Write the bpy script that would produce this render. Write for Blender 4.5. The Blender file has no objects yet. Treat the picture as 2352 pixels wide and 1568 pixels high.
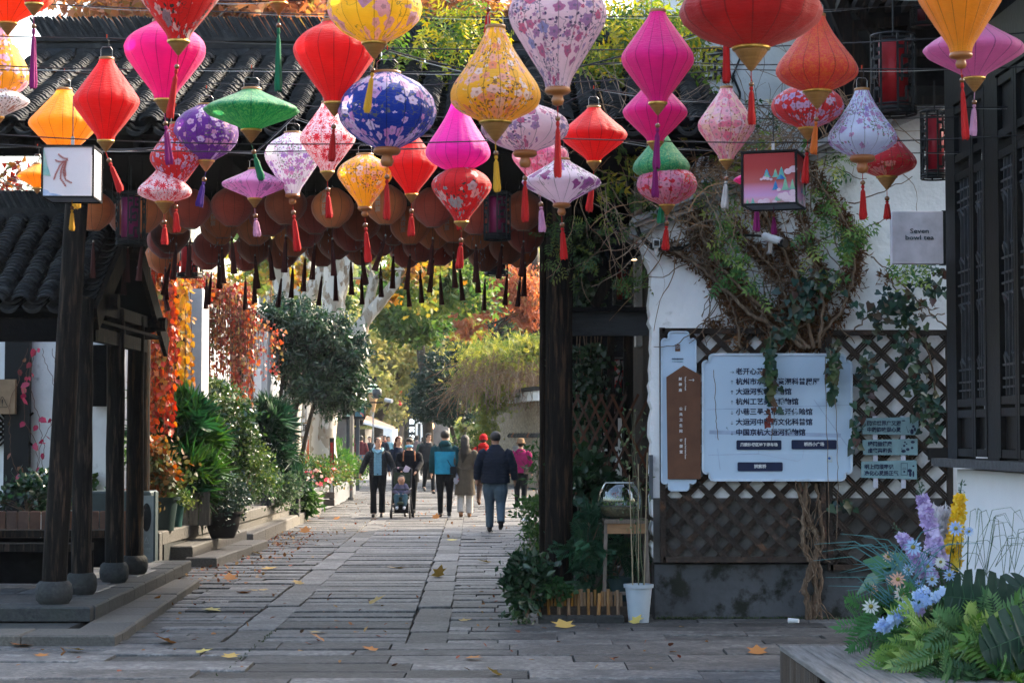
import bpy, math, random
import numpy as np
from mathutils import Vector, Matrix
R=math.radians
random.seed(7); rng=np.random.default_rng(7)
S=bpy.context.scene; C=S.collection
# ---------------------------------------------------------------- camera
F=4573.0; CX,CY=1176.0,784.0; PITCH=math.atan(216/F); CAMZ=1.65
cd=bpy.data.cameras.new('camera'); cam=bpy.data.objects.new('camera',cd); C.objects.link(cam)
cam.location=(0,0,CAMZ); cam.rotation_euler=(R(90)+PITCH,0,0)
cd.sensor_width=36; cd.lens=36*F/2352; cd.clip_end=2000; cd.clip_start=.1
cd.dof.use_dof=True; cd.dof.focus_distance=20; cd.dof.aperture_fstop=11.0
S.camera=cam
# ---------------------------------------------------------------- light
SUN_AZ,SUN_EL=R(52),R(36)          # azimuth clockwise from +Y
W=bpy.data.worlds.new('World'); S.world=W; W.use_nodes=True
nt=W.node_tree; nt.nodes.clear()
sk=nt.nodes.new('ShaderNodeTexSky'); sk.sky_type='NISHITA'; sk.sun_disc=False
sk.sun_elevation=SUN_EL; sk.sun_rotation=SUN_AZ; sk.air_density=1.3; sk.dust_density=5.0; sk.ozone_density=.5
bg=nt.nodes.new('ShaderNodeBackground'); bg.inputs[1].default_value=.15
wo=nt.nodes.new('ShaderNodeOutputWorld'); nt.links.new(sk.outputs[0],bg.inputs[0]); nt.links.new(bg.outputs[0],wo.inputs[0])
sd=bpy.data.lights.new('sun','SUN'); sd.energy=2.3; sd.angle=R(.5); sd.color=(1,.86,.66)
sun=bpy.data.objects.new('sun',sd); C.objects.link(sun)
sv=Vector((math.sin(SUN_AZ)*math.cos(SUN_EL),math.cos(SUN_AZ)*math.cos(SUN_EL),math.sin(SUN_EL)))
sun.rotation_euler=sv.to_track_quat('Z','Y').to_euler(); sun.location=(10,10,30)
S.view_settings.view_transform='Standard'; S.view_settings.look='None'; S.view_settings.gamma=1
S.view_settings.use_curve_mapping=False; S.view_settings.exposure=2.3
S.cycles.max_bounces=6; S.cycles.diffuse_bounces=3; S.cycles.transparent_max_bounces=8
S.cycles.use_denoising=True; S.cycles.volume_bounces=0
S.cycles.sample_clamp_indirect=6
# ---------------------------------------------------------------- picture <-> place
fw=Vector((0,math.cos(PITCH),math.sin(PITCH))); up=Vector((0,-math.sin(PITCH),math.cos(PITCH)))
def ray(x,y): return fw*F+Vector((x-CX,0,0))+up*(CY-y)
def P(x,y,D):
    r=ray(x,y); t=D/r.y; return Vector((r.x*t,D,CAMZ+r.z*t))
def G(x,y,z=0.0):
    r=ray(x,y); t=(z-CAMZ)/r.z; return Vector((r.x*t,r.y*t,z))
def px(n,D): return n*D/F
# ---------------------------------------------------------------- materials
MATS={}
def _nodes(name):
    m=bpy.data.materials.new(name); m.use_nodes=True; n=m.node_tree; n.nodes.clear()
    o=n.nodes.new('ShaderNodeOutputMaterial'); MATS[name]=m
    return m,n,o
def N(n,t,ins=None,**kw):
    k=n.nodes.new(t)
    for a,b in kw.items(): setattr(k,a,b)
    for a,b in (ins or {}).items():
        if isinstance(b,bpy.types.NodeSocket): n.links.new(b,k.inputs[a])
        else: k.inputs[a].default_value=b
    return k
def c4(c): return (c[0],c[1],c[2],1)
def mixc(n,f,a,b,bt='MIX'):
    k=n.nodes.new('ShaderNodeMix'); k.data_type='RGBA'; k.blend_type=bt
    for i,v in ((0,f),(6,a),(7,b)):
        if isinstance(v,bpy.types.NodeSocket): n.links.new(v,k.inputs[i])
        else: k.inputs[i].default_value=c4(v) if i else v
    return k.outputs[2]
def math_(n,op,a,b=0.0,c=None,clamp=False):
    k=n.nodes.new('ShaderNodeMath'); k.operation=op; k.use_clamp=clamp
    for i,v in enumerate((a,b,c)):
        if v is None: continue
        if isinstance(v,bpy.types.NodeSocket): n.links.new(v,k.inputs[i])
        else: k.inputs[i].default_value=v
    return k.outputs[0]
def stepr(n,v,a,b):
    k=N(n,'ShaderNodeMapRange',{0:v,1:a,2:b,3:0.0,4:1.0},clamp=True); return k.outputs[0]
def M(name,col,col2=None,rough=.8,scale=6,bump=.15,bscale=60,rand=0.0,metal=0,transl=0,stretch=None,spec=.3,attr=False,coat=0,
      col3=None,scale3=2.0,t3=(.55,.7),contrast=(.35,.65),emit=None):
    if name in MATS: return MATS[name]
    m,n,o=_nodes(name)
    tc=N(n,'ShaderNodeTexCoord'); v=tc.outputs['Object']
    if stretch: v=N(n,'ShaderNodeMapping',{0:v,3:stretch}).outputs[0]
    oi=N(n,'ShaderNodeObjectInfo')
    if rand: v=N(n,'ShaderNodeVectorMath',{0:v,1:N(n,'ShaderNodeVectorMath',{0:oi.outputs['Random'],1:(37.0,71.0,13.0)},operation='MULTIPLY').outputs[0]},operation='ADD').outputs[0]
    nz=N(n,'ShaderNodeTexNoise',{'Vector':v,'Scale':scale,'Detail':6.0,'Roughness':.6})
    f=stepr(n,nz.outputs[0],*contrast)
    c2=col2 or tuple(x*.72 for x in col)
    c=mixc(n,f,col,c2)
    if col3:
        n3=N(n,'ShaderNodeTexNoise',{'Vector':v,'Scale':scale3,'Detail':8.0,'Roughness':.65})
        c=mixc(n,stepr(n,n3.outputs[0],*t3),c,col3)
    if rand or attr:
        rv=N(n,'ShaderNodeAttribute',attribute_name='rnd').outputs['Fac'] if attr else oi.outputs['Random']
        val=N(n,'ShaderNodeMapRange',{0:rv,3:1-(rand or .3),4:1+(rand or .3)}).outputs[0]
        c=N(n,'ShaderNodeHueSaturation',{'Color':c,'Value':val,'Saturation':N(n,'ShaderNodeMapRange',{0:math_(n,'FRACT',math_(n,'MULTIPLY',rv,7.3)),3:.75,4:1.25}).outputs[0]}).outputs[0]
    b=N(n,'ShaderNodeBsdfPrincipled',{'Base Color':c,'Roughness':rough,'Metallic':metal,'Specular IOR Level':spec,'Coat Weight':coat})
    if emit: b.inputs['Emission Color'].default_value=c4(emit[0]); b.inputs['Emission Strength'].default_value=emit[1]
    if bump:
        bz=N(n,'ShaderNodeTexNoise',{'Vector':v,'Scale':bscale,'Detail':4.0})
        bp=N(n,'ShaderNodeBump',{'Strength':bump,'Distance':.02,'Height':bz.outputs[0]})
        n.links.new(bp.outputs[0],b.inputs['Normal'])
    sh=b.outputs[0]
    if transl:
        t=N(n,'ShaderNodeBsdfTranslucent',{'Color':c}); sh=N(n,'ShaderNodeMixShader',{0:transl,1:sh,2:t.outputs[0]}).outputs[0]
    n.links.new(sh,o.inputs[0]); return m
def leafmat(name,cols,transl=.45,rough=.5,spec=.35):
    if name in MATS: return MATS[name]
    m,n,o=_nodes(name)
    a=N(n,'ShaderNodeAttribute',attribute_name='rnd').outputs['Fac']
    kf=1.0 if any(w in name for w in ('petal','plume','rose','fallen','litter','creep','plane','rust','far_','fern_','strap')) else .62
    cols=[tuple(q*kf for q in c) for c in cols]
    r=N(n,'ShaderNodeValToRGB',{0:a}); e=r.color_ramp.elements
    for i,c in enumerate(cols):
        p=i/(len(cols)-1)
        q=e[0] if i==0 else (e[-1] if i==len(cols)-1 else e.new(p))
        q.color=c4(c)
    for q,i in ((e[0],0),(e[-1],1)): q.position=i
    b=N(n,'ShaderNodeBsdfPrincipled',{'Base Color':r.outputs[0],'Roughness':rough,'Specular IOR Level':spec})
    t=N(n,'ShaderNodeBsdfTranslucent',{'Color':N(n,'ShaderNodeHueSaturation',{'Color':r.outputs[0],'Saturation':1.1,'Value':1.2}).outputs[0]})
    n.links.new(N(n,'ShaderNodeMixShader',{0:transl,1:b.outputs[0],2:t.outputs[0]}).outputs[0],o.inputs[0]); return m
# ---------------------------------------------------------------- things and parts
def thing(name,label,cat,loc=(0,0,0),rz=0,group=None,kind=None):
    o=bpy.data.objects.new(name,None); o.empty_display_size=.1; C.objects.link(o)
    o.location=loc; o.rotation_euler=(0,0,rz); tag(o,label,cat,group,kind); return o
def tag(o,label=None,cat=None,group=None,kind=None):
    if label: o['label']=label
    if cat: o['category']=cat
    if group: o['group']=group
    if kind: o['kind']=kind
    return o
def wloc(o):
    v=Vector((0,0,0))
    while o: v+=Vector(o.location); o=o.parent
    return v
def link(name,me,mat,parent=None,world=False):
    if mat is not None and not me.materials:
        for q in (mat if isinstance(mat,(list,tuple)) else [mat]): me.materials.append(q)
    o=bpy.data.objects.new(name,me); C.objects.link(o)
    if parent is not None:
        if world: me.transform(Matrix.Translation(-wloc(parent)))
        o.parent=parent
    return o
class MB:
    def __init__(s): s.v=[]; s.f=[]; s.m=[]; s.cm=0; s.r=[]; s.cr=None
    def add(s,vs,fs):
        k=len(s.v); s.v+= [tuple(v) for v in vs]; s.f+=[tuple(i+k for i in f) for f in fs]; s.m+=[s.cm]*len(fs)
        if s.cr is not None: s.r+=[s.cr]*len(vs)
        return s
    def box(s,c,d,rot=None,taper=1.0):
        x,y,z=d[0]/2,d[1]/2,d[2]/2; t=taper
        vs=[Vector(q) for q in ((-x,-y,-z),(x,-y,-z),(x,y,-z),(-x,y,-z),(-x*t,-y*t,z),(x*t,-y*t,z),(x*t,y*t,z),(-x*t,y*t,z))]
        if rot is not None: vs=[rot@q for q in vs]
        c=Vector(c); return s.add([q+c for q in vs],[(0,3,2,1),(4,5,6,7),(0,1,5,4),(1,2,6,5),(2,3,7,6),(3,0,4,7)])
    def bbox(s,c,d,b=.01,rot=None):   # box with chamfered top edges
        x,y,z=d[0]/2,d[1]/2,d[2]/2
        vs=[]
        for (e,h) in ((0,-z),(0,z-b),(b,z)):
            vs+=[Vector((-x+e,-y+e,h)),Vector((x-e,-y+e,h)),Vector((x-e,y-e,h)),Vector((-x+e,y-e,h))]
        if rot is not None: vs=[rot@q for q in vs]
        c=Vector(c); fs=[(0,3,2,1),(8,9,10,11)]
        for k in (0,4):
            for i in range(4): j=(i+1)%4; fs.append((k+i,k+j,k+4+j,k+4+i))
        return s.add([q+c for q in vs],fs)
    def beam(s,a,b,w,h,upv=(0,0,1)):
        a=Vector(a);b=Vector(b); d=(b-a); L=d.length
        if L<1e-6: return s
        d/=L; u=Vector(upv)
        if abs(d.dot(u))>.98: u=Vector((0,1,0))
        r=d.cross(u).normalized(); u=r.cross(d)
        vs=[]
        for p in (a,b):
            for i,j in ((-1,-1),(1,-1),(1,1),(-1,1)): vs.append(p+r*(w/2*i)+u*(h/2*j))
        return s.add(vs,[(0,3,2,1),(4,5,6,7),(0,1,5,4),(1,2,6,5),(2,3,7,6),(3,0,4,7)])
    def tube(s,pts,rad,n=6,caps=True,ell=None,roundcap=False,ey=1.0):
        pts=[Vector(p) for p in pts]; m=len(pts)
        if not hasattr(rad,'__len__'): rad=[rad]*m
        if roundcap and m>1:
            d0=(pts[0]-pts[1]).normalized(); d1=(pts[-1]-pts[-2]).normalized()
            pts=[pts[0]+d0*rad[0]*.85,pts[0]+d0*rad[0]*.5]+pts+[pts[-1]+d1*rad[-1]*.5,pts[-1]+d1*rad[-1]*.85]
            rad=[rad[0]*.4,rad[0]*.85]+list(rad)+[rad[-1]*.85,rad[-1]*.4]; m+=4
        u=None; vs=[]
        for i,p in enumerate(pts):
            d=(pts[min(i+1,m-1)]-pts[max(i-1,0)])
            if d.length<1e-9: d=Vector((0,0,1))
            d.normalize()
            if u is None:
                a=Vector((0,1,0)) if abs(d.y)<.9 else Vector((1,0,0)); u=(a-d*a.dot(d)).normalized()
            else:
                u=u-d*u.dot(d)
                if u.length<1e-6: u=d.orthogonal()
                u.normalize()
            w=d.cross(u)
            for k in range(n):
                t=2*math.pi*k/n; vs.append(p+(u*math.cos(t)*ey+w*math.sin(t)*(ell or 1))*rad[i])
        fs=[]
        for i in range(m-1):
            for k in range(n):
                k2=(k+1)%n; fs.append((i*n+k,i*n+k2,(i+1)*n+k2,(i+1)*n+k))
        if caps: fs+=[tuple(range(n-1,-1,-1)),tuple((m-1)*n+k for k in range(n))]
        return s.add(vs,fs)
    def lathe(s,prof,n=16,c=(0,0,0),caps=True,sx=1,sy=1,wob=None):
        c=Vector(c); vs=[];m=len(prof)
        for (r,z) in prof:
            for k in range(n):
                t=2*math.pi*k/n; rr=r*(wob(k,n,z) if wob else 1)
                vs.append(c+Vector((rr*math.cos(t)*sx,rr*math.sin(t)*sy,z)))
        fs=[]
        up_=prof[-1][1]>prof[0][1]
        for i in range(m-1):
            for k in range(n):
                k2=(k+1)%n; q=(i*n+k,i*n+k2,(i+1)*n+k2,(i+1)*n+k); fs.append(q if up_ else q[::-1])
        if caps:
            a=tuple(range(n-1,-1,-1)); b=tuple((m-1)*n+k for k in range(n)); fs+= [a,b] if up_ else [a[::-1],b[::-1]]
        return s.add(vs,fs)
    def ball(s,c,r,n=10,m=7,sc=(1,1,1)):
        pr=[(max(r*math.sin(math.pi*i/m),r*.02)*1.0,-r*math.cos(math.pi*i/m)*sc[2]) for i in range(m+1)]
        return s.lathe(pr,n,c,True,sc[0],sc[1])
    def torus(s,c,r,t,n=20,m=6,axis='z',arc=1.0):
        pts=[]
        for i in range(n+1):
            a=2*math.pi*arc*i/n
            q={'z':(r*math.cos(a),r*math.sin(a),0),'y':(r*math.cos(a),0,r*math.sin(a)),'x':(0,r*math.cos(a),r*math.sin(a))}[axis]
            pts.append(Vector(c)+Vector(q))
        return s.tube(pts,t,m,caps=arc<1)
    def prism(s,poly,a,b):   # poly: list of (u,w); a,b: functions -> Vector for back / front
        n=len(poly); vs=[a(*p) for p in poly]+[b(*p) for p in poly]
        fs=[tuple(range(n)),tuple(range(2*n-1,n-1,-1))]+[(i,i+n,(i+1)%n+n,(i+1)%n) for i in range(n)]
        return s.add(vs,fs)
    def mesh(s,name='m',smooth=False):
        me=bpy.data.meshes.new(name); me.from_pydata(s.v,[],s.f)
        if any(s.m): me.polygons.foreach_set('material_index',s.m)
        if smooth: me.polygons.foreach_set('use_smooth',[True]*len(me.polygons))
        if s.cr is not None and len(s.r)==len(s.v):
            a=me.attributes.new('rnd','FLOAT','POINT'); a.data.foreach_set('value',s.r)
        me.update(); return me
    def build(s,name,mat,parent=None,world=False,smooth=False,label=None,kind=None):
        me=s.mesh(name,smooth)
        o=link(name,me,mat,parent,world)
        if label: o['label']=label
        if kind: o['kind']=kind
        return o
def autosmooth(o,ang=35):
    me=o.data; me.polygons.foreach_set('use_smooth',[True]*len(me.polygons))
    try: me.set_sharp_from_angle(angle=R(ang))
    except Exception: pass
    return o
# ---------------------------------------------------------------- leaves
def _sh(v,f): return np.array(v,float),np.array(f,int)
SH={}
SH['oval']=_sh([(0,0,0),(.27,.45,.09),(0,1,-.05),(-.27,.45,.09)],[(0,1,2),(0,2,3)])
SH['long']=_sh([(0,0,0),(.14,.45,.05),(0,1,-.12),(-.14,.45,.05)],[(0,1,2),(0,2,3)])
SH['heart']=_sh([(0,.08,0),(.3,-.05,.04),(.42,.25,.08),(0,1,-.06),(-.42,.25,.08),(-.3,-.05,.04)],[(0,1,2),(0,2,3),(0,3,4),(0,4,5)])
SH['hex']=_sh([(0,0,0),(.3,.2,.06),(.34,.6,.06),(0,1,-.08),(-.34,.6,.06),(-.3,.2,.06)],[(0,1,2),(0,2,3),(0,3,4),(0,4,5)])
def _maple():
    v=[(0,.35,0)]; a0=-math.pi/2
    pts=[(0,0),(.25,.02),(.62,.12),(.38,.34),(.66,.66),(.28,.62),(0,1.05),(-.28,.62),(-.66,.66),(-.38,.34),(-.62,.12),(-.25,.02)]
    v+=[(x,y,.10*abs(x)-.05*y) for x,y in pts]; n=len(pts)
    return _sh(v,[(0,i+1,(i+1)%n+1) for i in range(n)])
SH['maple']=_maple()
def _pinn(k=4,ll=.34,lw=.1,end=True):
    v=[];f=[]
    for i in range(k):
        y=.12+.75*i/(k-1)
        for sgn in (-1,1):
            b=len(v); L=ll*(1-.35*abs(i/(k-1)-.3))
            v+=[(0,y,0),(sgn*L*.5,y+lw*.2+.02,.03),(sgn*L,y+.16,-.06),(sgn*L*.45,y+lw+.06,.02)]; f+=[(b,b+1,b+2),(b,b+2,b+3)]
    b=len(v); v+=[(0,.86,0),(.08,1.0,.02),(0,1.2,-.08),(-.08,1.0,.02)]; f+=[(b,b+1,b+2),(b,b+2,b+3)]
    b=len(v); v+=[(-.008,0,0),(.008,0,0),(0,.9,0)]; f+=[(b,b+1,b+2)]
    return _sh(v,f)
SH['pinnate']=_pinn(); SH['fern']=_pinn(9,.34,.05)
def _fan(k=8):
    v=[];f=[]
    for i in range(k):
        a=R(-72+144*i/(k-1)); d=(math.sin(a),math.cos(a)); p=(-d[1],d[0]); b=len(v)
        v+=[(0,0,0),(d[0]*.5+p[0]*.045,d[1]*.5+p[1]*.045,.05),(d[0],d[1],-.18),(d[0]*.5-p[0]*.045,d[1]*.5-p[1]*.045,.05)]; f+=[(b,b+1,b+2),(b,b+2,b+3)]
    return _sh(v,f)
SH['fan']=_fan()
def _flower(k,w=.3,lift=.15):
    v=[];f=[]
    for i in range(k):
        a=2*math.pi*i/k; d=(math.sin(a),math.cos(a)); p=(-d[1],d[0]); b=len(v)
        v+=[(0,0,0),(d[0]*.6+p[0]*w,d[1]*.6+p[1]*w,lift),(d[0],d[1],lift*1.1),(d[0]*.6-p[0]*w,d[1]*.6-p[1]*w,lift)]; f+=[(b,b+1,b+2),(b,b+2,b+3)]
    return _sh(v,f)
SH['flower5']=_flower(5,.36,.22); SH['daisy']=_flower(11,.13,.1)
def scatter(name,pos,size,shape,mat,parent=None,dirs=None,bias=(0,0,0),bw=0.5,sizevar=.35,rnd=None,world=True,label=None,kind=None,nrm=None,nw=0.0):
    """many leaf-sized faces as one mesh; dirs: base growing direction"""
    pos=np.asarray(pos,float); n=len(pos)
    bv,bf=SH[shape]
    d=rng.normal(size=(n,3)); d/=np.linalg.norm(d,axis=1)[:,None]
    if dirs is not None: d=d*(1-bw)+np.asarray(dirs,float)*bw*1.5
    d=d+np.array(bias); d/=np.linalg.norm(d,axis=1)[:,None]+1e-9
    q=rng.normal(size=(n,3))*(1-nw)
    if nrm is not None: q=q+np.asarray(nrm,float)*nw*2
    q-=d*np.sum(q*d,1)[:,None]; q/=np.linalg.norm(q,axis=1)[:,None]+1e-9
    x=np.cross(d,q)
    s=np.asarray(size)*(1+sizevar*(rng.random(n)*2-1))
    V=(pos[:,None,:]+s[:,None,None]*(bv[None,:,0:1]*x[:,None,:]+bv[None,:,1:2]*d[:,None,:]+bv[None,:,2:3]*q[:,None,:])).reshape(-1,3)
    k=len(bv); Fc=(bf[None]+np.arange(n)[:,None,None]*k).reshape(-1,3)
    me=bpy.data.meshes.new(name); me.vertices.add(len(V)); me.vertices.foreach_set('co',V.ravel())
    me.loops.add(Fc.size); me.loops.foreach_set('vertex_index',Fc.ravel().astype(np.int32))
    me.polygons.add(len(Fc)); me.polygons.foreach_set('loop_start',np.arange(0,Fc.size,3,dtype=np.int32)); me.polygons.foreach_set('loop_total',np.full(len(Fc),3,dtype=np.int32))
    me.update(calc_edges=True)
    r=rng.random(n) if rnd is None else np.asarray(rnd,float)
    a=me.attributes.new('rnd','FLOAT','POINT'); a.data.foreach_set('value',np.repeat(np.clip(r,0,1),k).astype(np.float32))
    o=link(name,me,mat,parent,world)
    if label: o['label']=label
    if kind: o['kind']=kind
    return o
def clumps(c,rad,nc,npc,cs=.22,shell=.55,seed=None,flat=0):
    """points of a crown: nc clumps of npc leaves spread in an ellipsoid"""
    g=np.random.default_rng(seed if seed is not None else rng.integers(1e9))
    c=np.array(c,float); rad=np.array(rad,float)
    u=g.normal(size=(nc,3)); u/=np.linalg.norm(u,axis=1)[:,None]
    rr=(shell+(1-shell)*g.random(nc))**1.0*(1+.16*np.sin(u[:,0]*5+u[:,2]*4))
    cc=c+u*rr[:,None]*rad
    pts=np.repeat(cc,npc,0)+g.normal(size=(nc*npc,3))*rad.mean()*cs*np.array([1,1,.7])*np.repeat(.5+g.random(nc),npc)[:,None]
    cr=np.repeat(g.random(nc),npc)
    return cc,pts,cr
def tex_text(s,size,loc,mat,parent,rot=(R(90),0,0),align='LEFT',bold=0.0,extrude=0.001,world=True,name='lettering',sx=1.0,spacing=1.0):
    cu=bpy.data.curves.new('t','FONT'); cu.body=s; cu.size=size; cu.align_x=align; cu.align_y='CENTER'
    cu.extrude=extrude; cu.offset=bold; cu.resolution_u=2; cu.space_character=spacing
    o=bpy.data.objects.new('t',cu); C.objects.link(o)
    dg=bpy.context.evaluated_depsgraph_get(); me=bpy.data.meshes.new_from_object(o.evaluated_get(dg))
    bpy.data.objects.remove(o); bpy.data.curves.remove(cu)
    me.materials.clear()
    me.transform(Matrix.Translation(Vector(loc))@Matrix.Rotation(rot[2],4,'Z')@Matrix.Rotation(rot[0],4,'X')@Matrix.Rotation(rot[1],4,'Z')@Matrix.Diagonal((sx,1,1,1)))
    return link(name,me,mat,parent,world)
def remesh(mb,voxel,smooth=2,name='body'):
    me=mb.mesh(name); o=bpy.data.objects.new('tmp',me); C.objects.link(o)
    md=o.modifiers.new('r','REMESH'); md.mode='VOXEL'; md.voxel_size=voxel
    if smooth: ms=o.modifiers.new('s','SMOOTH'); ms.iterations=smooth; ms.factor=.5
    dg=bpy.context.evaluated_depsgraph_get(); m2=bpy.data.meshes.new_from_object(o.evaluated_get(dg))
    bpy.data.objects.remove(o); bpy.data.meshes.remove(me)
    m2.polygons.foreach_set('use_smooth',[True]*len(m2.polygons)); m2.name=name
    return m2
def copy_thing(r,loc,rz=0,label=None,parent=None):
    c=r.copy(); C.objects.link(c)
    if parent is None: c.location=loc; c.rotation_euler=(0,0,rz)
    else: c.parent=parent
    if label: c['label']=label
    for ch in list(r.children): copy_thing(ch,None,0,None,c)
    return c
# shared materials
wood_dark=M('dark_wood',(.011,.009,.008),(.004,.0035,.0035),rough=.7,scale=5,stretch=(9,9,.8),bump=.4,bscale=14,rand=.2,col3=(.05,.03,.019),scale3=3,t3=(.52,.66),spec=.06)
wood_black=M('black_wood',(.005,.005,.006),(.0025,.0025,.003),rough=.7,scale=5,bump=.2,bscale=20,rand=.2,spec=.02)
wood_lit=M('raw_wood',(.28,.16,.08),(.18,.1,.05),rough=.7,scale=4,stretch=(1,6,6),bump=.2)  # plain brown timber, paler than the dark wood
tile_m=M('grey_tile',(.020,.023,.026),(.008,.009,.011),rough=.75,scale=9,bump=.4,bscale=35,rand=.45,spec=.15,col3=(.065,.07,.07),scale3=2.5,t3=(.55,.75))
tile_s=M('grey_tile_far',(.020,.023,.026),(.008,.009,.011),rough=.75,scale=9,bump=.4,bscale=35,col3=(.065,.07,.07),scale3=2.5,t3=(.55,.75),attr=True)
stone_p=M('paving_granite',(.165,.162,.156),(.060,.060,.062),rough=.62,scale=22,bump=1.0,bscale=30,rand=.55,col3=(.055,.055,.055),scale3=3.2,t3=(.45,.62),spec=.35,contrast=(.3,.62))
stone_s=M('paving_granite_far',(.165,.162,.156),(.060,.060,.062),rough=.62,scale=22,bump=1.0,bscale=30,rand=.55,attr=True,col3=(.055,.055,.055),scale3=3.2,t3=(.45,.62),spec=.35,contrast=(.3,.62))
stone_k=M('kerb_stone',(.12,.112,.10),(.075,.07,.062),rough=.8,scale=40,bump=.5,bscale=50,rand=.2,col3=(.07,.065,.055),scale3=3,t3=(.55,.75))
stone_d=M('dark_stone',(.045,.046,.045),(.024,.026,.027),rough=.85,scale=30,bump=.6,bscale=35,rand=.25,col3=(.035,.04,.035),scale3=3,t3=(.5,.7))
granite=M('grey_granite',(.13,.14,.155),(.08,.09,.10),rough=.7,scale=180,bump=.1,bscale=120,rand=.1)
plaster=M('white_plaster',(.78,.79,.80),(.66,.67,.68),rough=.9,scale=3,bump=.25,bscale=30,col3=(.33,.33,.32),scale3=4.5,t3=(.62,.78))
black_m=M('black_metal',(.007,.008,.010),rough=.5,bump=0,spec=.2)
soil=M('soil',(.035,.026,.02),rough=1,scale=20,bump=.6)
# ================================================================ ground
g=MB().add([(-150,-5,-.03),(150,-5,-.03),(150,420,-.03),(-150,420,-.03)],[(0,1,2,3)])
ground=g.build('ground',M('joint_dirt',(.030,.030,.028),(.02,.02,.02),rough=.95,scale=3,bump=.3)); ground['kind']='structure'
lane=bpy.data.objects.new('stone_lane',None); C.objects.link(lane); tag(lane,'lane of grey granite slabs running between the old houses',kind='structure')
slabs=[]   # (x0,x1,y0,y1,rot)
def cx_at(y): return -.0188*(y-18)
def rows(xa,xb,y0,y1,dmin,dmax,lmin,lmax,single=False,merge=None):
    y=y0
    while y<y1:
        d=random.uniform(dmin,dmax)*(1 if y<40 else 1+ (y-40)/40)
        if single: slabs.append((xa+cx_at(y),xb+cx_at(y),y,y+d))
        else:
            x=xa-random.random()*lmax*.6
            while x<xb:
                l=random.uniform(lmin,lmax)
                a=max(x,xa); b=min(x+l,xb)
                if xb-b<.22: b=xb
                if b-a>.12: slabs.append((a+cx_at(y),b+cx_at(y),y,y+d))
                x=b if b==xb else x+l
        y+=d
rows(-5.6,5.2,11.8,15.9,.36,.55,.7,1.7)
rows(-2.36,-2.04,15.9,75,.9,1.5,1,1,True)
rows(-.89,-.56,15.9,75,.9,1.5,1,1,True)
rows(-2.04,-.89,15.9,75,.22,.42,1,1,True)
rows(-5.0,-2.36,15.9,75,.24,.40,.7,1.5)
rows(-.56,4.2,15.9,18.4,.26,.42,.7,1.5)
rows(-.56,1.1,18.4,75,.26,.42,.6,1.3)
slabs=[s for s in slabs if s[3]>12.6 and abs((s[0]+s[1])/2)/(s[2])<.30]
def vis(s):
    y=(s[2]+s[3])/2; return (s[1]-s[0])*(s[3]-s[2])/y**3
def infr(s):
    y=(s[2]+s[3])/2; return abs((s[0]+s[1])/2)<.262*y and y>13.1 and not (y<18.3 and s[0]<-3.3-.3*(y-17)) and not (y>18.2 and s[0]<-4.3)
inn=sorted([s for s in slabs if infr(s)],key=vis,reverse=True); big=inn[:290]; bs=set(big); rest=[s for s in slabs if s not in bs]
def slab(mb,s):
    g_=.0065; h=random.uniform(-.009,.009); tx=random.uniform(-.004,.004); ty=random.uniform(-.005,.005)
    x0,x1,y0,y1=s[0]+g_*random.uniform(.5,1.6),s[1]-g_*random.uniform(.5,1.6),s[2]+g_*random.uniform(.5,1.8),s[3]-g_*random.uniform(.5,1.8)
    c=.008; b=-.03
    nx=max(2,int((x1-x0)/.14)); 
    def tz(x,y): return h+tx*(x-x0)/(x1-x0)+ty*(y-y0)/(y1-y0)
    # top as strip with slightly worn long edges
    vs=[];fs=[]
    for i in range(nx+1):
        x=x0+(x1-x0)*i/nx; w0=random.uniform(0,.006); w1=random.uniform(0,.006); e=c if 0<i<nx else c*2
        vs+=[(x,y0+w0,b),(x,y0+w0,tz(x,y0)-c),(x,y0+w0+e,tz(x,y0)),(x,y1-w1-e,tz(x,y1)),(x,y1-w1,tz(x,y1)-c),(x,y1-w1,b)]
    for i in range(nx):
        for k in range(5): a=i*6+k; fs.append((a,a+6,a+7,a+1))
    fs+=[(5,4,3,2,1,0)[::-1],tuple(nx*6+k for k in (5,4,3,2,1,0))]
    mb.add(vs,fs)
for s in big:
    mb=MB(); slab(mb,s); mb.build('paving_slab',stone_p,lane)
mb=MB()
for s in rest: mb.cr=random.random(); slab(mb,s)
mb.build('paving_slab',stone_s,lane,kind='stuff')
far=MB(); y=75
far.add([(-8,75,-.012),(6,75,-.012),(6,260,-.012),(-8,260,-.012)],[(0,1,2,3)]); o=far.build('far_pavement',M('far_paving',(.17,.18,.18),(.12,.12,.12),scale=2,bump=.2,bscale=5)); o['kind']='structure'
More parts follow.
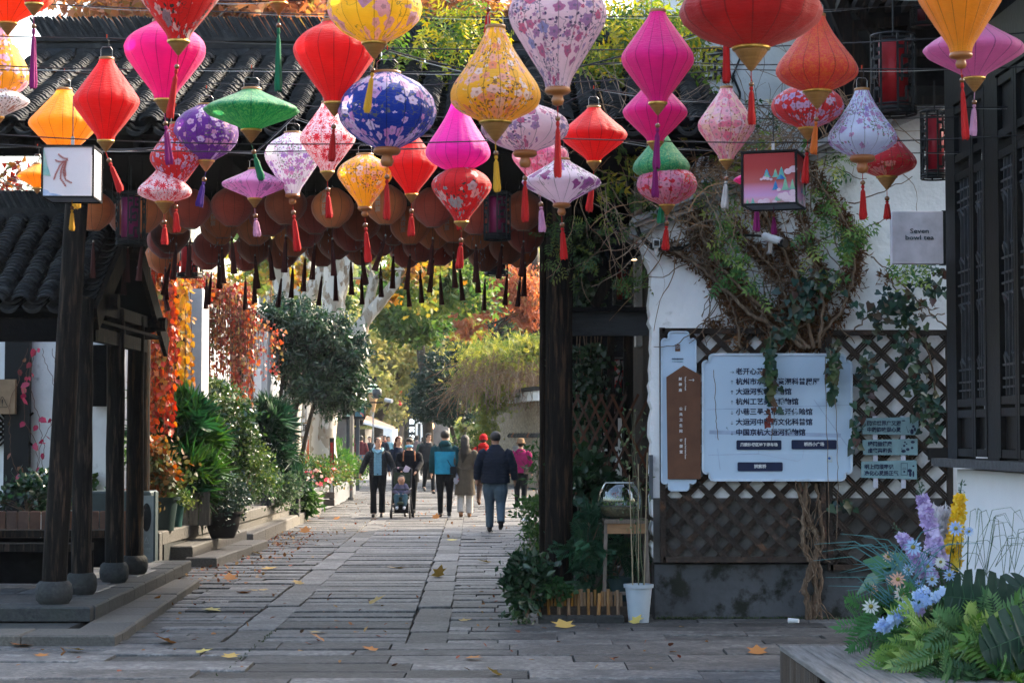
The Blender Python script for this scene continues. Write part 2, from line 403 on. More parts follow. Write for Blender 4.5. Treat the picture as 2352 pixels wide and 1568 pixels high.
# ================================================================ tiled roofs
def tile_mesh(w,L,conv=True,n=6,t=.017):
    """one curved roof tile, axis along +Y (down slope), arc across X"""
    vs=[];fs=[]
    for e,y in ((0,0),(1,L)):
        for k in range(n+1):
            a=math.pi*(.12+.76*k/n); sgn=1 if conv else -1; ww=w*(1-.06*e if conv else 1)
            for rr in (0,1):
                r=ww/2+(t if rr else 0)
                vs.append((-math.cos(a)*r,y,sgn*math.sin(a)*r*.85-(0 if conv else -w*.3)))
    m=(n+1)*2
    for k in range(n):
        a=2*k
        fs+=[(a+1,a+3,a+m+3,a+m+1),(a,a+m,a+m+2,a+2),(a,a+2,a+3,a+1),(a+m,a+m+1,a+m+3,a+m+2)]
    fs+=[(0,1,m+1,m),(2*n,2*n+m,2*n+m+1,2*n+1)]
    return vs,fs
def tiled_slope(parent,x0,x1,ye,ze,yr,zr,pitch=.24,ov=.08,nparts=250,w=.165,endcap=True):
    """slope from eave (ye,ze) up to ridge (yr,zr). Lowest rows are single tiles, the rest one part."""
    run=Vector((0,yr-ye,zr-ze)); L=run.length; d=run/L   # up-slope
    rows_=int(L/ov); cols=int((x1-x0)/pitch)
    nrm=Vector((0,-d.z,d.y)); 
    if nrm.z<0: nrm=-nrm
    cv,cf=tile_mesh(w,.2,True); hv,hf=tile_mesh(w*1.05,.2,False)
    def mat(x,s,dx=0,yaw=0,lift=.0):
        X=Vector((1,0,0)); Y=-d; Z=nrm
        if X.cross(Y).dot(Z)<0: X=-X
        tilt=R(13); Y2=(Y*math.cos(tilt)+Z*math.sin(tilt)).normalized()
        Z2=X.cross(Y2).normalized()
        m=Matrix((X,Y2,Z2)).transposed().to_4x4(); p=Vector((x+dx,ye,ze))+d*s+nrm*lift
        return Matrix.Translation(p)@m@Matrix.Rotation(yaw,4,'Z')
    me_c=bpy.data.meshes.new('tile'); me_c.from_pydata(cv,[],cf); me_c.materials.append(tile_m)
    made=0; rest_=MB(); pl=wloc(parent)
    for r in range(rows_):
        for c in range(cols):
            x=x0+pitch*(c+.5)
            jx=random.uniform(-.008,.008); yw=random.uniform(-.05,.05); s=r*ov+.16
            M4=mat(x,s,jx,yw,.05)
            if made<nparts:
                o=bpy.data.objects.new('tile',me_c); C.objects.link(o); o.parent=parent; o.matrix_basis=Matrix.Translation(-pl)@M4; made+=1
            else:
                rest_.cr=random.random(); rest_.add([M4@Vector(v) for v in cv],cf)
            if r%2==0:
                M4=mat(x+pitch/2,s,random.uniform(-.006,.006),random.uniform(-.03,.03),.0); rest_.cr=random.random()
                rest_.add([M4@Vector(v) for v in hv],hf)
    # drip tiles: fan shaped ends at the eave
    drip=MB()
    for c in range(cols):
        x=x0+pitch*(c+1); 
        if endcap:
            for k in range(3):
                pts=[]
                n=6
                for q in range(n+1):
                    a=math.pi*(.12+.76*q/n); pts.append((x-math.cos(a)*w*.52,ye-.015*k,ze-math.sin(a)*w*.42+.07-.014*k))
                for q in range(n): 
                    drip.cr=.3+.4*random.random()
                    a,b=pts[q],pts[q+1]; drip.add([a,b,(b[0],b[1],b[2]+.014),(a[0],a[1],a[2]+.014)],[(0,1,2,3)])
    rest_.build('tiles',tile_s,parent,True,kind='stuff')
    if endcap: drip.build('drip_tiles',tile_s,parent,True,kind='stuff')
    # under-board
    t=.03
    a=Vector((x0,ye,ze))-nrm*.03+d*.1; b=Vector((x1,ye,ze))-nrm*.03+d*.1; c_=Vector((x1,yr,zr))-nrm*.03; e=Vector((x0,yr,zr))-nrm*.03
    MB().add([a,b,c_,e,a-nrm*t,b-nrm*t,c_-nrm*t,e-nrm*t],[(0,1,2,3),(7,6,5,4),(0,4,5,1),(1,5,6,2),(2,6,7,3),(3,7,4,0)]).build('roof_board',wood_black,parent,True)
    return d,nrm
def ridge_plates(parent,x0,x1,y,z,h=.24,step=.032,lean=.5,nmax=300,w=.2):
    n=int((x1-x0)/step); me=None
    b=MB().box((0,0,h/2),(.020,w,h)); me=b.mesh('ridge_tile'); me.materials.append(tile_m)
    pl=wloc(parent)
    for i in range(min(n,nmax)):
        x=x0+step*(i+.5); o=bpy.data.objects.new('ridge_tile',me); C.objects.link(o); o.parent=parent
        o.location=Vector((x,y,z))-pl; o.rotation_euler=(0,-lean+random.uniform(-.05,.05)+(.0),0); o.scale=(1,1,1+random.uniform(-.04,.04))
# ================================================================ gateway
GX0,GX1=-4.95,1.95; YE,ZE=17.2,4.27; YR,ZR=20.5,5.50; YB=23.8
gate=thing('gateway','dark timber gateway with grey tiled roof spanning the lane','gateway',(-1.7,20.5,0))
def pillar(x,y,z0,z1,r,parent,lean=(0,0),mat=wood_dark,base=None,n=14):
    m=MB(); k=9; pts=[(x+lean[0]*i/k+random.uniform(-.004,.004),y+lean[1]*i/k,z0+(z1-z0)*i/k) for i in range(k+1)]
    m.tube(pts,[r*(1.06-.1*i/k) for i in range(k+1)],n); o=m.build('pillar',mat,parent,True,smooth=False); autosmooth(o,40)
    if base:
        b=MB().lathe([(base*.75,0),(base*.98,.04),(base*1.05,.1),(base*.98,.17),(base*.8,.2)],16,(x,y,z0-.2)); o=b.build('column_base',stone_d,parent,True,smooth=True); autosmooth(o,40)
PH=.2
pillar(-3.95,17.25,PH+.2,4.12,.100,gate,(.17,.05),base=.155)
pillar(.43,18.2,.0,4.12,.125,gate)
pillar(.43,23.4,0,4.2,.11,gate); pillar(-4.4,23.6,.2,4.2,.11,gate)
MB().box((-1.4,17.62,4.25),(6.7,.14,.22)).build('beam',wood_black,gate,True)
MB().box((-1.4,17.50,4.43),(6.7,.10,.12)).build('beam',wood_black,gate,True)
MB().box((-1.4,23.45,4.25),(6.7,.16,.24)).build('beam',wood_black,gate,True)
MB().tube([(-4.75,20.5,5.36),(1.9,20.5,5.36)],.1,10).build('ridge_purlin',wood_black,gate,True)
for x in (-4.35,-2.75,-1.15,.43):
    MB().box((x,20.5,4.36),(.14,5.9,.18)).build('tie_beam',wood_black,gate,True)
MB().box((-1.4,20.5,4.5),(6.6,5.8,.03)).build('ceiling_board',wood_black,gate,True)
for i in range(24):
    x=-4.7+.285*i; MB().beam((x,17.25,4.18),(x,20.4,5.36),.06,.07).build('rafter',wood_black,gate,True)
tiled_slope(gate,GX0,GX1,YE,ZE,YR,ZR,nparts=290)
tiled_slope(gate,GX0,GX1,YB,ZE,YR,ZR,nparts=0,ov=.17)
for i in range(15):   # flat tiles capping the ridge course
    x=GX0+.45*i; MB().tube([(x+.01,YR-.05,ZR+.06),(x+.44,YR-.05,ZR+.06)],.10,12).build('ridge_cap_tile',tile_m,gate,True,smooth=False)
MB().box(((GX0+GX1)/2,YR,ZR+.17),(GX1-GX0,.22,.05)).build('ridge_course',tile_s,gate,True)
MB().box(((GX0+GX1)/2,YR,ZR+.23),(GX1-GX0,.26,.035)).build('ridge_course',tile_s,gate,True)
ridge_plates(gate,GX0+.1,GX1,YR,ZR+.24,h=.27,step=.0245,lean=.55)
# ================================================================ pavilion
pav=thing('pavilion','open timber pavilion with small tiled roof and bench left of the lane','pavilion',(-5,19.5,0))
for (x,y) in ((-3.93,18.25),(-3.93,19.75),(-3.95,20.9)): pillar(x,y,PH+.2,2.9,.088,pav,base=.14)
pillar(-6.3,18.4,PH,2.9,.1,pav,base=.15)
PE,PZ=18.35,2.80; QR,QZ=20.1,3.78
tiled_slope(pav,-6.4,-3.86,PE,PZ,QR,QZ,pitch=.22,ov=.075,nparts=200,w=.165)
tiled_slope(pav,-6.4,-3.86,21.9,PZ,QR,QZ,pitch=.22,ov=.17,nparts=0,w=.165)
ridge_plates(pav,-6.4,-3.95,QR,QZ+.16,h=.2,step=.024,lean=.5)
MB().box((-5.1,QR,QZ+.09),(2.6,.24,.14)).build('ridge_course',tile_s,pav,True)
for a,b in (((-3.84,PE-.02,PZ-.08),(-3.84,QR,QZ-.05)),((-3.84,QR,QZ-.05),(-3.84,22.1,2.62))): MB().beam(a,b,.045,.22).build('bargeboard',wood_dark,pav,True)
for y,z in ((18.9,2.92),(20.1,3.5),(21.5,2.85)):
    MB().tube([(-6.4,y,z),(-3.74,y,z)],.075,12).build('purlin',wood_dark,pav,True,smooth=False)
MB().box((-5.1,18.45,2.62),(2.5,.12,.2)).build('beam',wood_black,pav,True)
MB().box((-3.93,19.7,2.60),(.09,3.0,.13)).build('beam',wood_dark,pav,True)
MB().box((-3.93,19.7,2.86),(.09,3.0,.12)).build('beam',wood_dark,pav,True)
MB().box((-5.1,20.2,2.72),(2.5,3.4,.03)).build('ceiling_board',wood_black,pav,True)
# benches
for (y,z,x1) in ((18.9,.60,-3.98),(20.3,.66,-3.98)):
    MB().box(((-6.4+x1)/2,y,z),(x1+6.4,.26,.07)).build('bench_seat',wood_dark,pav,True)
    MB().box(((-6.4+x1)/2,y+.1,z-.2),(x1+6.4,.04,.3)).build('bench_skirt',wood_black,pav,True)
# stone platform in front and beneath
plat=bpy.data.objects.new('stone_platform',None); C.objects.link(plat); tag(plat,'low two-step stone platform under the left pavilion',kind='structure')
def stonerow(parent,a,b,w,h,z,n,mat=stone_k,name='kerb_stone',b_=.015,side=1):
    """row of n stones from a to b (xy), width w to the `side`"""
    a=Vector((a[0],a[1],0)); b=Vector((b[0],b[1],0)); d=(b-a); L=d.length; d/=L; nn=Vector((-d.y,d.x,0))*side
    ang=math.atan2(d.y,d.x); rot=Matrix.Rotation(ang,3,'Z'); t=0
    for i in range(n):
        l=L/n*random.uniform(.85,1.15) if i<n-1 else L-t
        l=min(l,L-t)
        if l<.05: break
        c=a+d*(t+l/2)+nn*(w/2)+Vector((0,0,z+h/2+random.uniform(-.003,.003)))
        m=MB().bbox(c,(l-.008,w,h),b_,rot); m.build(name,mat,parent); t+=l
MB().box((-5.4,20.7,.09),(3.1,6.0,.16)).build('platform_core',stone_d,plat)
MB().box((-5.2,16.66,.030),(3.1,1.7,.08)).build('step_core',stone_d,plat)
MB().box((-5.6,15.85,.026),(2.0,1.4,.07)).build('step_core',stone_d,plat)
stonerow(plat,(-3.55,17.05),(-3.72,23.2),.42,.12,.085,9,stone_d,'platform_stone')
stonerow(plat,(-6.8,16.9),(-3.56,16.9),.5,.12,.085,4,stone_d,'platform_stone')
stonerow(plat,(-3.12,16.05),(-3.42,21.9),.40,.095,-.01,7,stone_k,'step_stone')
stonerow(plat,(-4.55,15.75),(-3.12,15.75),.55,.095,-.01,2,stone_k,'step_stone')
stonerow(plat,(-6.5,15.1),(-4.55,15.1),.6,.09,-.012,2,stone_k,'step_stone')
for i in range(4):
    for j in range(5):
        MB().bbox((-6.4+.72*i+.1*(j%2)-.05,17.75+j*1.1,.185),(.71,1.09,.05),.01).build('platform_stone',stone_p,plat)
# ================================================================ right white gable wall
WY=18.05
def wx(x): return P(x,1000,WY).x
def wz(y): return P(1176,y,WY).z
gw=thing('gable_wall','weathered white gable wall with grey base behind the signboards','wall',(2.6,WY,0))
XL=wx(1497); XR=4.6
def cop(X): return wz(530)+(X-wx(1473))*.418
# jagged left edge, plaster above plinth
ZP=wz(1290)
edge=[]; z=ZP
while z<cop(XL)-.02:
    zf=(z-ZP)/(cop(XL)-ZP)
    edge.append((XL+random.uniform(-.012,.022)+(-.02*zf)-(.1*max(0,(zf-.85))/.15),z)); z+=random.uniform(.03,.09)
poly=[(XR,ZP)]+[(XR,cop(XR))]+[(XL-.12,cop(XL-.12))]+edge[::-1]
plw=M('wall_plaster',(.90,.915,.94),(.78,.80,.83),rough=.95,scale=2.2,bump=.5,bscale=18,col3=(.25,.25,.24),scale3=3.2,t3=(.60,.80))
MB().prism(poly,lambda u,w:Vector((u,WY,w)),lambda u,w:Vector((u,WY+.35,w))).build('plaster_face',plw,gw,True)
pl2=M('plinth_render',(.075,.08,.088),(.045,.048,.052),rough=.9,scale=2.5,bump=.6,bscale=12,col3=(.012,.014,.010),scale3=5,t3=(.5,.62))
ZM=wz(1143); MB().box(((XL+XR)/2+.01,WY+.165,(ZP+ZM)/2),(XR-XL,.36,ZM-ZP)).build('render_band',M('grey_render',(.105,.10,.095),(.06,.058,.056),rough=.9,scale=3,bump=.5,bscale=14),gw,True)
MB().box(((XL+XR)/2+.02,WY+.165,ZP/2-.02),(XR-XL,.40,ZP+.0)).build('plinth',pl2,gw,True)
for k,(dz,dy,hh) in enumerate(((.0,-.08,.05),(.055,-.14,.04),(.10,-.2,.05))):
    MB().beam((XL-.18,WY+.1+dy/2,cop(XL-.18)+dz),(XR,WY+.1+dy/2,cop(XR)+dz),.3-dy,hh).build('coping',M('coping_grey',(.34,.36,.38),(.25,.26,.28),rough=.8,scale=12),gw,True)
# corner post plate at the edge
MB().box((XL-.01,WY-.03,wz(1095)),(.035,.03,.40)).build('cable_box',M('grey_box',(.10,.11,.13),bump=0),gw,True)
# building mass added behind the wall to keep the lane in shade
hb=thing('shade_house','dark timber building mass added behind the white gable wall to shade the lane','building',(5,28,0))
MB().box((7.4,29,3.2),(8.6,20,6.4)).build('wall',wood_black,hb,True)
MB().add([(2.6,19,6.3),(12.6,19,6.3),(12.6,40,6.3),(2.6,40,6.3),(7.4,19,8.6),(7.4,40,8.6)],[(0,1,4),(2,3,5),(0,4,5,3),(1,2,5,4),(0,3,2,1)]).build('roof',tile_s,hb,True)
uw=thing('upper_wall','white upper wall with black outlined lettering behind the vines','wall',(3.4,21,0))
MB().box((wx(1560)+1.9,21.2,4.6),(4.2,.3,4.0)).build('plaster_face',plaster,uw,True)
# scalloped outline plaque with tall characters
pa=P(1590,88,21.03); pb=P(1700,440,21.03)
mb=MB()
oc=[]
def plaque(xc,w,z0,z1,n=3):
    o=[];r=w/2
    o+=[(xc-r*.5,z1),(xc+r*.5,z1)]
    H=(z1-z0)/n
    pts_r=[]
    for i in range(n):
        zt=z1-H*i-.08; zb=z1-H*(i+1)+.08
        pts_r+=[(xc+r,zt-.1),(xc+r,zb+.1),(xc+r*.7,zb-.08 if i<n-1 else zb)]
    o+=pts_r; o+=[(2*xc-u,w_) for u,w_ in pts_r[::-1]]
    return o
pq=plaque((pa.x+pb.x)/2,(pb.x-pa.x),pb.z,pa.z,4)
for i in range(len(pq)):
    a=pq[i]; b=pq[(i+1)%len(pq)]; mb.beam((a[0],21.0,a[1]),(b[0],21.0,b[1]),.02,.03,(0,1,0))
mb.build('plaque_outline',black_m,uw,True)
for i,ch in enumerate('風意酒'):
    tex_text(ch,.42,((pa.x+pb.x)/2-.0,21.02,pa.z-.32-.48*i),black_m,uw,align='CENTER',bold=.004)
# ================================================================ beam and dark passage between post and wall
pas=thing('passage_timbers','dark timbers of the passage between gate post and white wall','frame',(.9,19,0))
z1,z0=wz(710),wz(765); 
MB().box((.86,18.5,(z1+z0)/2),(.84,.14,z1-z0)).build('lintel',M('grey_timber',(.028,.032,.036),(.014,.015,.018),rough=.7,scale=4,stretch=(1,8,8),bump=.4,rand=.1),pas,True)
MB().box((.86,18.44,z1+.02),(.84,.2,.04)).build('lintel_cap',wood_black,pas,True)
MB().box((1.0,25.5,2.6),(1.1,.1,5.2)).build('back_wall',wood_black,pas,True)
MB().box((1.42,21.5,2.6),(.08,6.2,5.2)).build('side_wall',wood_dark,pas,True)
for x in (1270,1335,1425): 
    pass
for (x0,x1,y0,y1,D) in ((1395,1412,765,1160,20.5),(1432,1455,765,1180,21.0),(1310,1316,500,705,19)):
    a=P(x0,y0,D); b=P(x1,y1,D); MB().box(((a.x+b.x)/2,D,(a.z+b.z)/2),(b.x-a.x,.08,a.z-b.z)).build('upright',wood_dark,pas,True)
MB().beam(P(1440,560,19.4),P(1365,705,19.4),.1,.16,(0,1,0)).build('brace',wood_dark,pas,True)
MB().beam(P(1500,560,19.2),P(1350,640,19.2),.08,.06,(0,1,0)).build('brace',wood_black,pas,True)
for k in range(5):   # barred window panels up in the passage
    a=P(1400+k*17,600,21.5); MB().box((a.x,21.5,a.z-.3),(.02,.03,.9)).build('window_bar',wood_black,pas,True)
# ================================================================ right window building
wb=thing('window_building','black timber lattice-window front with white wall beneath at the right','building',(3.3,15,0))
A0=Vector((3.30,15.0,0)); AD=Vector((.0188,-1,0)).normalized(); AN=Vector((-1,-.0188,0))
def fp(s,z,o=0): return A0+AD*s+AN*o+Vector((0,0,z))
def sD(x): 
    D=3.582/((x-CX)/F+.0188); return 15.0-D
def fbox(name,s0,s1,z0,z1,o0,o1,mat,parent=wb,mb=None):
    vs=[fp(s,z,o) for z in (z0,z1) for (s,o) in ((s0,o0),(s1,o0),(s1,o1),(s0,o1))]
    fs=[(0,3,2,1),(4,5,6,7),(0,1,5,4),(1,2,6,5),(2,3,7,6),(3,0,4,7)]
    fs=[f[::-1] for f in fs]
    if mb is not None: mb.add(vs,fs); return
    return MB().add(vs,fs).build(name,mat,parent,True)
smooth_white=M('painted_white_wall',(.74,.76,.80),(.68,.70,.74),rough=.7,scale=2,bump=.05)
fbox('wall',.03,5,-.02,1.40,-.35,-.04,smooth_white)
fbox('upper_wall',.02,9,4.5,6.3,-.35,-.02,wood_black)  # upper storey raised out of view to shade the lanterns
fbox('roof',-.3,9,6.3,6.42,-2.6,.6,tile_s)  # roof slab out of view, added to shade the lanterns
fbox('window_sill',-.12,5,1.42,1.48,-.3,.12,M('sill_stone',(.08,.085,.09),(.05,.05,.055),rough=.8,scale=20,bump=.4))
fbox('end_wall',0,.06,-.02,6.3,-2.2,-.36,wood_black)
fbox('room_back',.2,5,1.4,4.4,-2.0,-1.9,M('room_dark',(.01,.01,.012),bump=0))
lac=M('black_lacquer',(.006,.0065,.008),(.003,.003,.004),rough=.4,scale=10,bump=.08,bscale=25,rand=.25,spec=.12)
latm=M('lattice_highlight',(.035,.038,.043),(.015,.017,.02),rough=.5,bump=.1,spec=.3)  # black lacquer lightened, its highlights put into the colour
fbox('corner_post',0,.28,1.48,5.2,-.12,.02,lac)
fbox('lintel',.28,5,4.10,4.5,-.1,.03,lac)
fbox('post',sD(2277),sD(2304),1.48,4.1,-.1,.03,lac)
fbox('post',sD(2304)+.95,sD(2304)+1.25,1.48,4.1,-.1,.03,lac)
glass_b=M('window_glass',(.14,.24,.28),(.03,.05,.06),rough=.12,scale=2,bump=0,spec=.6)
def leafwin(s0,s1):
    w=MB(); f=None
    o=thing_part('window',wb)
    for a,b,c,d in ((s0,s0+.05,1.5,4.08),(s1-.05,s1,1.5,4.08)): fbox('stile',a,b,c,d,-.03,.035,lac,o)
    for z_ in (1.5,1.78,1.86,3.52,3.66,4.02): fbox('rail',s0+.05,s1-.05,z_,z_+.055,-.03,.03,lac,o)
    fbox('panel',s0+.05,s1-.05,1.56,1.78,-.02,.0,lac,o); fbox('panel',s0+.05,s1-.05,3.72,4.02,-.02,.0,lac,o)
    fbox('glass',s0+.05,s1-.05,1.92,3.52,-.05,-.045,glass_b,o)
    wd=s1-s0-.1; n=3
    for i in range(1,n+1):
        a=s0+.05+wd*i/(n+1)
        fbox('lattice_bar',a-.007,a+.007,1.92,3.52,-.02,.02,latm,o)
    for z_ in (1.97,2.03,2.12,2.60,2.67,2.74,2.84,3.30,3.36,3.44):
        fbox('lattice_bar',s0+.05,s1-.05,z_,z_+.014,-.018,.018,latm,o)
    for z_ in (2.16,2.56,2.90,3.25):     # small carved cloud brackets
        for sg in (-1,1):
            m=MB(); c0=(s0+s1)/2+sg*wd*.16
            m.tube([fp(c0,z_,.0),fp(c0+sg*.03,z_+.05,.02),fp(c0+sg*.055,z_+.03,.02),fp(c0+sg*.05,z_-.02,.01)],.011,6)
            m.build('carved_bracket',latm,o,True)
def thing_part(name,parent,loc=None):
    o=bpy.data.objects.new(name,None); C.objects.link(o); o.parent=parent
    if loc is not None: o.location=Vector(loc)-wloc(parent)
    return o
leafwin(.30,sD(2246)); leafwin(sD(2246)+.01,sD(2277)); leafwin(sD(2304)+.01,sD(2304)+.47); leafwin(sD(2304)+.48,sD(2304)+.94)
leafwin(sD(2304)+1.26,sD(2304)+1.74)
# dark eave hanging over the right side
ev=thing('overhanging_eave','dark overhanging timber eave with exposed beams at the upper right','roof',(3.6,16.5,0))
pts=[(1892,-160),(1900,-40),(1918,48),(1945,110),(1973,167),(1997,228),(2040,243),(2420,243),(2420,-160)]
A=[P(x,y,17.4) for x,y in pts]; B=[a+Vector((.05,-1.0,.0)) for a in A]
n=len(A); MB().add(A+B,[tuple(range(n))[::-1],tuple(range(n,2*n))]+[(i,(i+1)%n,(i+1)%n+n,i+n) for i in range(n)]).build('gable_end',wood_black,ev,True)
for (a,b,w,h) in (((1900,-40),(2010,235),.1,.14),((1935,-30),(2060,150),.07,.08),((1960,60),(2185,40),.07,.08),((2000,130),(2185,118),.05,.06),((1990,232),(2185,232),.08,.07),((2110,-30),(2060,240),.06,.06),((1925,15),(2180,-40),.07,.1)):
    p,q=P(*a,16.35),P(*b,16.35); MB().beam(p,q,h,w,(0,1,0)).build('eave_beam',wood_dark,ev,True)
for i in range(7):
    p=P(1930+i*36,-40+i*0,15.6+.1*i); MB().beam(P(1925+i*38,20,16.3),P(1960+i*44,-60,13.5),.05,.07).build('rafter',wood_dark,ev,True)
# ================================================================ left buildings behind the pavilion
lb=thing('left_house','white house with dark windows behind the pavilion','building',(-6,26,0))
MB().box((-6.7,24.5,2.0),(3.8,.3,4.4)).build('wall',plaster,lb,True)
a=P(40,800,24.2); MB().box((a.x,24.25,1.9),(.3,.12,4)).build('downpipe',black_m,lb,True)
p=P(0,920,24.1); MB().box((p.x,24.2,p.z+.05),(.36,.2,.42)).build('fuse_box',M('tan_box',(.30,.2,.12),bump=0),lb,True)
tex_text('⚠',.13,(p.x+.03,24.09,p.z-.02),black_m,lb,align='CENTER')
p=P(205,880,24.0); MB().box((p.x+.06,24.26,p.z+.1),(.2,.06,.75)).build('window_shutter',wood_black,lb,True)
for i in range(5):
    for sg in (-1,1): MB().beam(P(-10+i*12,985-0*i,24.25)+Vector((-.2*sg,0,-.2)),P(-10+i*12,985,24.25)+Vector((.2*sg,0,.2)),.02,.04,(0,1,0)).build('lattice_slat',wood_dark,lb,True)
# long side building along the terrace with white piers
sb=thing('creeper_house','white-walled house hung with red creeper along the left of the lane','building',(-5.2,34,0))
MB().box((-7.4,38,2.3),(3.4,26,4.6)).build('wall',M('shade_plaster',(.42,.44,.47),(.34,.36,.39),rough=.9,scale=2,bump=.1),sb,True)  # white plaster greyed, shade put into its colour
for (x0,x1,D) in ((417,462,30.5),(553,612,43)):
    a=P(x0,1000,D); b=P(x1,1000,D); MB().box(((a.x+b.x)/2,D+.35,1.9),(b.x-a.x,.7,4.0)).build('pier',M('pier_plaster',(.42,.43,.45),(.36,.37,.39),rough=.9,bump=.1),sb,True)  # white piers in darker plaster, front-face shade painted into the colour
for (x0,x1,D,z1_) in ((345,417,29.5,3.9),(470,552,40,4.2)):
    a=P(x0,1000,D); b=P(x1,1000,D); MB().box(((a.x+b.x)/2,D+.4,z1_/2),(b.x-a.x,.1,z1_)).build('dark_opening',wood_dark,sb,True)
for x in (352,372,391): 
    a=P(x,1000,29.7); MB().box((a.x,29.78,1.9),(.035,.05,3.8)).build('window_bar',wood_lit,sb,True)
tiled_slope(sb,-6.3,-5.05,29.6,4.05,31,4.6,pitch=.22,ov=.12,nparts=0)
# corridor roof end with downpipe at 600-660,740-790
cr=thing('corridor_roof','small tiled corridor eave with white downpipe beside the evergreen tree','roof',(-5,44,0))
e0,e1=P(575,712,42),P(662,770,45)
rw=MB()
for i in range(18):
    for j in range(9):
        p=e0.lerp(e1,i/17)+Vector((-.12*j,0,.065*j)); rw.cr=random.random(); rw.tube([p,p+Vector((-.16,0,.07))],.07,7)
rw.build('tiles',tile_s,cr,True,kind='stuff')
MB().beam(e0+Vector((-.3,0,-.16)),e1+Vector((-.1,0,-.12)),.14,.14).build('eave_board',wood_lit,cr,True)
MB().beam(e0+Vector((-.7,0,-.3)),e1+Vector((-.9,0,-.25)),.2,.3).build('eave_beam',wood_black,cr,True)
d0,d1,d2=P(657,800,44.5),P(592,856,43),P(592,990,43)
m=MB().beam(d0,d1,.14,.16); o=m.build('downpipe',plaster,cr,True)
MB().beam(d1+Vector((0,0,.08)),Vector((d2.x,d2.y,.3)),.16,.16).build('downpipe',plaster,cr,True)
MB().box(d1+Vector((0,0,-.6)),(.2,.2,.05)).build('pipe_clip',plaster,cr,True)
# ================================================================ terrace and steps (left)
ter=bpy.data.objects.new('stone_terrace',None); C.objects.link(ter); tag(ter,'stone terrace with steps carrying the potted plants on the left',kind='structure')
MB().box((-5.9,33.4,.2),(3.2,17.4,.44)).build('terrace_core',stone_d,ter)
stonerow(ter,(-4.30,24.6),(-3.98,42.0),.42,.16,.31,13,stone_k,'terrace_stone')
stonerow(ter,(-4.33,24.6),(-4.01,42.0),.42,.33,-.02,10,stone_k,'terrace_stone')
stonerow(ter,(-4.72,24.4),(-4.30,24.4),.2,.47,0,1,stone_k,'terrace_stone')
stonerow(ter,(-3.70,25.05),(-3.58,29.3),.40,.135,-.01,3,stone_k,'step_stone')
stonerow(ter,(-4.02,25.15),(-3.93,29.6),.3,.27,-.01,3,stone_k,'step_stone')
stonerow(ter,(-3.86,29.8),(-3.97,38.6),.34,.2,-.01,6,stone_k,'kerb_stone')
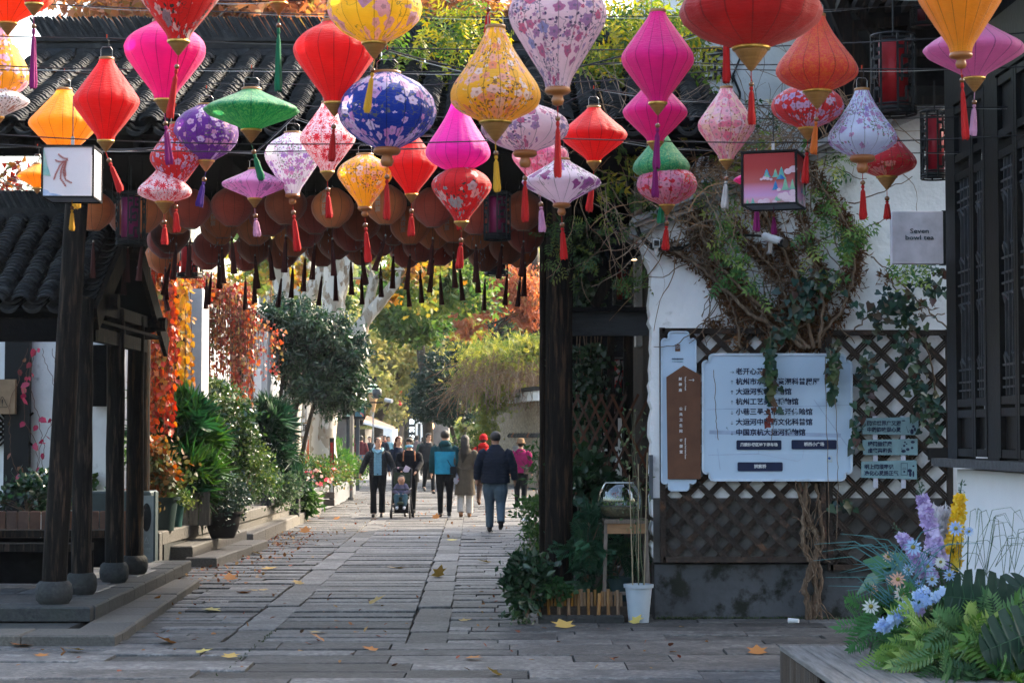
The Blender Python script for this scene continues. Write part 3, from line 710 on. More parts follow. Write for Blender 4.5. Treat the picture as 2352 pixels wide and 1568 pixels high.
# ================================================================ silk lanterns
def fabric(name,base,kind='plain',c1=(.8,.8,.8),c2=(.5,.4,.6),c3=(.1,.15,.05),ribs=16,Rm=.2,tr=.42,base2=None,den=.45,vs=14):
    m,n,o=_nodes(name)
    uv=N(n,'ShaderNodeUVMap',uv_map='UVMap').outputs[0]
    sep=N(n,'ShaderNodeSeparateXYZ',{0:uv})
    oi=N(n,'ShaderNodeObjectInfo').outputs['Random']
    off=N(n,'ShaderNodeVectorMath',{0:uv,1:N(n,'ShaderNodeCombineXYZ',{0:math_(n,'MULTIPLY',oi,7.0),1:math_(n,'MULTIPLY',oi,13.0)}).outputs[0]},operation='ADD').outputs[0]
    nz=N(n,'ShaderNodeTexNoise',{'Vector':off,'Scale':9.0,'Detail':5.0})
    col=mixc(n,stepr(n,nz.outputs[0],.35,.7),base,base2 or tuple(x*.85 for x in base))
    def flowers(scale,R0,petal,thr,ccol,ccol2,colin,k=5,cl=4.0,clt=.5):
        thr=thr+.17 if kind=='floral' else thr+.04
        vo=N(n,'ShaderNodeTexVoronoi',{'Vector':off,'Scale':scale,'Randomness':.9},voronoi_dimensions='2D')
        d=N(n,'ShaderNodeVectorMath',{0:N(n,'ShaderNodeVectorMath',{0:off,1:(scale,scale,0)},operation='MULTIPLY').outputs[0],1:N(n,'ShaderNodeVectorMath',{0:vo.outputs['Position'],1:(scale,scale,0)},operation='MULTIPLY').outputs[0]},operation='SUBTRACT').outputs[0]
        s=N(n,'ShaderNodeSeparateXYZ',{0:d}); ang=math_(n,'ARCTAN2',s.outputs[1],s.outputs[0])
        cc=N(n,'ShaderNodeSeparateColor',{0:vo.outputs['Color']})
        ang=math_(n,'ADD',ang,math_(n,'MULTIPLY',cc.outputs[1],6.28))
        pet=math_(n,'ADD',math_(n,'MULTIPLY',math_(n,'COSINE',math_(n,'MULTIPLY',ang,float(k))),petal),1-petal)
        ln=N(n,'ShaderNodeVectorMath',{0:d},operation='LENGTH').outputs['Value']
        rad=math_(n,'MULTIPLY',pet,math_(n,'MULTIPLY_ADD',cc.outputs[2],R0*.5,R0*.6))
        mask=math_(n,'LESS_THAN',ln,rad)
        cn=N(n,'ShaderNodeTexNoise',{'Vector':off,'Scale':cl,'Detail':1.0})
        gate_=math_(n,'GREATER_THAN',math_(n,'ADD',math_(n,'MULTIPLY',cc.outputs[0],.35),cn.outputs[0]),thr)
        mask=math_(n,'MULTIPLY',mask,gate_)
        fc=mixc(n,cc.outputs[1],ccol,ccol2)
        core=math_(n,'LESS_THAN',ln,math_(n,'MULTIPLY',rad,.28))
        fc=mixc(n,math_(n,'MULTIPLY',core,.7),fc,tuple(x*.35+.05 for x in ccol2))
        fc=mixc(n,math_(n,'MULTIPLY',stepr(n,N(n,'ShaderNodeTexNoise',{'Vector':off,'Scale':120.0}).outputs[0],.4,.7),.35),fc,tuple(x*.6 for x in ccol))
        return mixc(n,mask,colin,fc)
    if kind in ('floral','dense'):
        # stems and leaves first
        sn=N(n,'ShaderNodeTexNoise',{'Vector':off,'Scale':16.0,'Detail':1.5})
        st=math_(n,'LESS_THAN',math_(n,'ABSOLUTE',math_(n,'SUBTRACT',sn.outputs[0],.5)),.010)
        cn=N(n,'ShaderNodeTexNoise',{'Vector':off,'Scale':4.0,'Detail':1.0})
        st=math_(n,'MULTIPLY',st,math_(n,'GREATER_THAN',cn.outputs[0],.47))
        col=mixc(n,math_(n,'MULTIPLY',st,.8),col,c3)
        col=flowers(vs*3.0,.42,.25,den+.22,c3,tuple(x*1.6 for x in c3),col,k=2)
        col=flowers(vs*2.6,.42,.2,den+.2,c1,c2,col)
        col=flowers(vs*1.1,.5,.14,den+.16,c1,c2,col,cl=3)
        if kind=='dense': col=flowers(vs*1.5,.6,.12,den+.08,c2,c1,col,cl=3); col=flowers(vs*1.1,.55,.12,den+.1,c1,c2,col,cl=2.5)
    if kind=='damask':
        wv=N(n,'ShaderNodeTexNoise',{'Vector':off,'Scale':26.0,'Detail':.5,'Distortion':1.6})
        l=math_(n,'LESS_THAN',math_(n,'ABSOLUTE',math_(n,'SUBTRACT',wv.outputs[0],.5)),.045)
        col=mixc(n,l,col,c1)
        col=flowers(vs,.42,.3,den,c1,c2,col,k=9,cl=2)
    if kind=='brocade':
        wv=N(n,'ShaderNodeTexNoise',{'Vector':off,'Scale':40.0,'Detail':2.0,'Distortion':2.0})
        l=stepr(n,wv.outputs[0],.5,.56); col=mixc(n,math_(n,'MULTIPLY',l,.6),col,c1)
    # seams over the ribs
    ph=math_(n,'FRACT',math_(n,'MULTIPLY_ADD',sep.outputs[0],ribs/(2*math.pi*Rm),.5))
    seam=math_(n,'LESS_THAN',math_(n,'ABSOLUTE',math_(n,'SUBTRACT',ph,.5)),.028)
    col=mixc(n,math_(n,'MULTIPLY',seam,.7),col,tuple(x*.25 for x in base))
    mp=N(n,'ShaderNodeMapping',{0:uv,3:(1,6,1)}).outputs[0]
    fb=N(n,'ShaderNodeTexNoise',{'Vector':mp,'Scale':18.0,'Detail':3.0})
    wv2=N(n,'ShaderNodeTexNoise',{'Vector':uv,'Scale':500.0})
    hh=math_(n,'ADD',fb.outputs[0],math_(n,'MULTIPLY',wv2.outputs[0],.15))
    bp=N(n,'ShaderNodeBump',{'Strength':.9,'Distance':.008,'Height':hh})
    b=N(n,'ShaderNodeBsdfPrincipled',{'Base Color':col,'Roughness':.5,'Specular IOR Level':.25,'Sheen Weight':.3,'Normal':bp.outputs[0]})
    t=N(n,'ShaderNodeBsdfTranslucent',{'Color':N(n,'ShaderNodeHueSaturation',{'Color':col,'Value':1.25}).outputs[0]})
    n.links.new(N(n,'ShaderNodeMixShader',{0:tr,1:b.outputs[0],2:t.outputs[0]}).outputs[0],o.inputs[0]); return m
PROF={
 'diamond':[(0,.20),(.05,.24),(.25,.58),(.48,.97),(.56,.98),(.8,.56),(.95,.27),(1,.24)],
 'disc':[(0,.18),(.04,.22),(.2,.5),(.42,.9),(.52,1),(.62,.9),(.82,.5),(.96,.22),(1,.2)],
 'balloon':[(0,.26),(.04,.38),(.12,.68),(.22,.9),(.34,1),(.46,.93),(.7,.6),(.93,.27),(1,.24)],
 'onion':[(0,.2),(.06,.23),(.25,.42),(.45,.68),(.62,.92),(.74,1),(.84,.93),(.94,.62),(1,.28)],
 'oval':[(0,.22),(.05,.42),(.15,.70),(.3,.92),(.5,1),(.68,.93),(.84,.70),(.95,.4),(1,.22)],
 'ball':[(0,.26),(.07,.5),(.18,.77),(.32,.95),(.48,1),(.65,.94),(.82,.74),(.94,.46),(1,.28)],
}
def shade_mesh(shape,Rm,H,ribs=16,sub=3,rows_=22,sag=.032):
    pr=PROF[shape]; ts=np.linspace(0,1,rows_); x=np.array([p[0] for p in pr]); y=np.array([p[1] for p in pr])
    dd=np.linspace(0,1,400); rr=np.interp(dd,x,y); k=np.ones(33)/33; pad=np.concatenate([np.full(16,rr[0]),rr,np.full(16,rr[-1])]); rs=np.convolve(pad,k,'valid')
    r=np.interp(ts,dd,rs); n=ribs*sub; vs=[];
    for i,t in enumerate(ts):
        for j in range(n):
            q=(j%sub)/sub; s_=1-sag*4*q*(1-q)*(.4+r[i])
            if sub>1 and q>0: s_*=1-.004*math.sin(i*2.1+j)
            a=2*math.pi*j/n; R_=Rm*r[i]*s_
            vs.append((R_*math.cos(a),R_*math.sin(a),H*(1-t)))
    fs=[];uv=[]
    for i in range(rows_-1):
        for j in range(n):
            j2=(j+1)%n; fs.append((i*n+j,(i+1)*n+j,(i+1)*n+j2,i*n+j2))
            u0=2*math.pi*Rm*j/n; u1=2*math.pi*Rm*(j+1)/n; v0=H*(1-ts[i])*1.3; v1=H*(1-ts[i+1])*1.3
            uv+=[u0,v0,u0,v1,u1,v1,u1,v0]
    me=bpy.data.meshes.new('shade'); me.from_pydata(vs,[],fs); l=me.uv_layers.new(name='UVMap'); l.data.foreach_set('uv',uv)
    me.polygons.foreach_set('use_smooth',[True]*len(me.polygons)); me.update(); return me,r[0]*Rm,r[-1]*Rm
gold=M('gold_foil',(.75,.48,.12),(.5,.3,.06),rough=.28,metal=.85,scale=30,bump=.3)
woodf=M('turned_wood',(.36,.17,.05),(.26,.115,.03),rough=.4,scale=8,bump=0,stretch=(1,1,12),spec=.5)
woodo=M('orange_wood',(.42,.15,.04),(.32,.11,.03),rough=.35,bump=0,spec=.5)
beadm=M('bead_wood',(.22,.09,.03),(.14,.05,.02),rough=.2,bump=0,spec=.6)
wirem=M('wire',(.02,.02,.024),rough=.5,bump=0)
steelm=M('steel_wire',(.35,.35,.36),rough=.35,metal=.9,bump=0)
def tasm(c,nm): return M('tassel_'+nm,c,tuple(x*.6 for x in c),rough=.75,scale=30,stretch=(1,1,.05),bump=.6,bscale=160,transl=.15)
TAS={'red':tasm((.62,.012,.012),'red'),'yellow':tasm((.82,.42,.03),'yellow'),'green':tasm((.01,.20,.09),'green'),'purple':tasm((.09,.03,.28),'purple'),
 'magenta':tasm((.30,.01,.16),'magenta'),'pink':tasm((.72,.35,.55),'pink'),'orange':tasm((.75,.16,.02),'orange'),'white':tasm((.75,.72,.68),'white'),'dark':tasm((.085,.016,.014),'dark')}
def tassel(parent,x0,z0,L,mat,swing=0.0,bead=True,w=.020,dirn=None,cord=.04,parts=True,beadmat=None):
    """hangs from local (0,0,z0); total length L"""
    mb=MB(); ca=math.cos(swing); sa=math.sin(swing)
    def q(s,off=0): return Vector((x0+sa*s*.9+ca*off,0,z0-ca*s))
    br=w*.62 if bead else 0
    MB().tube([q(0),q(cord)],.0022,4).build('cord',mat,parent)
    if bead: MB().ball(q(cord+br),br,12,8).build('bead',beadmat or beadm,parent,smooth=True)
    s0=cord+2*br
    m=MB(); n=22
    prof=[(0,.30),(.02,.42),(.07,.46),(.11,.25),(.13,.30),(.2,.52),(.45,.66),(.75,.80),(.93,.93),(1,.8)]
    Ls=L-s0; pts=[q(s0+Ls*t) for t,_ in prof]
    k0=len(m.v); vs=[]
    ph=random.random()*6
    for i,(t,r) in enumerate(prof):
        for j in range(n):
            a=2*math.pi*j/n; rr=w*r*(1+(.16*math.sin(j*2.4*2+ph)+.10*(random.random()-.5))*(1 if t>.15 else 0))
            vs.append(pts[i]+Vector((rr*math.cos(a)*ca,rr*math.sin(a),rr*math.cos(a)*sa - (random.uniform(0,.018) if t==1 else 0))))
    fs=[(i*n+j,(i+1)*n+j,(i+1)*n+(j+1)%n,i*n+(j+1)%n) for i in range(len(prof)-1) for j in range(n)]
    fs+=[tuple(range(n)),tuple((len(prof)-1)*n+j for j in range(n-1,-1,-1))]
    m.add(vs,fs); m.build('tassel_skirt',mat,parent)
FAB={}
def fab(key,Rm):
    k=key+'_%.2f'%Rm
    if k in FAB: return FAB[k]
    a=dict(
     red=dict(base=(.72,.008,.008)), deepred=dict(base=(.50,.005,.006)), yellow=dict(base=(.88,.36,.012)), orange=dict(base=(.86,.13,.01)),
     magenta=dict(base=(.82,.008,.30)), magenta2=dict(base=(.78,.02,.45)), pinkp=dict(base=(.80,.22,.50)),
     green=dict(base=(.015,.30,.12),kind='brocade',c1=(.25,.55,.2)), amber=dict(base=(.95,.44,.01)),
     orangered=dict(base=(.72,.06,.04),kind='brocade',c1=(.75,.22,.03)),
     yellowfl=dict(base=(.90,.50,.02),kind='floral',c1=(.85,.8,.85),c2=(.8,.2,.04),c3=(.09,.05,.04),den=.36),
     yellowbig=dict(base=(.88,.60,.03),kind='dense',c1=(.8,.45,.62),c2=(.40,.25,.55),c3=(.12,.15,.05),den=.62,vs=9),
     goldleft=dict(base=(.85,.42,.02),kind='dense',c1=(.85,.75,.85),c2=(.75,.3,.55),c3=(.12,.05,.15),den=.58,vs=10),
     pinkfl=dict(base=(.86,.64,.70),kind='floral',c1=(.6,.1,.2),c2=(.25,.3,.55),c3=(.04,.03,.09),den=.36),
     redteal=dict(base=(.72,.015,.02),kind='floral',c1=(.2,.5,.55),c2=(.85,.72,.68),c3=(.03,.05,.04),den=.40,vs=9),
     redbird=dict(base=(.62,.015,.012),kind='floral',c1=(.75,.7,.65),c2=(.12,.16,.22),c3=(.02,.03,.025),den=.36,vs=8),
     blue=dict(base=(.004,.04,.34),kind='dense',c1=(.75,.7,.85),c2=(.62,.25,.55),c3=(.12,.14,.1),den=.56,vs=12),
     purple=dict(base=(.14,.015,.27),kind='dense',c1=(.7,.62,.8),c2=(.55,.2,.35),c3=(.12,.14,.08),den=.66,vs=13),
     whitefl=dict(base=(.86,.85,.89),kind='floral',c1=(.40,.22,.60),c2=(.75,.3,.5),c3=(.12,.16,.10),den=.33),
     whitefl2=dict(base=(.74,.80,.95),kind='floral',c1=(.32,.25,.62),c2=(.75,.35,.5),c3=(.10,.15,.08),den=.33),
     whitecut=dict(base=(.80,.79,.84),kind='floral',c1=(.15,.12,.12),c2=(.5,.2,.15),c3=(.05,.04,.04),den=.4),
     damask=dict(base=(.90,.80,.85),kind='damask',c1=(.66,.02,.05),c2=(.66,.02,.05),den=.35,vs=11),
     redfl=dict(base=(.70,.02,.025),kind='floral',c1=(.75,.65,.82),c2=(.45,.3,.6),c3=(.12,.08,.08),den=.36,vs=15),
     redfl2=dict(base=(.62,.01,.03),kind='dense',c1=(.8,.3,.4),c2=(.75,.45,.2),c3=(.18,.2,.05),den=.62,vs=13),
     redpink=dict(base=(.72,.02,.05),kind='dense',c1=(.86,.5,.62),c2=(.80,.12,.30),c3=(.4,.3,.2),den=.40,vs=12),
     pinkrose=dict(base=(.80,.22,.42),kind='dense',c1=(.85,.6,.7),c2=(.72,.08,.2),c3=(.3,.2,.12),den=.45,vs=12),
     cream=dict(base=(.86,.62,.50),kind='dense',c1=(.80,.15,.28),c2=(.9,.75,.8),c3=(.30,.10,.03),den=.46,vs=10),
     pinkdisc=dict(base=(.80,.36,.66),kind='floral',c1=(.78,.6,.8),c2=(.3,.1,.3),c3=(.12,.08,.15),den=.38,vs=16),
     whitepurple=dict(base=(.88,.74,.82),kind='floral',c1=(.28,.04,.16),c2=(.4,.15,.45),c3=(.06,.12,.05),den=.42,vs=9),
    )[key]
    FAB[k]=fabric('silk_'+k,Rm=Rm,**a); return FAB[k]
ROWD=[6.9,7.9,9.1,10.4,11.8,13.3,14.6]
hooks={}
WIRED={}
def lantern(shape,x,yt,yb,w,key,tas,label,tx=None,ty=None,wm=None,fin='cone',bead=True,swing=0.0,D=None):
    wm=wm or {'diamond':.39,'disc':.52,'balloon':.42,'onion':.42,'oval':.47}[shape]
    if D is None:
        D=F*wm/w; D=min(ROWD,key=lambda r:abs(r-D))
    Rm=px(w,D)/2; pt=P(x,yt,D); pb=P(x,yb,D); H=pt.z-pb.z
    t=thing('silk_lantern',label,'lantern',pb,random.uniform(0,.4),'silk lanterns strung over the lane')
    me,rt,rb=shade_mesh(shape,Rm,H)
    link('shade',me,fab(key,round(Rm,2)),t)
    plain=shape
    MB().lathe([(rt*1.02,H-.004),(rt*1.06,H),(rt*1.06,H+.012),(rt*.9,H+.012),(rt*.9,H-.004)],24,caps=False).build('top_rim',fab(key,round(Rm,2)) if False else woodf,t,smooth=True)
    hh=.075; hw=rt*.8
    MB().tube([(-hw,0,H),(-hw,0,H+hh*.8),(-hw*.7,0,H+hh),(hw*.7,0,H+hh),(hw,0,H+hh*.8),(hw,0,H)],.0018,4).build('handle',steelm,t)
    hz=H+hh+.05
    MB().tube([(0,0,H+hh-.004),(.012,0,H+hh+.01),(.012,0,hz-.012),(0,0,hz),(-.010,0,hz-.008)],.0026,5).build('hook',wirem,t)
    MB().box((0,0,hz+.014),(.006,.006,.024)).build('cable_tie',M('orange_tie',(.6,.05,.01),bump=0),t)
    if fin=='cone':
        MB().lathe([(rb*.95,-.002),(rb*1.05,-.001),(rb*1.03,-.012),(rb*.95,-.014)][::-1],20).build('gold_collar',gold,t,smooth=True)
        pr=[(.002,-.014-rb*1.15),(rb*.18,-.014-rb*1.02),(rb*.30,-.014-rb*.85),(rb*.34,-.014-rb*.8),(rb*.48,-.014-rb*.62),(rb*.52,-.014-rb*.58),(rb*.66,-.014-rb*.38),(rb*.7,-.014-rb*.34),(rb*.86,-.014-rb*.1),(rb*.9,-.013)]
        MB().lathe(pr,20).build('finial',woodf,t,smooth=False); fb=.014+rb*1.15
    else:
        pr=[(.002,-rb*1.5),(rb*.4,-rb*1.4),(rb*.52,-rb*1.05),(rb*.42,-rb*.72),(rb*.38,-rb*.6),(rb*.9,-rb*.5),(rb*1.08,-rb*.3),(rb*1.05,-.01),(rb,0)]
        MB().lathe(pr,20).build('finial',woodo,t,smooth=True); fb=rb*1.5
    if ty is not None:
        yfb=784-(0) # lengths straight from the picture scale
        L=px(ty-yb,D)-fb
        if L>.05:
            sw=0 if tx is None else math.atan2(px(tx-x,D),L)
            t2=bpy.data.objects.new('tassel',None); C.objects.link(t2); t2.parent=t; t2.rotation_euler=(0,0,-t.rotation_euler[2])
            tassel(t2,0,-fb,L/max(.6,math.cos(sw)),TAS[tas],sw,bead,w=max(.017,px(9.5,D)))
    WIRED.setdefault(D,[]).append((pb.x,pb.z+hz))
    return t
Lx=lantern
Lx('disc',18,-62,52,210,'orange','red','orange disc lantern cut by the top left corner')
Lx('onion',2,45,222,134,'goldleft','red','gold lantern with pink and white peonies at the left edge',fin='ball')
Lx('disc',-6,192,268,150,'whitecut','red','white flowered disc lantern under the gold peony lantern')
Lx('diamond',146,207,355,166,'amber','yellow','plain golden yellow lantern in front of the white box lantern',tx=183,ty=476,wm=.46)
Lx('diamond',243,137,322,158,'red','red','plain red diamond lantern with tassel swinging right',tx=282,ty=437)
Lx('balloon',378,52,228,194,'magenta','magenta','large hot pink balloon lantern behind the red bird lantern',tx=392,ty=375)
Lx('balloon',410,-92,93,205,'redbird','red','red balloon lantern printed with grey and white birds cut by the top edge',tx=390,ty=268)
Lx('oval',473,243,368,153,'purple','purple','purple oval lantern with pale blossom clusters',tx=456,ty=472)
Lx('disc',577,207,297,228,'green','green','flat green brocade disc lantern',tx=604,ty=410,wm=.56)
Lx('diamond',402,285,435,122,'redfl','red','red lantern with blossom sprays between the purple and the damask one',tx=408,ty=530)
Lx('onion',378,378,463,128,'damask','red','lower left white lantern with red damask scrolls',tx=379,ty=558)
Lx('disc',585,390,455,158,'pinkdisc','pink','small flat pink blossom lantern left of the white balloon lantern',tx=592,ty=540)
Lx('balloon',672,307,446,134,'whitefl','red','white balloon lantern with purple flower sprigs',ty=574,fin='ball',tx=686)
Lx('diamond',752,237,393,134,'damask','red','red and white damask diamond lantern left of the blue one',ty=498,tx=757)
Lx('balloon',768,52,235,195,'red','red','large plain red balloon lantern beside the blue one',ty=366,tx=762)
Lx('oval',860,-62,97,224,'yellowbig','yellow','yellow oval lantern with lilac peonies cut by the top edge',ty=255,tx=842)
Lx('oval',889,170,340,230,'blue','red','big royal blue oval lantern with blossom clusters',ty=500,fin='ball',wm=.52)
Lx('balloon',838,357,475,131,'yellowfl','red','small yellow balloon lantern with orange twigs and white flowers',ty=600,fin='ball',tx=848)
Lx('diamond',945,305,445,124,'red','red','plain red lantern behind the blue one',ty=540)
Lx('onion',1052,235,392,153,'magenta2','red','orchid pink onion-shaped lantern',ty=526,fin='ball',tx=1058)
Lx('balloon',1060,382,508,142,'redteal','red','red balloon lantern with teal leaves and cream flowers',ty=613,tx=1055)
Lx('onion',1138,65,278,216,'yellowfl','yellow','big yellow onion-shaped lantern with white and orange flowers',ty=438,tx=1143)
Lx('balloon',1281,-60,202,232,'pinkfl','red','largest pale pink balloon lantern with blue and red blossoms cut by the top edge',ty=402,fin='ball')
Lx('oval',1206,240,347,206,'pinkfl','red','pale pink wide lantern behind the big yellow one',ty=505,fin='ball')
Lx('balloon',1241,320,428,134,'pinkrose','pink','rose pink peony balloon lantern with pink tassel',ty=530,tx=1247)
Lx('disc',1290,368,467,190,'whitepurple','red','pale lantern with dark purple flowers and green leaves',ty=593,fin='ball',tx=1296)
Lx('disc',1364,248,370,160,'red','red','plain red wide lantern right of the pale pink ones',ty=483,wm=.45,tx=1352)
Lx('diamond',1511,28,235,176,'magenta','magenta','upper hot pink diamond lantern of the overlapping pair',ty=385,tx=1507)
Lx('diamond',1505,186,325,156,'magenta','magenta','lower hot pink diamond lantern of the overlapping pair',ty=450)
Lx('onion',1519,306,413,136,'green','green','green brocade onion-shaped lantern below the hot pink pair',ty=510,tx=1516)
Lx('oval',1532,378,470,142,'redpink','red','red and pink peony lantern half hidden under the green one',ty=572,tx=1527)
Lx('oval',1725,-52,108,335,'deepred','red','very wide deep red lantern cut by the top edge',ty=280,wm=.6)
Lx('diamond',1669,203,367,138,'cream','white','cream diamond lantern with pink roses and white tassel',ty=475,tx=1663)
Lx('onion',1877,38,208,194,'orangered','orange','orange red brocade onion-shaped lantern',ty=350,tx=1866)
Lx('oval',1855,196,293,170,'redfl','red','red oval lantern with small lilac flowers under the orange red one',ty=418,tx=1848,wm=.43)
Lx('onion',1981,208,358,162,'whitefl2','red','bluish white onion-shaped lantern with purple flower sprays',ty=500,fin='ball')
Lx('onion',2037,292,405,140,'redfl2','red','red onion-shaped lantern with gold chrysanthemums behind the bluish white one',ty=502)
Lx('balloon',2207,-100,122,207,'yellow','red','large plain yellow balloon lantern cut by the top edge at right',ty=318,fin='ball',tx=2218)
Lx('disc',2238,48,178,240,'pinkp','pink','plain pink wide lantern behind the yellow one at right',ty=308,tx=2234)
Lx('disc',85,378,430,96,'amber','yellow','small flat yellow lantern behind the white box lantern')
Lx('disc',1738,388,436,110,'magenta','magenta','hot pink lantern mostly hidden behind the red box lantern',ty=528,D=14.6)
# lanterns whose shades hang above the frame, only finials and tassels reach into view
for (x,yb,ty,tas,lab) in ((78,8,202,'magenta','lantern above the frame with plum tassel at top left'),(640,6,208,'green','lantern above the frame with green tassel and wooden finial'),
    (1121,-30,80,'red','lantern above the frame whose red tassel hangs left of the big yellow onion'),(1667,-20,188,'red','lantern above the frame with dark bead and red tassel before the deep red one'),
    (2215,-30,176,'red','lantern above the frame with dark bead and red tassel before the yellow one')):
    Lx('diamond',x,yb-185,yb,170,'red',tas,lab,ty=ty)
# strings of wire carrying the lanterns
wg='black wires carrying the silk lanterns'
for i,(D,pts) in enumerate(sorted(WIRED.items())):
    pts=sorted(pts); xs=[p[0] for p in pts]
    zmax=max(p[1] for p in pts)
    # wires at several heights: chain neighbours that share a height band
    bands={}
    for p in pts: bands.setdefault(int(p[1]/.5),[]).append(p)
    o=thing('lantern_wire','black wire strung across the lane at %s carrying lanterns'%['the nearest row','the second row','the third row','the middle row','the fifth row','the sixth row','the farthest row'][ROWD.index(D)],'wire',(0,D,3),group=wg)
    for b,pp in bands.items():
        pp=sorted(pp); pp=[q for i_,q in enumerate(pp) if i_==0 or q[0]-pp[i_-1][0]>.02]; z0=pp[0][1]; P0=[(-.30*D-1,z0+.15)]+pp+[(.30*D+1,pp[-1][1]+.15)]
        path=[]
        for a,c in zip(P0[:-1],P0[1:]):
            L=c[0]-a[0]; k=max(3,int(L/.15))
            for j in range(k): t=j/k; path.append((a[0]+L*t,D+.004*math.sin(t*9),a[1]+(c[1]-a[1])*t-.02*L*math.sin(math.pi*t)+.004))
        path.append((P0[-1][0],D,P0[-1][1]))
        MB().tube(path,.0038,4).build('cable',wirem,o,True)
        path2=[(x,y+.01,z-.006+.008*math.sin(x*5)) for x,y,z in path]
        if b%2: MB().tube(path2,.002,3).build('cable',steelm if b%2 else wirem,o,True)
# ================================================================ box lanterns
def boxlantern(x0,y0,x1,y1,D,rz,label,tcol,tx,ty):
    a=P(x0,y0,D); b=P(x1,y1,D); s=(b.x-a.x); h=a.z-b.z; c=((a.x+b.x)/2,D+s/2,b.z)
    t=thing('box_lantern',label,'lantern',c,rz,'square box lanterns')
    e=s/2; f=.012
    m=MB()
    for i in (-1,1):
        for j in (-1,1): m.beam((i*e,j*e,0),(i*e,j*e,h),f,f)
        for z in (0,h): m.beam((-e,i*e,z),(e,i*e,z),f,f); m.beam((i*e,-e,z),(i*e,e,z),f,f)
    m.build('frame',black_m,t)
    MB().box((0,0,h*.9),(.02,.02,h*.7)).build('inner_rod',steelm,t)
    MB().tube([(0,0,h),(0,0,h+.35)],.004,5).build('hanging_cord',wirem,t)
    MB().box((0,0,.004),(s-.01,s-.01,.004)).build('bottom_panel',M('box_bottom',(.25,.27,.33),bump=0),t)
    MB().box((0,0,h-.004),(s-.01,s-.01,.004)).build('top_panel',M('box_bottom',(.25,.27,.33),bump=0),t)
    if ty:
        t2=thing_part('tassel',t); tassel(t2,0,0,px(ty-y1,D),TAS[tcol],0,True,w=.02)
    return t,s,h,e
def facequad(parent,name,mat,w,h,rot,dist,z0=.008):
    m=MB().add([(-w/2,-dist,z0),(w/2,-dist,z0),(w/2,-dist,z0+h),(-w/2,-dist,z0+h)],[(0,1,2,3)]); me=m.mesh(name)
    me.transform(Matrix.Rotation(rot,4,'Z')); l=me.uv_layers.new(name='UVMap'); l.data.foreach_set('uv',[0,0,1,0,1,1,0,1])
    return link(name,me,mat,parent)
# white one
t,s,h,e=boxlantern(96,335,211,452,12.6,R(2),'white box lantern with a pale red feather drawing hanging at left','yellow',133,520)
pw=M('white_paper',(.80,.80,.86),(.76,.76,.82),rough=.6,bump=0,transl=.3)
for k in range(4): facequad(t,'panel',pw,s-.02,h-.02,k*math.pi/2,e-.002)
dr=MB(); rp=M('red_print',(.62,.22,.2),bump=0,rough=.8)
def FP(u,v): return Vector(((u-.5)*s,-e-.003,v*h))
tails=[[(.42,.70),(.34,.6),(.27,.45),(.22,.3)],[(.44,.69),(.37,.52),(.36,.36),(.5,.16)],[(.46,.69),(.41,.5),(.46,.33),(.62,.25)],[(.47,.69),(.44,.55),(.46,.42),(.46,.4)],[(.5,.72),(.4,.68),(.3,.69),(.24,.73)],[(.5,.74),(.42,.75),(.35,.8),(.3,.85)]]
for tl in tails:
    q=[]
    for i in range(len(tl)-1):
        for k in range(6): f_=k/6; q.append((tl[i][0]*(1-f_)+tl[i+1][0]*f_,tl[i][1]*(1-f_)+tl[i+1][1]*f_))
    for i in range(len(q)-1):
        a,b=FP(*q[i]),FP(*q[i+1]); dr.beam(a,b,.002,.006,(0,1,0)); 
        dd=(b-a).normalized(); nn=Vector((-dd.z,0,dd.x))
        for sg in (-1,1): dr.add([a,a+nn*sg*.009-dd*.003,b],[(0,1,2)]); dr.add([a,b,a+nn*sg*.009-dd*.003],[(0,1,2)])
dr.build('printed_feathers',rp,t)
dr=MB(); dr.add([FP(.02,.95),FP(.02,.42),FP(.17,.4),FP(.10,.62),FP(.05,.86)],[(0,1,2,3,4)]); dr.build('printed_hill',M('teal_print',(.20,.48,.46),(.5,.62,.5),scale=14,bump=0),t)
dr=MB(); dr.add([FP(.02,.16),FP(.02,.02),FP(.4,.02),FP(.3,.05),FP(.16,.07),FP(.12,.12)],[(0,1,2,3,4,5)]); dr.build('printed_waves',M('blue_print',(.15,.35,.62),(.6,.65,.8),scale=20,bump=0),t)
# red one
t,s,h,e=boxlantern(1722,347,1848,468,12.2,R(-17),'red box lantern printed with blue-green hills and clouds at right','magenta',1770,528)
mg,n,o=_nodes('sunset_print')
sep=N(n,'ShaderNodeSeparateXYZ',{0:N(n,'ShaderNodeUVMap',uv_map='UVMap').outputs[0]})
rr=N(n,'ShaderNodeValToRGB',{0:sep.outputs[1]}); el=rr.color_ramp.elements
el[0].position=0; el[0].color=(.70,.35,.36,1); el[1].position=1; el[1].color=(.38,.008,.012,1)
for p_,c_ in ((.15,(.62,.33,.62)),(.3,(.60,.24,.42)),(.42,(.50,.10,.10)),(.7,(.42,.02,.02))):
    q=el.new(p_); q.color=c4(c_)
n.links.new(N(n,'ShaderNodeBsdfPrincipled',{'Base Color':rr.outputs[0],'Roughness':.5}).outputs[0],o.inputs[0])
for k in range(4): facequad(t,'panel',mg,s-.02,h-.02,k*math.pi/2,e-.002)
cl=M('cloud_print',(.80,.66,.76),(.7,.5,.6),scale=20,bump=0); hl=M('hill_print',(.10,.40,.45),(.35,.62,.35),scale=22,bump=0); hb_=M('hill_print_blue',(.03,.15,.55),(.1,.4,.55),scale=20,bump=0)
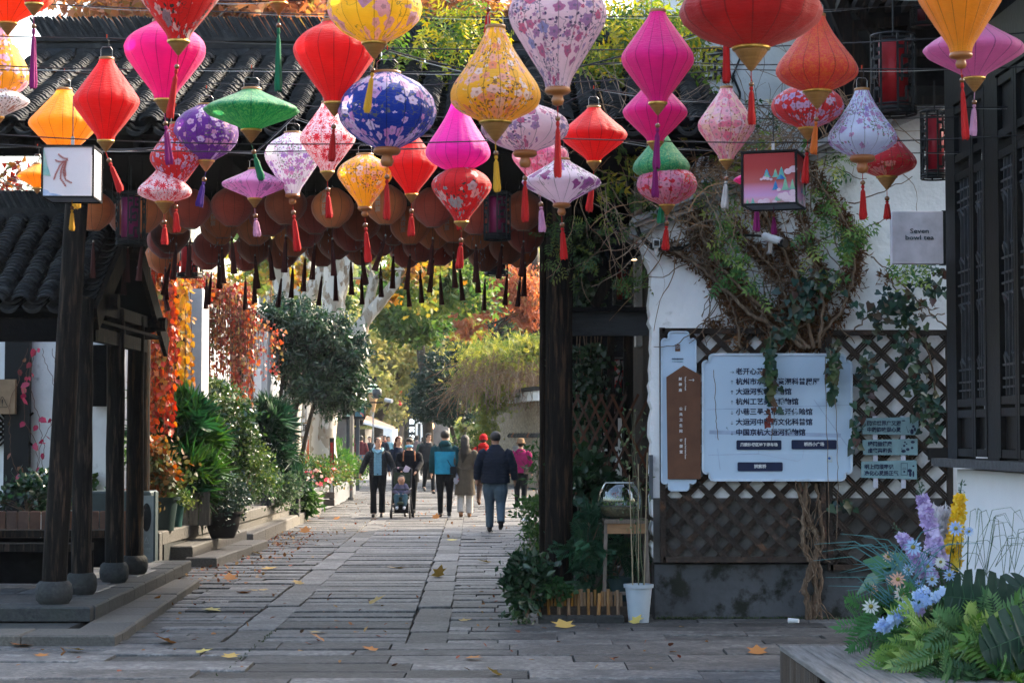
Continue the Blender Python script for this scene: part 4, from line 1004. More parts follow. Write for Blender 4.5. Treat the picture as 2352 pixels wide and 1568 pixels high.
for k in (0,1):
    Rz=Matrix.Rotation(k*math.pi/2,4,'Z')
    def hill(u,v,w_,h_,mat,nm='printed_hill',d=.003):
        pts=[]
        for i in range(9):
            a=i/8; pts.append((u-w_/2+w_*a, v+h_*math.exp(-((a-.5)/.22)**2)))
        m=MB(); vs=[Rz@Vector(((p_[0]-.5)*s,-e-d,p_[1]*h)) for p_ in pts]; m.add(vs,[tuple(range(len(vs)))[::-1]]); m.build(nm,mat,t)
    hill(.46,.50,.20,.17,hb_); hill(.46,.50,.14,.13,hl,d=.004); hill(.62,.50,.16,.16,hl); hill(.73,.48,.2,.22,hl); hill(.72,.46,.24,.09,hb_,d=.0045)
    hill(.62,.26,.16,.18,hb_); hill(.80,.25,.18,.25,hl); hill(.93,.26,.14,.2,hl); hill(.1,.02,.08,.08,hl); hill(.2,.02,.1,.11,hl); hill(.65,.05,.2,.1,hl)
    m=MB()
    for (u,v,r_) in ((.36,.47,.03),(.42,.49,.04),(.48,.475,.035),(.54,.46,.03),(.85,.6,.07),(.95,.64,.08),(.68,.26,.04),(.35,.04,.06),(.45,.05,.07),(.72,.14,.07),(.82,.1,.09),(.93,.08,.09),(.94,.2,.07),(.8,.17,.06),(.6,.03,.05)):
        vs=[Rz@Vector(((u-.5)*s+r_*s*math.cos(a_*.628),-e-.005-.001*u,v*h+r_*s*.8*math.sin(a_*.628))) for a_ in range(10)]; vs=[q for q in vs]
        m.add(vs,[tuple(range(10))])
    m.build('printed_clouds',cl,t)
# ================================================================ fretwork cylinder lanterns
def fret(x,y0,y1,w,D,label,inner=(.45,.02,.10),emit=.0,rz=0):
    a=P(x,y0,D); b=P(x,y1,D); r=px(w,D)/2; H=a.z-b.z
    t=thing('fret_lantern',label,'lantern',b,rz,'black fretwork cylinder lanterns')
    MB().lathe([(r*.66,H*.08),(r*.66,H*.93)],20).build('silk_cylinder',M('inner_silk_%s'%len(MATS),inner,tuple(q*.6 for q in inner),rough=.4,bump=0,transl=.3,scale=3),t,smooth=True)
    for z in (0,H*.04,H*.10,H*.90,H):
        MB().torus((0,0,z),r,.008,28,5).build('ring',black_m,t)
    MB().lathe([(r*.98,H*.02),(r*.98,H*.08)],24,caps=False).build('base_band',black_m,t)
    m=MB()
    for k in range(8):
        a_=2*math.pi*k/8; c,s_=math.cos(a_),math.sin(a_); m.beam((r*c,r*s_,0),(r*c,r*s_,H),.012,.02)
    m.build('upright_bars',black_m,t)
    def seg(m2,a0,z0,a1,z1_):
        n_=max(1,int(abs(a1-a0)/.25)); q=[]
        for i in range(n_+1):
            f_=i/n_; aa=a0+(a1-a0)*f_; q.append((r*math.cos(aa),r*math.sin(aa),z0+(z1_-z0)*f_))
        for p_,q_ in zip(q[:-1],q[1:]): m2.beam(p_,q_,.012,.022)
    for k in range(4):
        m2=MB(); o_=math.pi/2*k+.39; g_=.39
        for (aa,za,ab,zb) in ((-.39,.15,.0,.15),(0,.15,0,.30),(0,.30,.3,.30),(.3,.30,.3,.18),(-.39,.45,.2,.45),(.2,.45,.2,.60),(-.2,.55,.2,.60),(-.2,.38,-.2,.7),(-.2,.7,.39,.7),(0,.7,0,.88),(.2,.8,.39,.8),(-.39,.82,-.1,.82),(.39,.38,.39,.62)):
            seg(m2,o_+aa,za*H,o_+ab,zb*H)
        m2.build('fretwork',black_m,t)
    MB().tube([(0,0,H),(0,0,H+.25)],.006,5).build('hanging_chain',black_m,t)
    MB().beam((-r,0,H),(r,0,H),.012,.012).build('cross_bar',black_m,t)
fret(300,443,562,66,17.9,'fretwork lantern with plum silk left of the orange globes',(.35,.03,.16))
fret(1142,441,550,60,17.9,'fretwork lantern with plum silk right of the red teal-leaf lantern',(.28,.02,.10))
fret(435,560,636,60,24,'fretwork lantern glowing red before the red creeper',(.6,.02,.03))
fret(1140,540,632,52,24.5,'dark fretwork lantern under the right end of the globes',(.10,.01,.015))
fret(2053,84,262,102,12.5,'largest fretwork lantern with red silk under the dark eave',(.40,.006,.012))
fret(2148,258,410,64,15.6,'fretwork lantern with red silk beside the black window front',(.40,.01,.03))
fret(2122,20,60,60,16,'fretwork lantern deep under the eave',(.2,.01,.02))
fret(650,700,780,40,46,'small fretwork lantern by the white downpipe',(.3,.02,.06))
fret(1430,610,700,44,21.2,'fretwork lantern inside the passage upper window',(.25,.01,.01))
# ================================================================ paper globes under the gateway
GL=[]
def globe_proto(c,nm):
    me,rt,rb=shade_mesh('ball',.205,.37,ribs=12,sub=2,rows_=12,sag=.03)
    m=fabric('paper_'+nm,base=c,ribs=12,Rm=.205,tr=.15)
    me.materials.append(m); return me,rb
tanm=globe_proto((.80,.24,.08),'tan'); redm=globe_proto((.50,.075,.045),'russet'); dkm=globe_proto((.36,.08,.03),'brown')
rim=MB().torus((0,0,0),.057,.0035,20,5).mesh('bottom_ring'); rim.materials.append(M('pale_ring',(.55,.38,.3),bump=0))
skm=MB()
n_=12; pr_=[(.008,0),(.012,-.02),(.009,-.03),(.016,-.08),(.023,-.26),(.030,-.34)]
skm.lathe(pr_[::-1],16,wob=lambda k,n,z:1+.14*math.sin(k*4.1)); skm=skm.mesh('tassel_skirt'); skm.materials.append(TAS['dark'])
cdm=MB().tube([(0,0,0),(0,0,-.10)],.002,3).mesh('cord'); cdm.materials.append(wirem)
bdm=MB().ball((0,0,0),.011,8,6).mesh('bead'); bdm.materials.append(M('glass_bead',(.5,.45,.4),rough=.1,bump=0))
cordm=MB().tube([(0,0,.37),(0,0,.80)],.003,3).mesh('hanging_cord'); cordm.materials.append(wirem)
front=[(223,483,'tan'),(385,493,'tan'),(557,480,'tan'),(703,470,'red'),(865,475,'tan'),(1000,468,'tan'),(1190,488,'red'),(530,507,'tan'),(648,512,'red'),(820,505,'tan'),(940,505,'red'),(1055,500,'tan')]
sp=.46; k=0
rows_g=[18.75,19.6,20.6,21.7,22.8]
for ri,D in enumerate(rows_g):
    nn=10
    for i in range(nn):
        X=-4.0+sp*i+(.23 if ri%2 else 0)+random.uniform(-.05,.05)
        if X>.3: continue
        kk=['tan','red','tan','brn','red'][(i*2+ri*3)%5]
        if ri>=3 and kk=='tan' and random.random()<.6: kk='brn'
        col={'tan':tanm,'red':redm,'brn':dkm}[kk]
        lab='%s paper globe, %s from the left in the %s row under the gateway'%({'tan':'tan orange','red':'russet','brn':'brown'}[kk],['first','second','third','fourth','fifth','sixth','seventh','eighth','ninth','tenth'][i],['front','second','third','fourth','last'][ri])
        t=thing('globe_lantern',lab,'lantern',(X,D+random.uniform(-.1,.1),3.60-.01*ri+random.uniform(-.05,.05)),random.random()*3,'paper globe lanterns under the gateway')
        for nm,me,lo in (('shade',col[0],(0,0,0)),('bottom_ring',rim,(0,0,0)),('cord',cdm,(0,0,0)),('bead',bdm,(0,0,-.105)),('tassel_skirt',skm,(0,0,-.115)),('hanging_cord',cordm,(0,0,0))):
            o=bpy.data.objects.new(nm,me); C.objects.link(o); o.parent=t; o.location=lo
            if nm=='tassel_skirt': o.rotation_euler=(random.uniform(-.1,.1),random.choice((0,0,.1,.3,-.05)),0)
        if ri<2 and kk=='tan' and k<8 and X>-3.3:
            k+=1
            t.rotation_euler=(0,0,0)
            m=tex_text('月\n满\n拱\n宸',.055,(-.06,-.200,.20),M('white_ink',(.7,.6,.5),bump=0),t,align='CENTER',world=False,rot=(R(90),0,R(-14)))
# icicle fairy lights hanging between the globes
fl=thing('fairy_light_strings','thin icicle light strings hanging among the paper globes','string lights',(-1.8,20.5,4.2))
fm=MB(); fb_=MB()
for i in range(150):
    x=random.uniform(-4.2,.35); y=random.uniform(19.6,23.0); L=random.uniform(.2,.85); z=4.18; q=[(x,y,z)]
    while z>4.18-L: 
        z-=.06; q.append((q[-1][0]+random.uniform(-.012,.012),y,z))
        if random.random()<.35:
            a=random.uniform(-.7,.7); fb_.beam(q[-1],(q[-1][0]+.028*math.sin(a),y-.01,z-.028*math.cos(a)),.0045,.0045)
    fm.tube(q,.0015,3,caps=False)
fm.build('light_wires',M('pale_wire',(.18,.17,.17),bump=0),fl,True,kind='stuff'); fb_.build('tiny_bulbs',M('clear_bulb',(.75,.75,.78),bump=0,rough=.2),fl,True,kind='stuff')
# ================================================================ trellis on the wall
slatm=M('weathered_slat',(.034,.022,.016),(.016,.011,.009),rough=.75,scale=6,stretch=(1,1,1),bump=.5,bscale=40,rand=.35,col3=(.12,.055,.028),scale3=5,t3=(.58,.72))
def trellis(x0,x1,y0,y1,label,wd,sp,dbl=False):
    a=P(x0,y0,WY-.08); b=P(x1,y1,WY-.08); X0,X1,Z0,Z1=a.x,b.x,b.z,a.z
    t=thing('wall_trellis',label,'trellis',((X0+X1)/2,WY-.06,Z0),group='wooden trellis panels on the wall')
    for (p,q) in (((X0,Z0),(X1,Z0)),((X0,Z1),(X1,Z1)),((X0,Z0-.03),(X0,Z1+.03)),((X1,Z0-.03),(X1,Z1+.03))):
        MB().beam((p[0],WY-.075,p[1]),(q[0],WY-.075,q[1]),.05,.055,(0,1,0)).build('frame_rail',slatm,t,True)
    for sg,yy in ((1,WY-.045),(-1,WY-.068)):
        c=-(X1-X0)*1.1 if sg>0 else 0
        s=-6.0
        while s<8:
            # line z = Z0 + sg*(x-X0) + s
            pts=[]
            for X in (X0,X1):
                z=Z0+sg*(X-X0)+s
                if Z0<=z<=Z1: pts.append((X,z))
            for z in (Z0,Z1):
                X=X0+(z-Z0-s)/sg
                if X0<X<X1: pts.append((X,z))
            if len(pts)>=2:
                p,q=pts[0],pts[1]
                if math.hypot(p[0]-q[0],p[1]-q[1])>.1:
                    j=random.uniform(-.012,.012)
                    if dbl:
                        for o_ in (-.02,0,.02):
                            d=o_*.7; MB().beam((p[0]+d*sg,yy+random.uniform(0,.006),p[1]-d),(q[0]+d*sg,yy+random.uniform(-.003,.006),q[1]-d+j*.3),.017,.016,(0,1,0)).build('slat',slatm,t,True)
                    else: MB().beam((p[0],yy,p[1]+j),(q[0],yy+random.uniform(-.003,.003),q[1]+j),wd,.016,(0,1,0)).build('slat',slatm,t,True)
            s+=sp
    return t
trellis(1521,1892,760,1284,'plain flat-slatted trellis panel behind the big white board',.052,.212)
trellis(1903,2184,764,1302,'ribbed trellis panel behind the three small green signs',.05,.24,dbl=True)
# ================================================================ signboards
signw=M('sign_white',(.42,.55,.70),(.40,.53,.68),rough=.45,bump=0); signe=M('sign_edge',(.55,.66,.78),rough=.5,bump=0)
navy=M('navy_print',(.006,.016,.06),rough=.6,bump=0); whitep=M('white_print',(.75,.78,.8),bump=0)
brown=M('sign_brown',(.13,.055,.030),rough=.6,bump=.05)
def outline(x0,x1,y0,y1,n,r,D):
    """plaque outline in picture units with stepped concave corners: n step, r rounding"""
    pts=[]
    def arc(cx,cy,rr,a0,a1,k=5): 
        for i in range(k+1):
            a=R(a0+(a1-a0)*i/k); pts.append((cx+rr*math.cos(a),cy+rr*math.sin(a)))
    arc(x0+n+r,y0+r,r,180,270); arc(x1-n-r,y0+r,r,270,360); 
    arc(x1-n+r*.4,y0+n-r*.2,r*.4,180,90,3); arc(x1-r,y0+n+r,r,270,360)
    arc(x1-r,y1-n-r,r,0,90); arc(x1-n+r*.4,y1-n+r*.2,r*.4,270,180,3); arc(x1-n-r,y1-r,r,0,90)
    arc(x0+n+r,y1-r,r,90,180); arc(x0+n-r*.4,y1-n+r*.2,r*.4,0,-90,3); arc(x0+r,y1-n-r,r,90,180)
    arc(x0+r,y0+n+r,r,180,270); arc(x0+n-r*.4,y0+n-r*.2,r*.4,90,0,3)
    return [P(x,y,D) for x,y in pts]
def plate(name,pts,y0,y1,mat,parent,inset=0):
    q=[(p.x,p.z) for p in pts]
    return MB().prism(q,lambda u,w:Vector((u,y1,w)),lambda u,w:Vector((u,y0,w))).build(name,mat,parent,True)
def rim_(pts,y,w,mat,parent,name='raised_rim'):
    m=MB(); n=len(pts)
    for i in range(n):
        a=pts[i]; b=pts[(i+1)%n]; m.beam((a.x,y,a.z),(b.x,y,b.z),w,.016,(0,1,0))
    return m.build(name,mat,parent,True)
SD=WY-.14
bd=thing('direction_board','large pale blue-white direction board with navy lettering on the trellis','sign',P(1784,1100,SD))
o=outline(1612,1957,812,1104,15,10,SD); plate('board',o,SD-.02,SD+.02,signw,bd); rim_(outline(1614,1955,814,1102,15,10,SD),SD-.022,.02,signe,bd)
def zp(zx,zy): return ((2550+zx/1.844)/1.7415,(1250+zy/1.844)/1.7415)
lines=[(440,'老开心茶馆','→'),(514,'杭州市水文水资源科普展厅','↑'),(588,'大运河紫檀博物馆','↑'),(662,'杭州工艺美术博物馆','↑'),(737,'小巷三寻土布生活体验馆','↓'),(812,'大运河中医药文化科普馆','↓'),(888,'中国京杭大运河博物馆','↓')]
cw=px(51.5/1.844/1.7415,SD)
for zy,s_,ar in lines:
    x,y=zp(727,zy); p=P(x,y,SD-.0215)
    tex_text(s_,cw*1.0,(p.x-.003,p.y,p.z+.004),navy,bd,bold=.0018)
    x,y=zp(697,zy); p=P(x,y,SD-.0215)
    m=MB(); d={'→':(1,0),'↑':(0,1),'↓':(0,-1)}[ar]; L=.016; w_=.003*(1.8 if zy==588 else 1)
    a=Vector((p.x-d[0]*L,p.y,p.z-d[1]*L)); b=Vector((p.x+d[0]*L,p.y,p.z+d[1]*L)); m.beam(a,b,w_,.001,(0,1,0))
    for sg in (-1,1):
        c_=b-Vector((d[0]*.011-d[1]*sg*.011,0,d[1]*.011-d[0]*sg*.011)); m.beam(b,c_,w_,.0012,(0,1,0))
    m.build('arrow',navy,bd,True)
x,y=zp(664,856); p=P(x,y,SD-.0215); m=MB(); m.beam((p.x-.010,p.y,p.z+.014),(p.x+.006,p.y,p.z-.012),.002,.001,(0,1,0)); m.beam((p.x-.010,p.y,p.z+.014),(p.x-.010,p.y,p.z+.001),.002,.0011,(0,1,0)); m.beam((p.x-.010,p.y,p.z+.014),(p.x+.002,p.y,p.z+.010),.002,.0012,(0,1,0)); m.build('arrow',navy,bd,True)
for (a,b,c,d,s_) in ((730,940,1062,1010,'风貌协调区地下停车场'),(1136,938,1469,1006,'桥西小广场'),(738,1102,1071,1168,'拱宸桥')):
    p=P(*zp(a,b),SD-.026); q=P(*zp(c,d),SD-.026); m=MB(); w_=q.x-p.x; h_=p.z-q.z; r_=.008
    q8=[(p.x+r_,q.z),(q.x-r_,q.z),(q.x,q.z+r_),(q.x,p.z-r_),(q.x-r_,p.z),(p.x+r_,p.z),(p.x,p.z-r_),(p.x,q.z+r_)]
    MB().prism(q8,lambda u,w:Vector((u,SD-.02,w)),lambda u,w:Vector((u,SD-.028,w))).build('name_plate',navy,bd,True)
    sz=.039 if len(s_)>8 else .042
    tex_text(s_,sz*.86,((p.x+q.x)/2,SD-.0295,(p.z+q.z)/2+.001),whitep,bd,align='CENTER',bold=.0009)
# faint printed map lines and the little blank notice (a code is left out)
m=MB(); fm_=M('faint_print',(.40,.46,.62),bump=0)
for (a,b,c,d) in ((905,930,1060,925),(905,930,890,1040),(890,1040,1180,1095),(1180,1095,1215,1075),(1215,1075,1228,1005),(570,850,573,918),(590,850,593,918),(570,850,590,850),(573,918,593,918)):
    p=P(*zp(a,b),SD-.0215); q=P(*zp(c,d),SD-.0215); m.beam(p,q,.0022,.001,(0,1,0))
m.build('printed_map_lines',fm_,bd,True)
fm2=M('pale_print',(.37,.47,.66),bump=0)
for k,(a,b,c,d,w_) in enumerate(((530,880,1500,905,.035),(510,715,1560,680,.006),(740,690,745,780,.004),(740,690,1230,690,.004),(520,1050,900,1040,.006),(1300,640,1560,1000,.006),(590,1000,610,1160,.005))):
    p=P(*zp(a,b),SD-.0202-.0002*k); q=P(*zp(c,d),SD-.0202-.0002*k); MB().beam(p,q,w_,.0006,(0,1,0)).build('printed_road',fm2,bd,True)
p=P(*zp(1415,1078),SD-.0212); MB().box(p,(.052,.0014,.062)).build('small_notice',M('notice',(.45,.55,.62),bump=0),bd,True)
m=MB(); m.lathe([(.001,0),(.012,0),(.012,.001),(.001,.001)],14); me=m.mesh('emblem'); me.transform(Matrix.Translation((p.x,p.y-.0012,p.z+.006))@Matrix.Rotation(R(90),4,'X')); link('round_emblem',me,M('emblem_blue',(.02,.10,.35),bump=0),bd,True)
# narrow brown sign
bs_=thing('brown_sign','narrow brown wayfinding sign on a pale plaque beside the corner','sign',P(1565,1120,SD))
plate('backing_plaque',outline(1518,1600,760,1128,16,9,SD),SD-.0,SD+.02,signw,bs_); rim_(outline(1520,1598,762,1126,16,9,SD),SD-.003,.011,signe,bs_)
for k,(dx,yy,dz) in enumerate(((0,-.022,0),(5,-.016,7),(10,-.011,14))):
    pts=[zp(212-3*0,468),(0,0)]
    L=[(212+dx*1.2,475+dz*.3),(338,391+dz*.9),(466-dx*1.2,462+dz*.3),(466-dx,1225+dz*.2),(222+dx,1225+dz*.2)]
    q=[P(*zp(a,b),SD) for a,b in L]; sc=1
    MB().prism([(v.x,v.z) for v in q][::-1],lambda u,w,yy=yy:Vector((u,SD+.00,w)),lambda u,w,yy=yy:Vector((u,SD+yy-.0*k,w))).build('brown_panel',brown,bs_,True)
for (zx,zy,n_,s_) in ((316,470,3,'财神庙'),(320,690,5,'公共卫生间'),(322,925,3,'母婴室')):
    for i,ch in enumerate(s_):
        p=P(*zp(zx,zy+20+41*i),SD-.024); tex_text(ch,.030,p,whitep,bs_,align='CENTER',bold=.0008)
for (zy,s_) in ((470,'Temple of Wealth'),(687,'Toilet'),(925,'Maternal And Infant Room')):
    p=P(*zp(353,zy),SD-.024); tex_text(s_,.0172,p,whitep,bs_,rot=(R(90),R(-90),0),bold=.0004,sx=1.0)
m=MB(); p=P(*zp(378,497),SD-.024); q=P(*zp(418,497),SD-.024); m.beam(p,q,.004,.001,(0,1,0))
for sg in (-1,1): m.beam(q,(q.x-.012,q.y,q.z+sg*.012),.004,.0012,(0,1,0))
m.build('arrow',whitep,bs_,True)
p=P(*zp(296,260),SD-.003); MB().box(p,(.045,.003,.062)).build('printed_emblem',brown,bs_,True)
m=MB()
for i in range(3):
    q=[(p.x-.022+.0075*j,p.y-.002,p.z+.018-.011*i+.003*math.sin(j*1.1+i)) for j in range(7)]
    for a,b in zip(q[:-1],q[1:]): m.beam(a,b,.0022,.001,(0,1,0))
m.build('emblem_lines',signw,bs_,True)
tex_text('京杭大运河·杭州',.0145,P(*zp(296,342),SD-.003),navy,bs_,align='CENTER',bold=.0003)
tex_text('The Grand Canal Hangzhou',.0088,P(*zp(296,360),SD-.003),M('teal_print2',(.02,.15,.2),bump=0),bs_,align='CENTER',bold=.0002)
# three small green signs
def zq(zx,zy): return ((3380+zx/4.612)/1.7415,(1630+zy/4.612)/1.7415)
sg_=thing('verse_signs','three small pale green text boards fixed on two white posts','sign',P(2045,1120,SD))
gpn=M('pale_green_panel',(.20,.33,.37),rough=.5,bump=0)
for (a,b,c,d) in ((482,148,635,1480),(1005,152,1138,1484)):
    p=P(*zq(a,b),SD+.02); q=P(*zq(c,d),SD+.02); MB().box(((p.x+q.x)/2,SD+.02,(p.z+q.z)/2),(.042,.012,p.z-q.z)).build('post',M('post_white',(.5,.52,.62),bump=0),sg_,True)
for L in ([(330,195),(1355,165),(1358,505),(318,485)],[(320,593),(1337,571),(1342,872),(338,868)],[(303,992),(1320,965),(1330,1320),(296,1288)]):
    q=[P(*zq(a,b),SD) for a,b in L]; MB().prism([(v.x,v.z) for v in q][::-1],lambda u,w:Vector((u,SD+.012,w)),lambda u,w:Vector((u,SD,w))).build('text_board',gpn,sg_,True)
for (zx,zy,s_) in ((405,292,'网络世界广又深'),(405,410,'中药韵味润心灵'),(420,672,'绿网益健康'),(422,795,'虚实共和谐'),(357,1093,'明上网须牢记'),(357,1212,'净化心灵扬正气')):
    tex_text(s_,.0465,P(*zq(zx,zy),SD-.002),navy,sg_,bold=.0014,sx=.94)
def dots(L,r_,name='printed_figure'):
    m=MB()
    for (a,b,rx,ry) in L:
        c=P(*zq(a,b),SD-.002); k=8; m.add([(c.x+px(rx/8.03,SD)*math.cos(i*.785),c.y,c.z-px(ry/8.03,SD)*math.sin(i*.785)) for i in range(k)],[tuple(range(k))[::-1]])
    m.build(name,navy,sg_,True)
dots([(1262,345,26,28),(1235,440,34,52),(1290,400,24,38),(1080,238,36,12)],0)
dots([(1250,632,40,26),(1105,636,20,16),(1092,700,22,22),(1238,740,26,24),(1080,800,45,30),(1158,768,34,28),(1048,756,12,10),(1135,665,20,12)],0)
dots([(1195,1160,44,34),(1205,1225,26,48),(1262,1075,20,16),(1262,1220,18,60),(1093,1178,20,20)],0)
m=MB()
for (a,b,c,d) in ((1035,1022,1152,1022),(1152,1022,1152,1240),(1152,1240,1035,1240),(1035,1240,1035,1022),(1060,1106,1130,1106),(1060,1135,1130,1135),(1130,340,1165,465),(1165,465,1190,400)): m.beam(P(*zq(a,b),SD-.002),P(*zq(c,d),SD-.002),.0035,.001,(0,1,0))
m.build('printed_phone_outline',navy,sg_,True)
# Seven bowl tea box sign
sv=thing('tea_box_sign','square off-white tea shop box sign projecting from the window corner','sign',P(2116,606,16.0))
a=P(2052,483,15.6); b=P(2170,604,15.6); cx_,cz_=(a.x+b.x)/2,(a.z+b.z)/2
box_m=M('box_sign_white',(.62,.58,.62),rough=.5,bump=0)
MB().bbox((cx_,15.70,cz_),((b.x-a.x),.10,(a.z-b.z)),.006).build('sign_box',box_m,sv,True)
MB().box((b.x+.02,15.72,cz_),(.05,.13,(a.z-b.z)+.01)).build('side_bracket',black_m,sv,True)
dkp=M('dark_teal_print',(.02,.045,.06),bump=0)
for s_,y_ in (('Seven',531),('bowl tea',546)):
    p=P(2112,y_,15.645); tex_text(s_,.052,p,dkp,sv,align='CENTER',bold=.0006,sx=1.25)
# CCTV cameras
cc=thing('security_camera','white bullet security camera on the vine-covered wall','camera',P(1780,565,17.8))
p=P(1757,543,17.75); q=P(1798,556,17.55)
m=MB().tube([p,q],.045,12,ell=.8); autosmooth(m.build('housing',M('cam_white',(.6,.6,.62),bump=0,rough=.4),cc,True))
MB().tube([q-(q-p)*.12+Vector((0,0,-.01)),q+Vector((.02,-.02,-.012))],.04,12).build('lens_hood',black_m,cc,True)
MB().tube([p+Vector((.05,0,-.04)),p+Vector((.05,.05,-.13)),(p.x+.05,WY,p.z-.14)],.018,8).build('bracket_arm',M('cam_white',(.6,.6,.62)),cc,True)
MB().tube([p,p+Vector((-.1,.1,.02)),p+Vector((-.22,.2,.03))],.012,6).build('cable',black_m,cc,True)
c2=thing('corner_camera','small camera under the coping at the jagged wall corner','camera',P(1509,580,17.8))
p=P(1507,560,17.8); MB().box(p,(.06,.12,.07)).build('housing',M('cam_white',(.6,.6,.62)),c2,True); MB().tube([p,p+Vector((0,0,-.10))],.02,8).build('bracket',M('cam_white',(.6,.6,.62)),c2,True)
MB().box(p+Vector((0,-.062,0)),(.045,.006,.05)).build('lens',black_m,c2,True)
cb=thing('conduit','black corrugated cable looping under the coping corner','cable',P(1500,560,17.9))
MB().tube([P(1455,500,17.9),P(1470,540,17.9),P(1500,568,17.85),P(1540,572,17.85),P(1570,570,17.95),P(1590,560,18.0)],.02,8).build('conduit_pipe',black_m,cb,True)
# black letter box by the window corner
lbx=thing('black_plate','small black plate fixed on the trellis beside the window corner','plate',P(2155,1042,17.9)); p=P(2155,1042,17.9); MB().box(p,(.18,.04,.11)).build('plate',black_m,lbx,True); MB().box(p+Vector((0,.03,0)),(.04,.02,.04)).build('fixing',steelm,lbx,True)
# ================================================================ vines on the gable wall
bark_v=M('vine_bark',(.15,.10,.065),(.075,.048,.032),rough=.9,scale=14,stretch=(4,4,1),bump=.5,bscale=40,col3=(.24,.18,.13),scale3=6,t3=(.5,.65))
vine=thing('wall_creeper','woody creeper with brown root fur and green leaves climbing the white gable wall','climbing plant',P(1860,1425,17.7))
def wpath(pts,D=17.95,jit=.012,sub=7):
    q=[P(x,y,D+random.uniform(-.02,.02)) for x,y in pts]; out=[]
    for a,b in zip(q[:-1],q[1:]):
        for k in range(sub): f_=k/sub; out.append(a.lerp(b,f_)+Vector((random.uniform(-jit,jit),random.uniform(-jit,jit*.3),random.uniform(-jit,jit))))
    out.append(q[-1]); return out
mains=[ # picture traces of the stems
 ([(1866,1425),(1875,1360),(1868,1290),(1885,1240),(1860,1200),(1838,1130),(1830,1080)],17.97,.035,.020),
 ([(1858,1420),(1848,1350),(1862,1290),(1842,1240),(1848,1180),(1852,1110),(1855,1080)],17.95,.028,.018),
 ([(1872,1420),(1886,1350),(1880,1290),(1893,1230),(1882,1170),(1875,1110)],17.96,.02,.014),
 ([(1850,800),(1790,760),(1720,720),(1650,650),(1590,600),(1545,572),(1520,560)],17.9,0.020,0.012),
 ([(1860,800),(1800,740),(1730,690),(1660,620),(1620,560),(1600,500),(1590,440)],17.88,0.017,0.010),
 ([(1870,800),(1850,720),(1830,640),(1790,560),(1760,500),(1720,440),(1700,400)],17.9,0.017,0.011),
 ([(1880,800),(1890,700),(1880,620),(1850,540),(1835,470),(1800,400)],17.9,0.015,0.010),
 ([(1870,790),(1930,720),(1960,640),(1965,560),(1930,490),(1890,430),(1850,380)],17.9,0.015,0.008),
 ([(1700,800),(1690,730),(1670,680),(1640,640),(1610,600)],17.92,0.012,0.008),
 ([(1780,790),(1750,720),(1690,650),(1640,600),(1600,560)],17.92,0.013,0.007),
 ([(1840,790),(1810,700),(1780,620),(1720,560),(1680,500)],17.92,0.014,0.007),
 ([(2180,760),(2120,700),(2080,660),(2040,620),(2000,590)],17.95,.008,.006),
 ([(2150,900),(2130,800),(2080,720),(2050,650)],17.95,.009,.006),
 ([(1960,760),(2000,720),(2050,700),(2120,730),(2170,720)],17.95,.008,.006),
]
for pts,D,r0,r1 in mains:
    pa_=wpath(pts,D); n=len(pa_); MB().tube(pa_,[(r0+(r1-r0)*i/n)*random.uniform(.85,1.15) for i in range(n)],7).build('stem',bark_v,vine,True,smooth=True)
thin=MB()
for i in range(85):
    b=random.choice(mains[3:11]); k=random.randrange(len(b[0])); x,y=b[0][k]; D=17.9
    if y>760: continue
    q=[P(x+random.uniform(-30,30),y+random.uniform(-30,30),D)]; a=random.uniform(0,6.28)
    for s_ in range(random.randint(8,16)):
        a+=random.uniform(-.5,.5); q.append(q[-1]+Vector((math.cos(a)*.06,random.uniform(-.012,.012),math.sin(a)*.06)))
        if q[-1].y>18.02: q[-1].y=18.0
        if q[-1].z<wz(800): q.pop(); break
    if len(q)>2: thin.tube(q,[.007-.004*j/len(q) for j in range(len(q))],4,caps=False)
for i in range(26):
    x,y=random.uniform(1850,1885),random.uniform(1190,1400); q=[P(x,y,17.9)]; a=random.choice((-1.57,1.57))
    for s_ in range(8): a+=random.uniform(-.5,.5); q.append(q[-1]+Vector((math.cos(a)*.04,random.uniform(-.02,.01),math.sin(a)*.05)))
    thin.tube(q,.005,4,caps=False)
thin.build('twigs',bark_v,vine,True,kind='stuff')
# root fur
pos=[]
for pts,D,r0,r1 in mains[3:11]:
    for (x0,y0),(x1,y1) in zip(pts[:-1],pts[1:]):
        dens=int(math.hypot(x1-x0,y1-y0)*(5.0)); 
        g_=random.uniform(.3,1.5)
        for i in range(int(dens*g_)): 
            f_=random.random(); s_=random.gauss(0,11); pos.append(P(x0+(x1-x0)*f_+s_,y0+(y1-y0)*f_+random.gauss(0,9),17.97+random.uniform(-.03,.03)))
for (x,y,rx,ry,n_) in ((2040,640,20,14,70),(2120,700,16,10,50),(1730,720,50,22,420),(1680,665,40,20,350),(1930,640,22,16,200),(1800,560,24,20,260),(1760,500,26,20,260),(1600,520,35,40,350),(1885,480,20,16,160),(1868,720,26,26,260),(1640,745,22,14,120)):
    for i in range(n_): pos.append(P(random.gauss(x,rx*.55),random.gauss(y,ry*.55),17.98))
rootm=leafmat('root_fur_far_',[(.07,.030,.014),(.14,.065,.028),(.21,.11,.05)],transl=.1,rough=.9)
scatter('root_fur',pos,.055,'long',rootm,vine,nrm=[(0,-1,0)]*len(pos),nw=.2,kind='stuff',sizevar=.5)
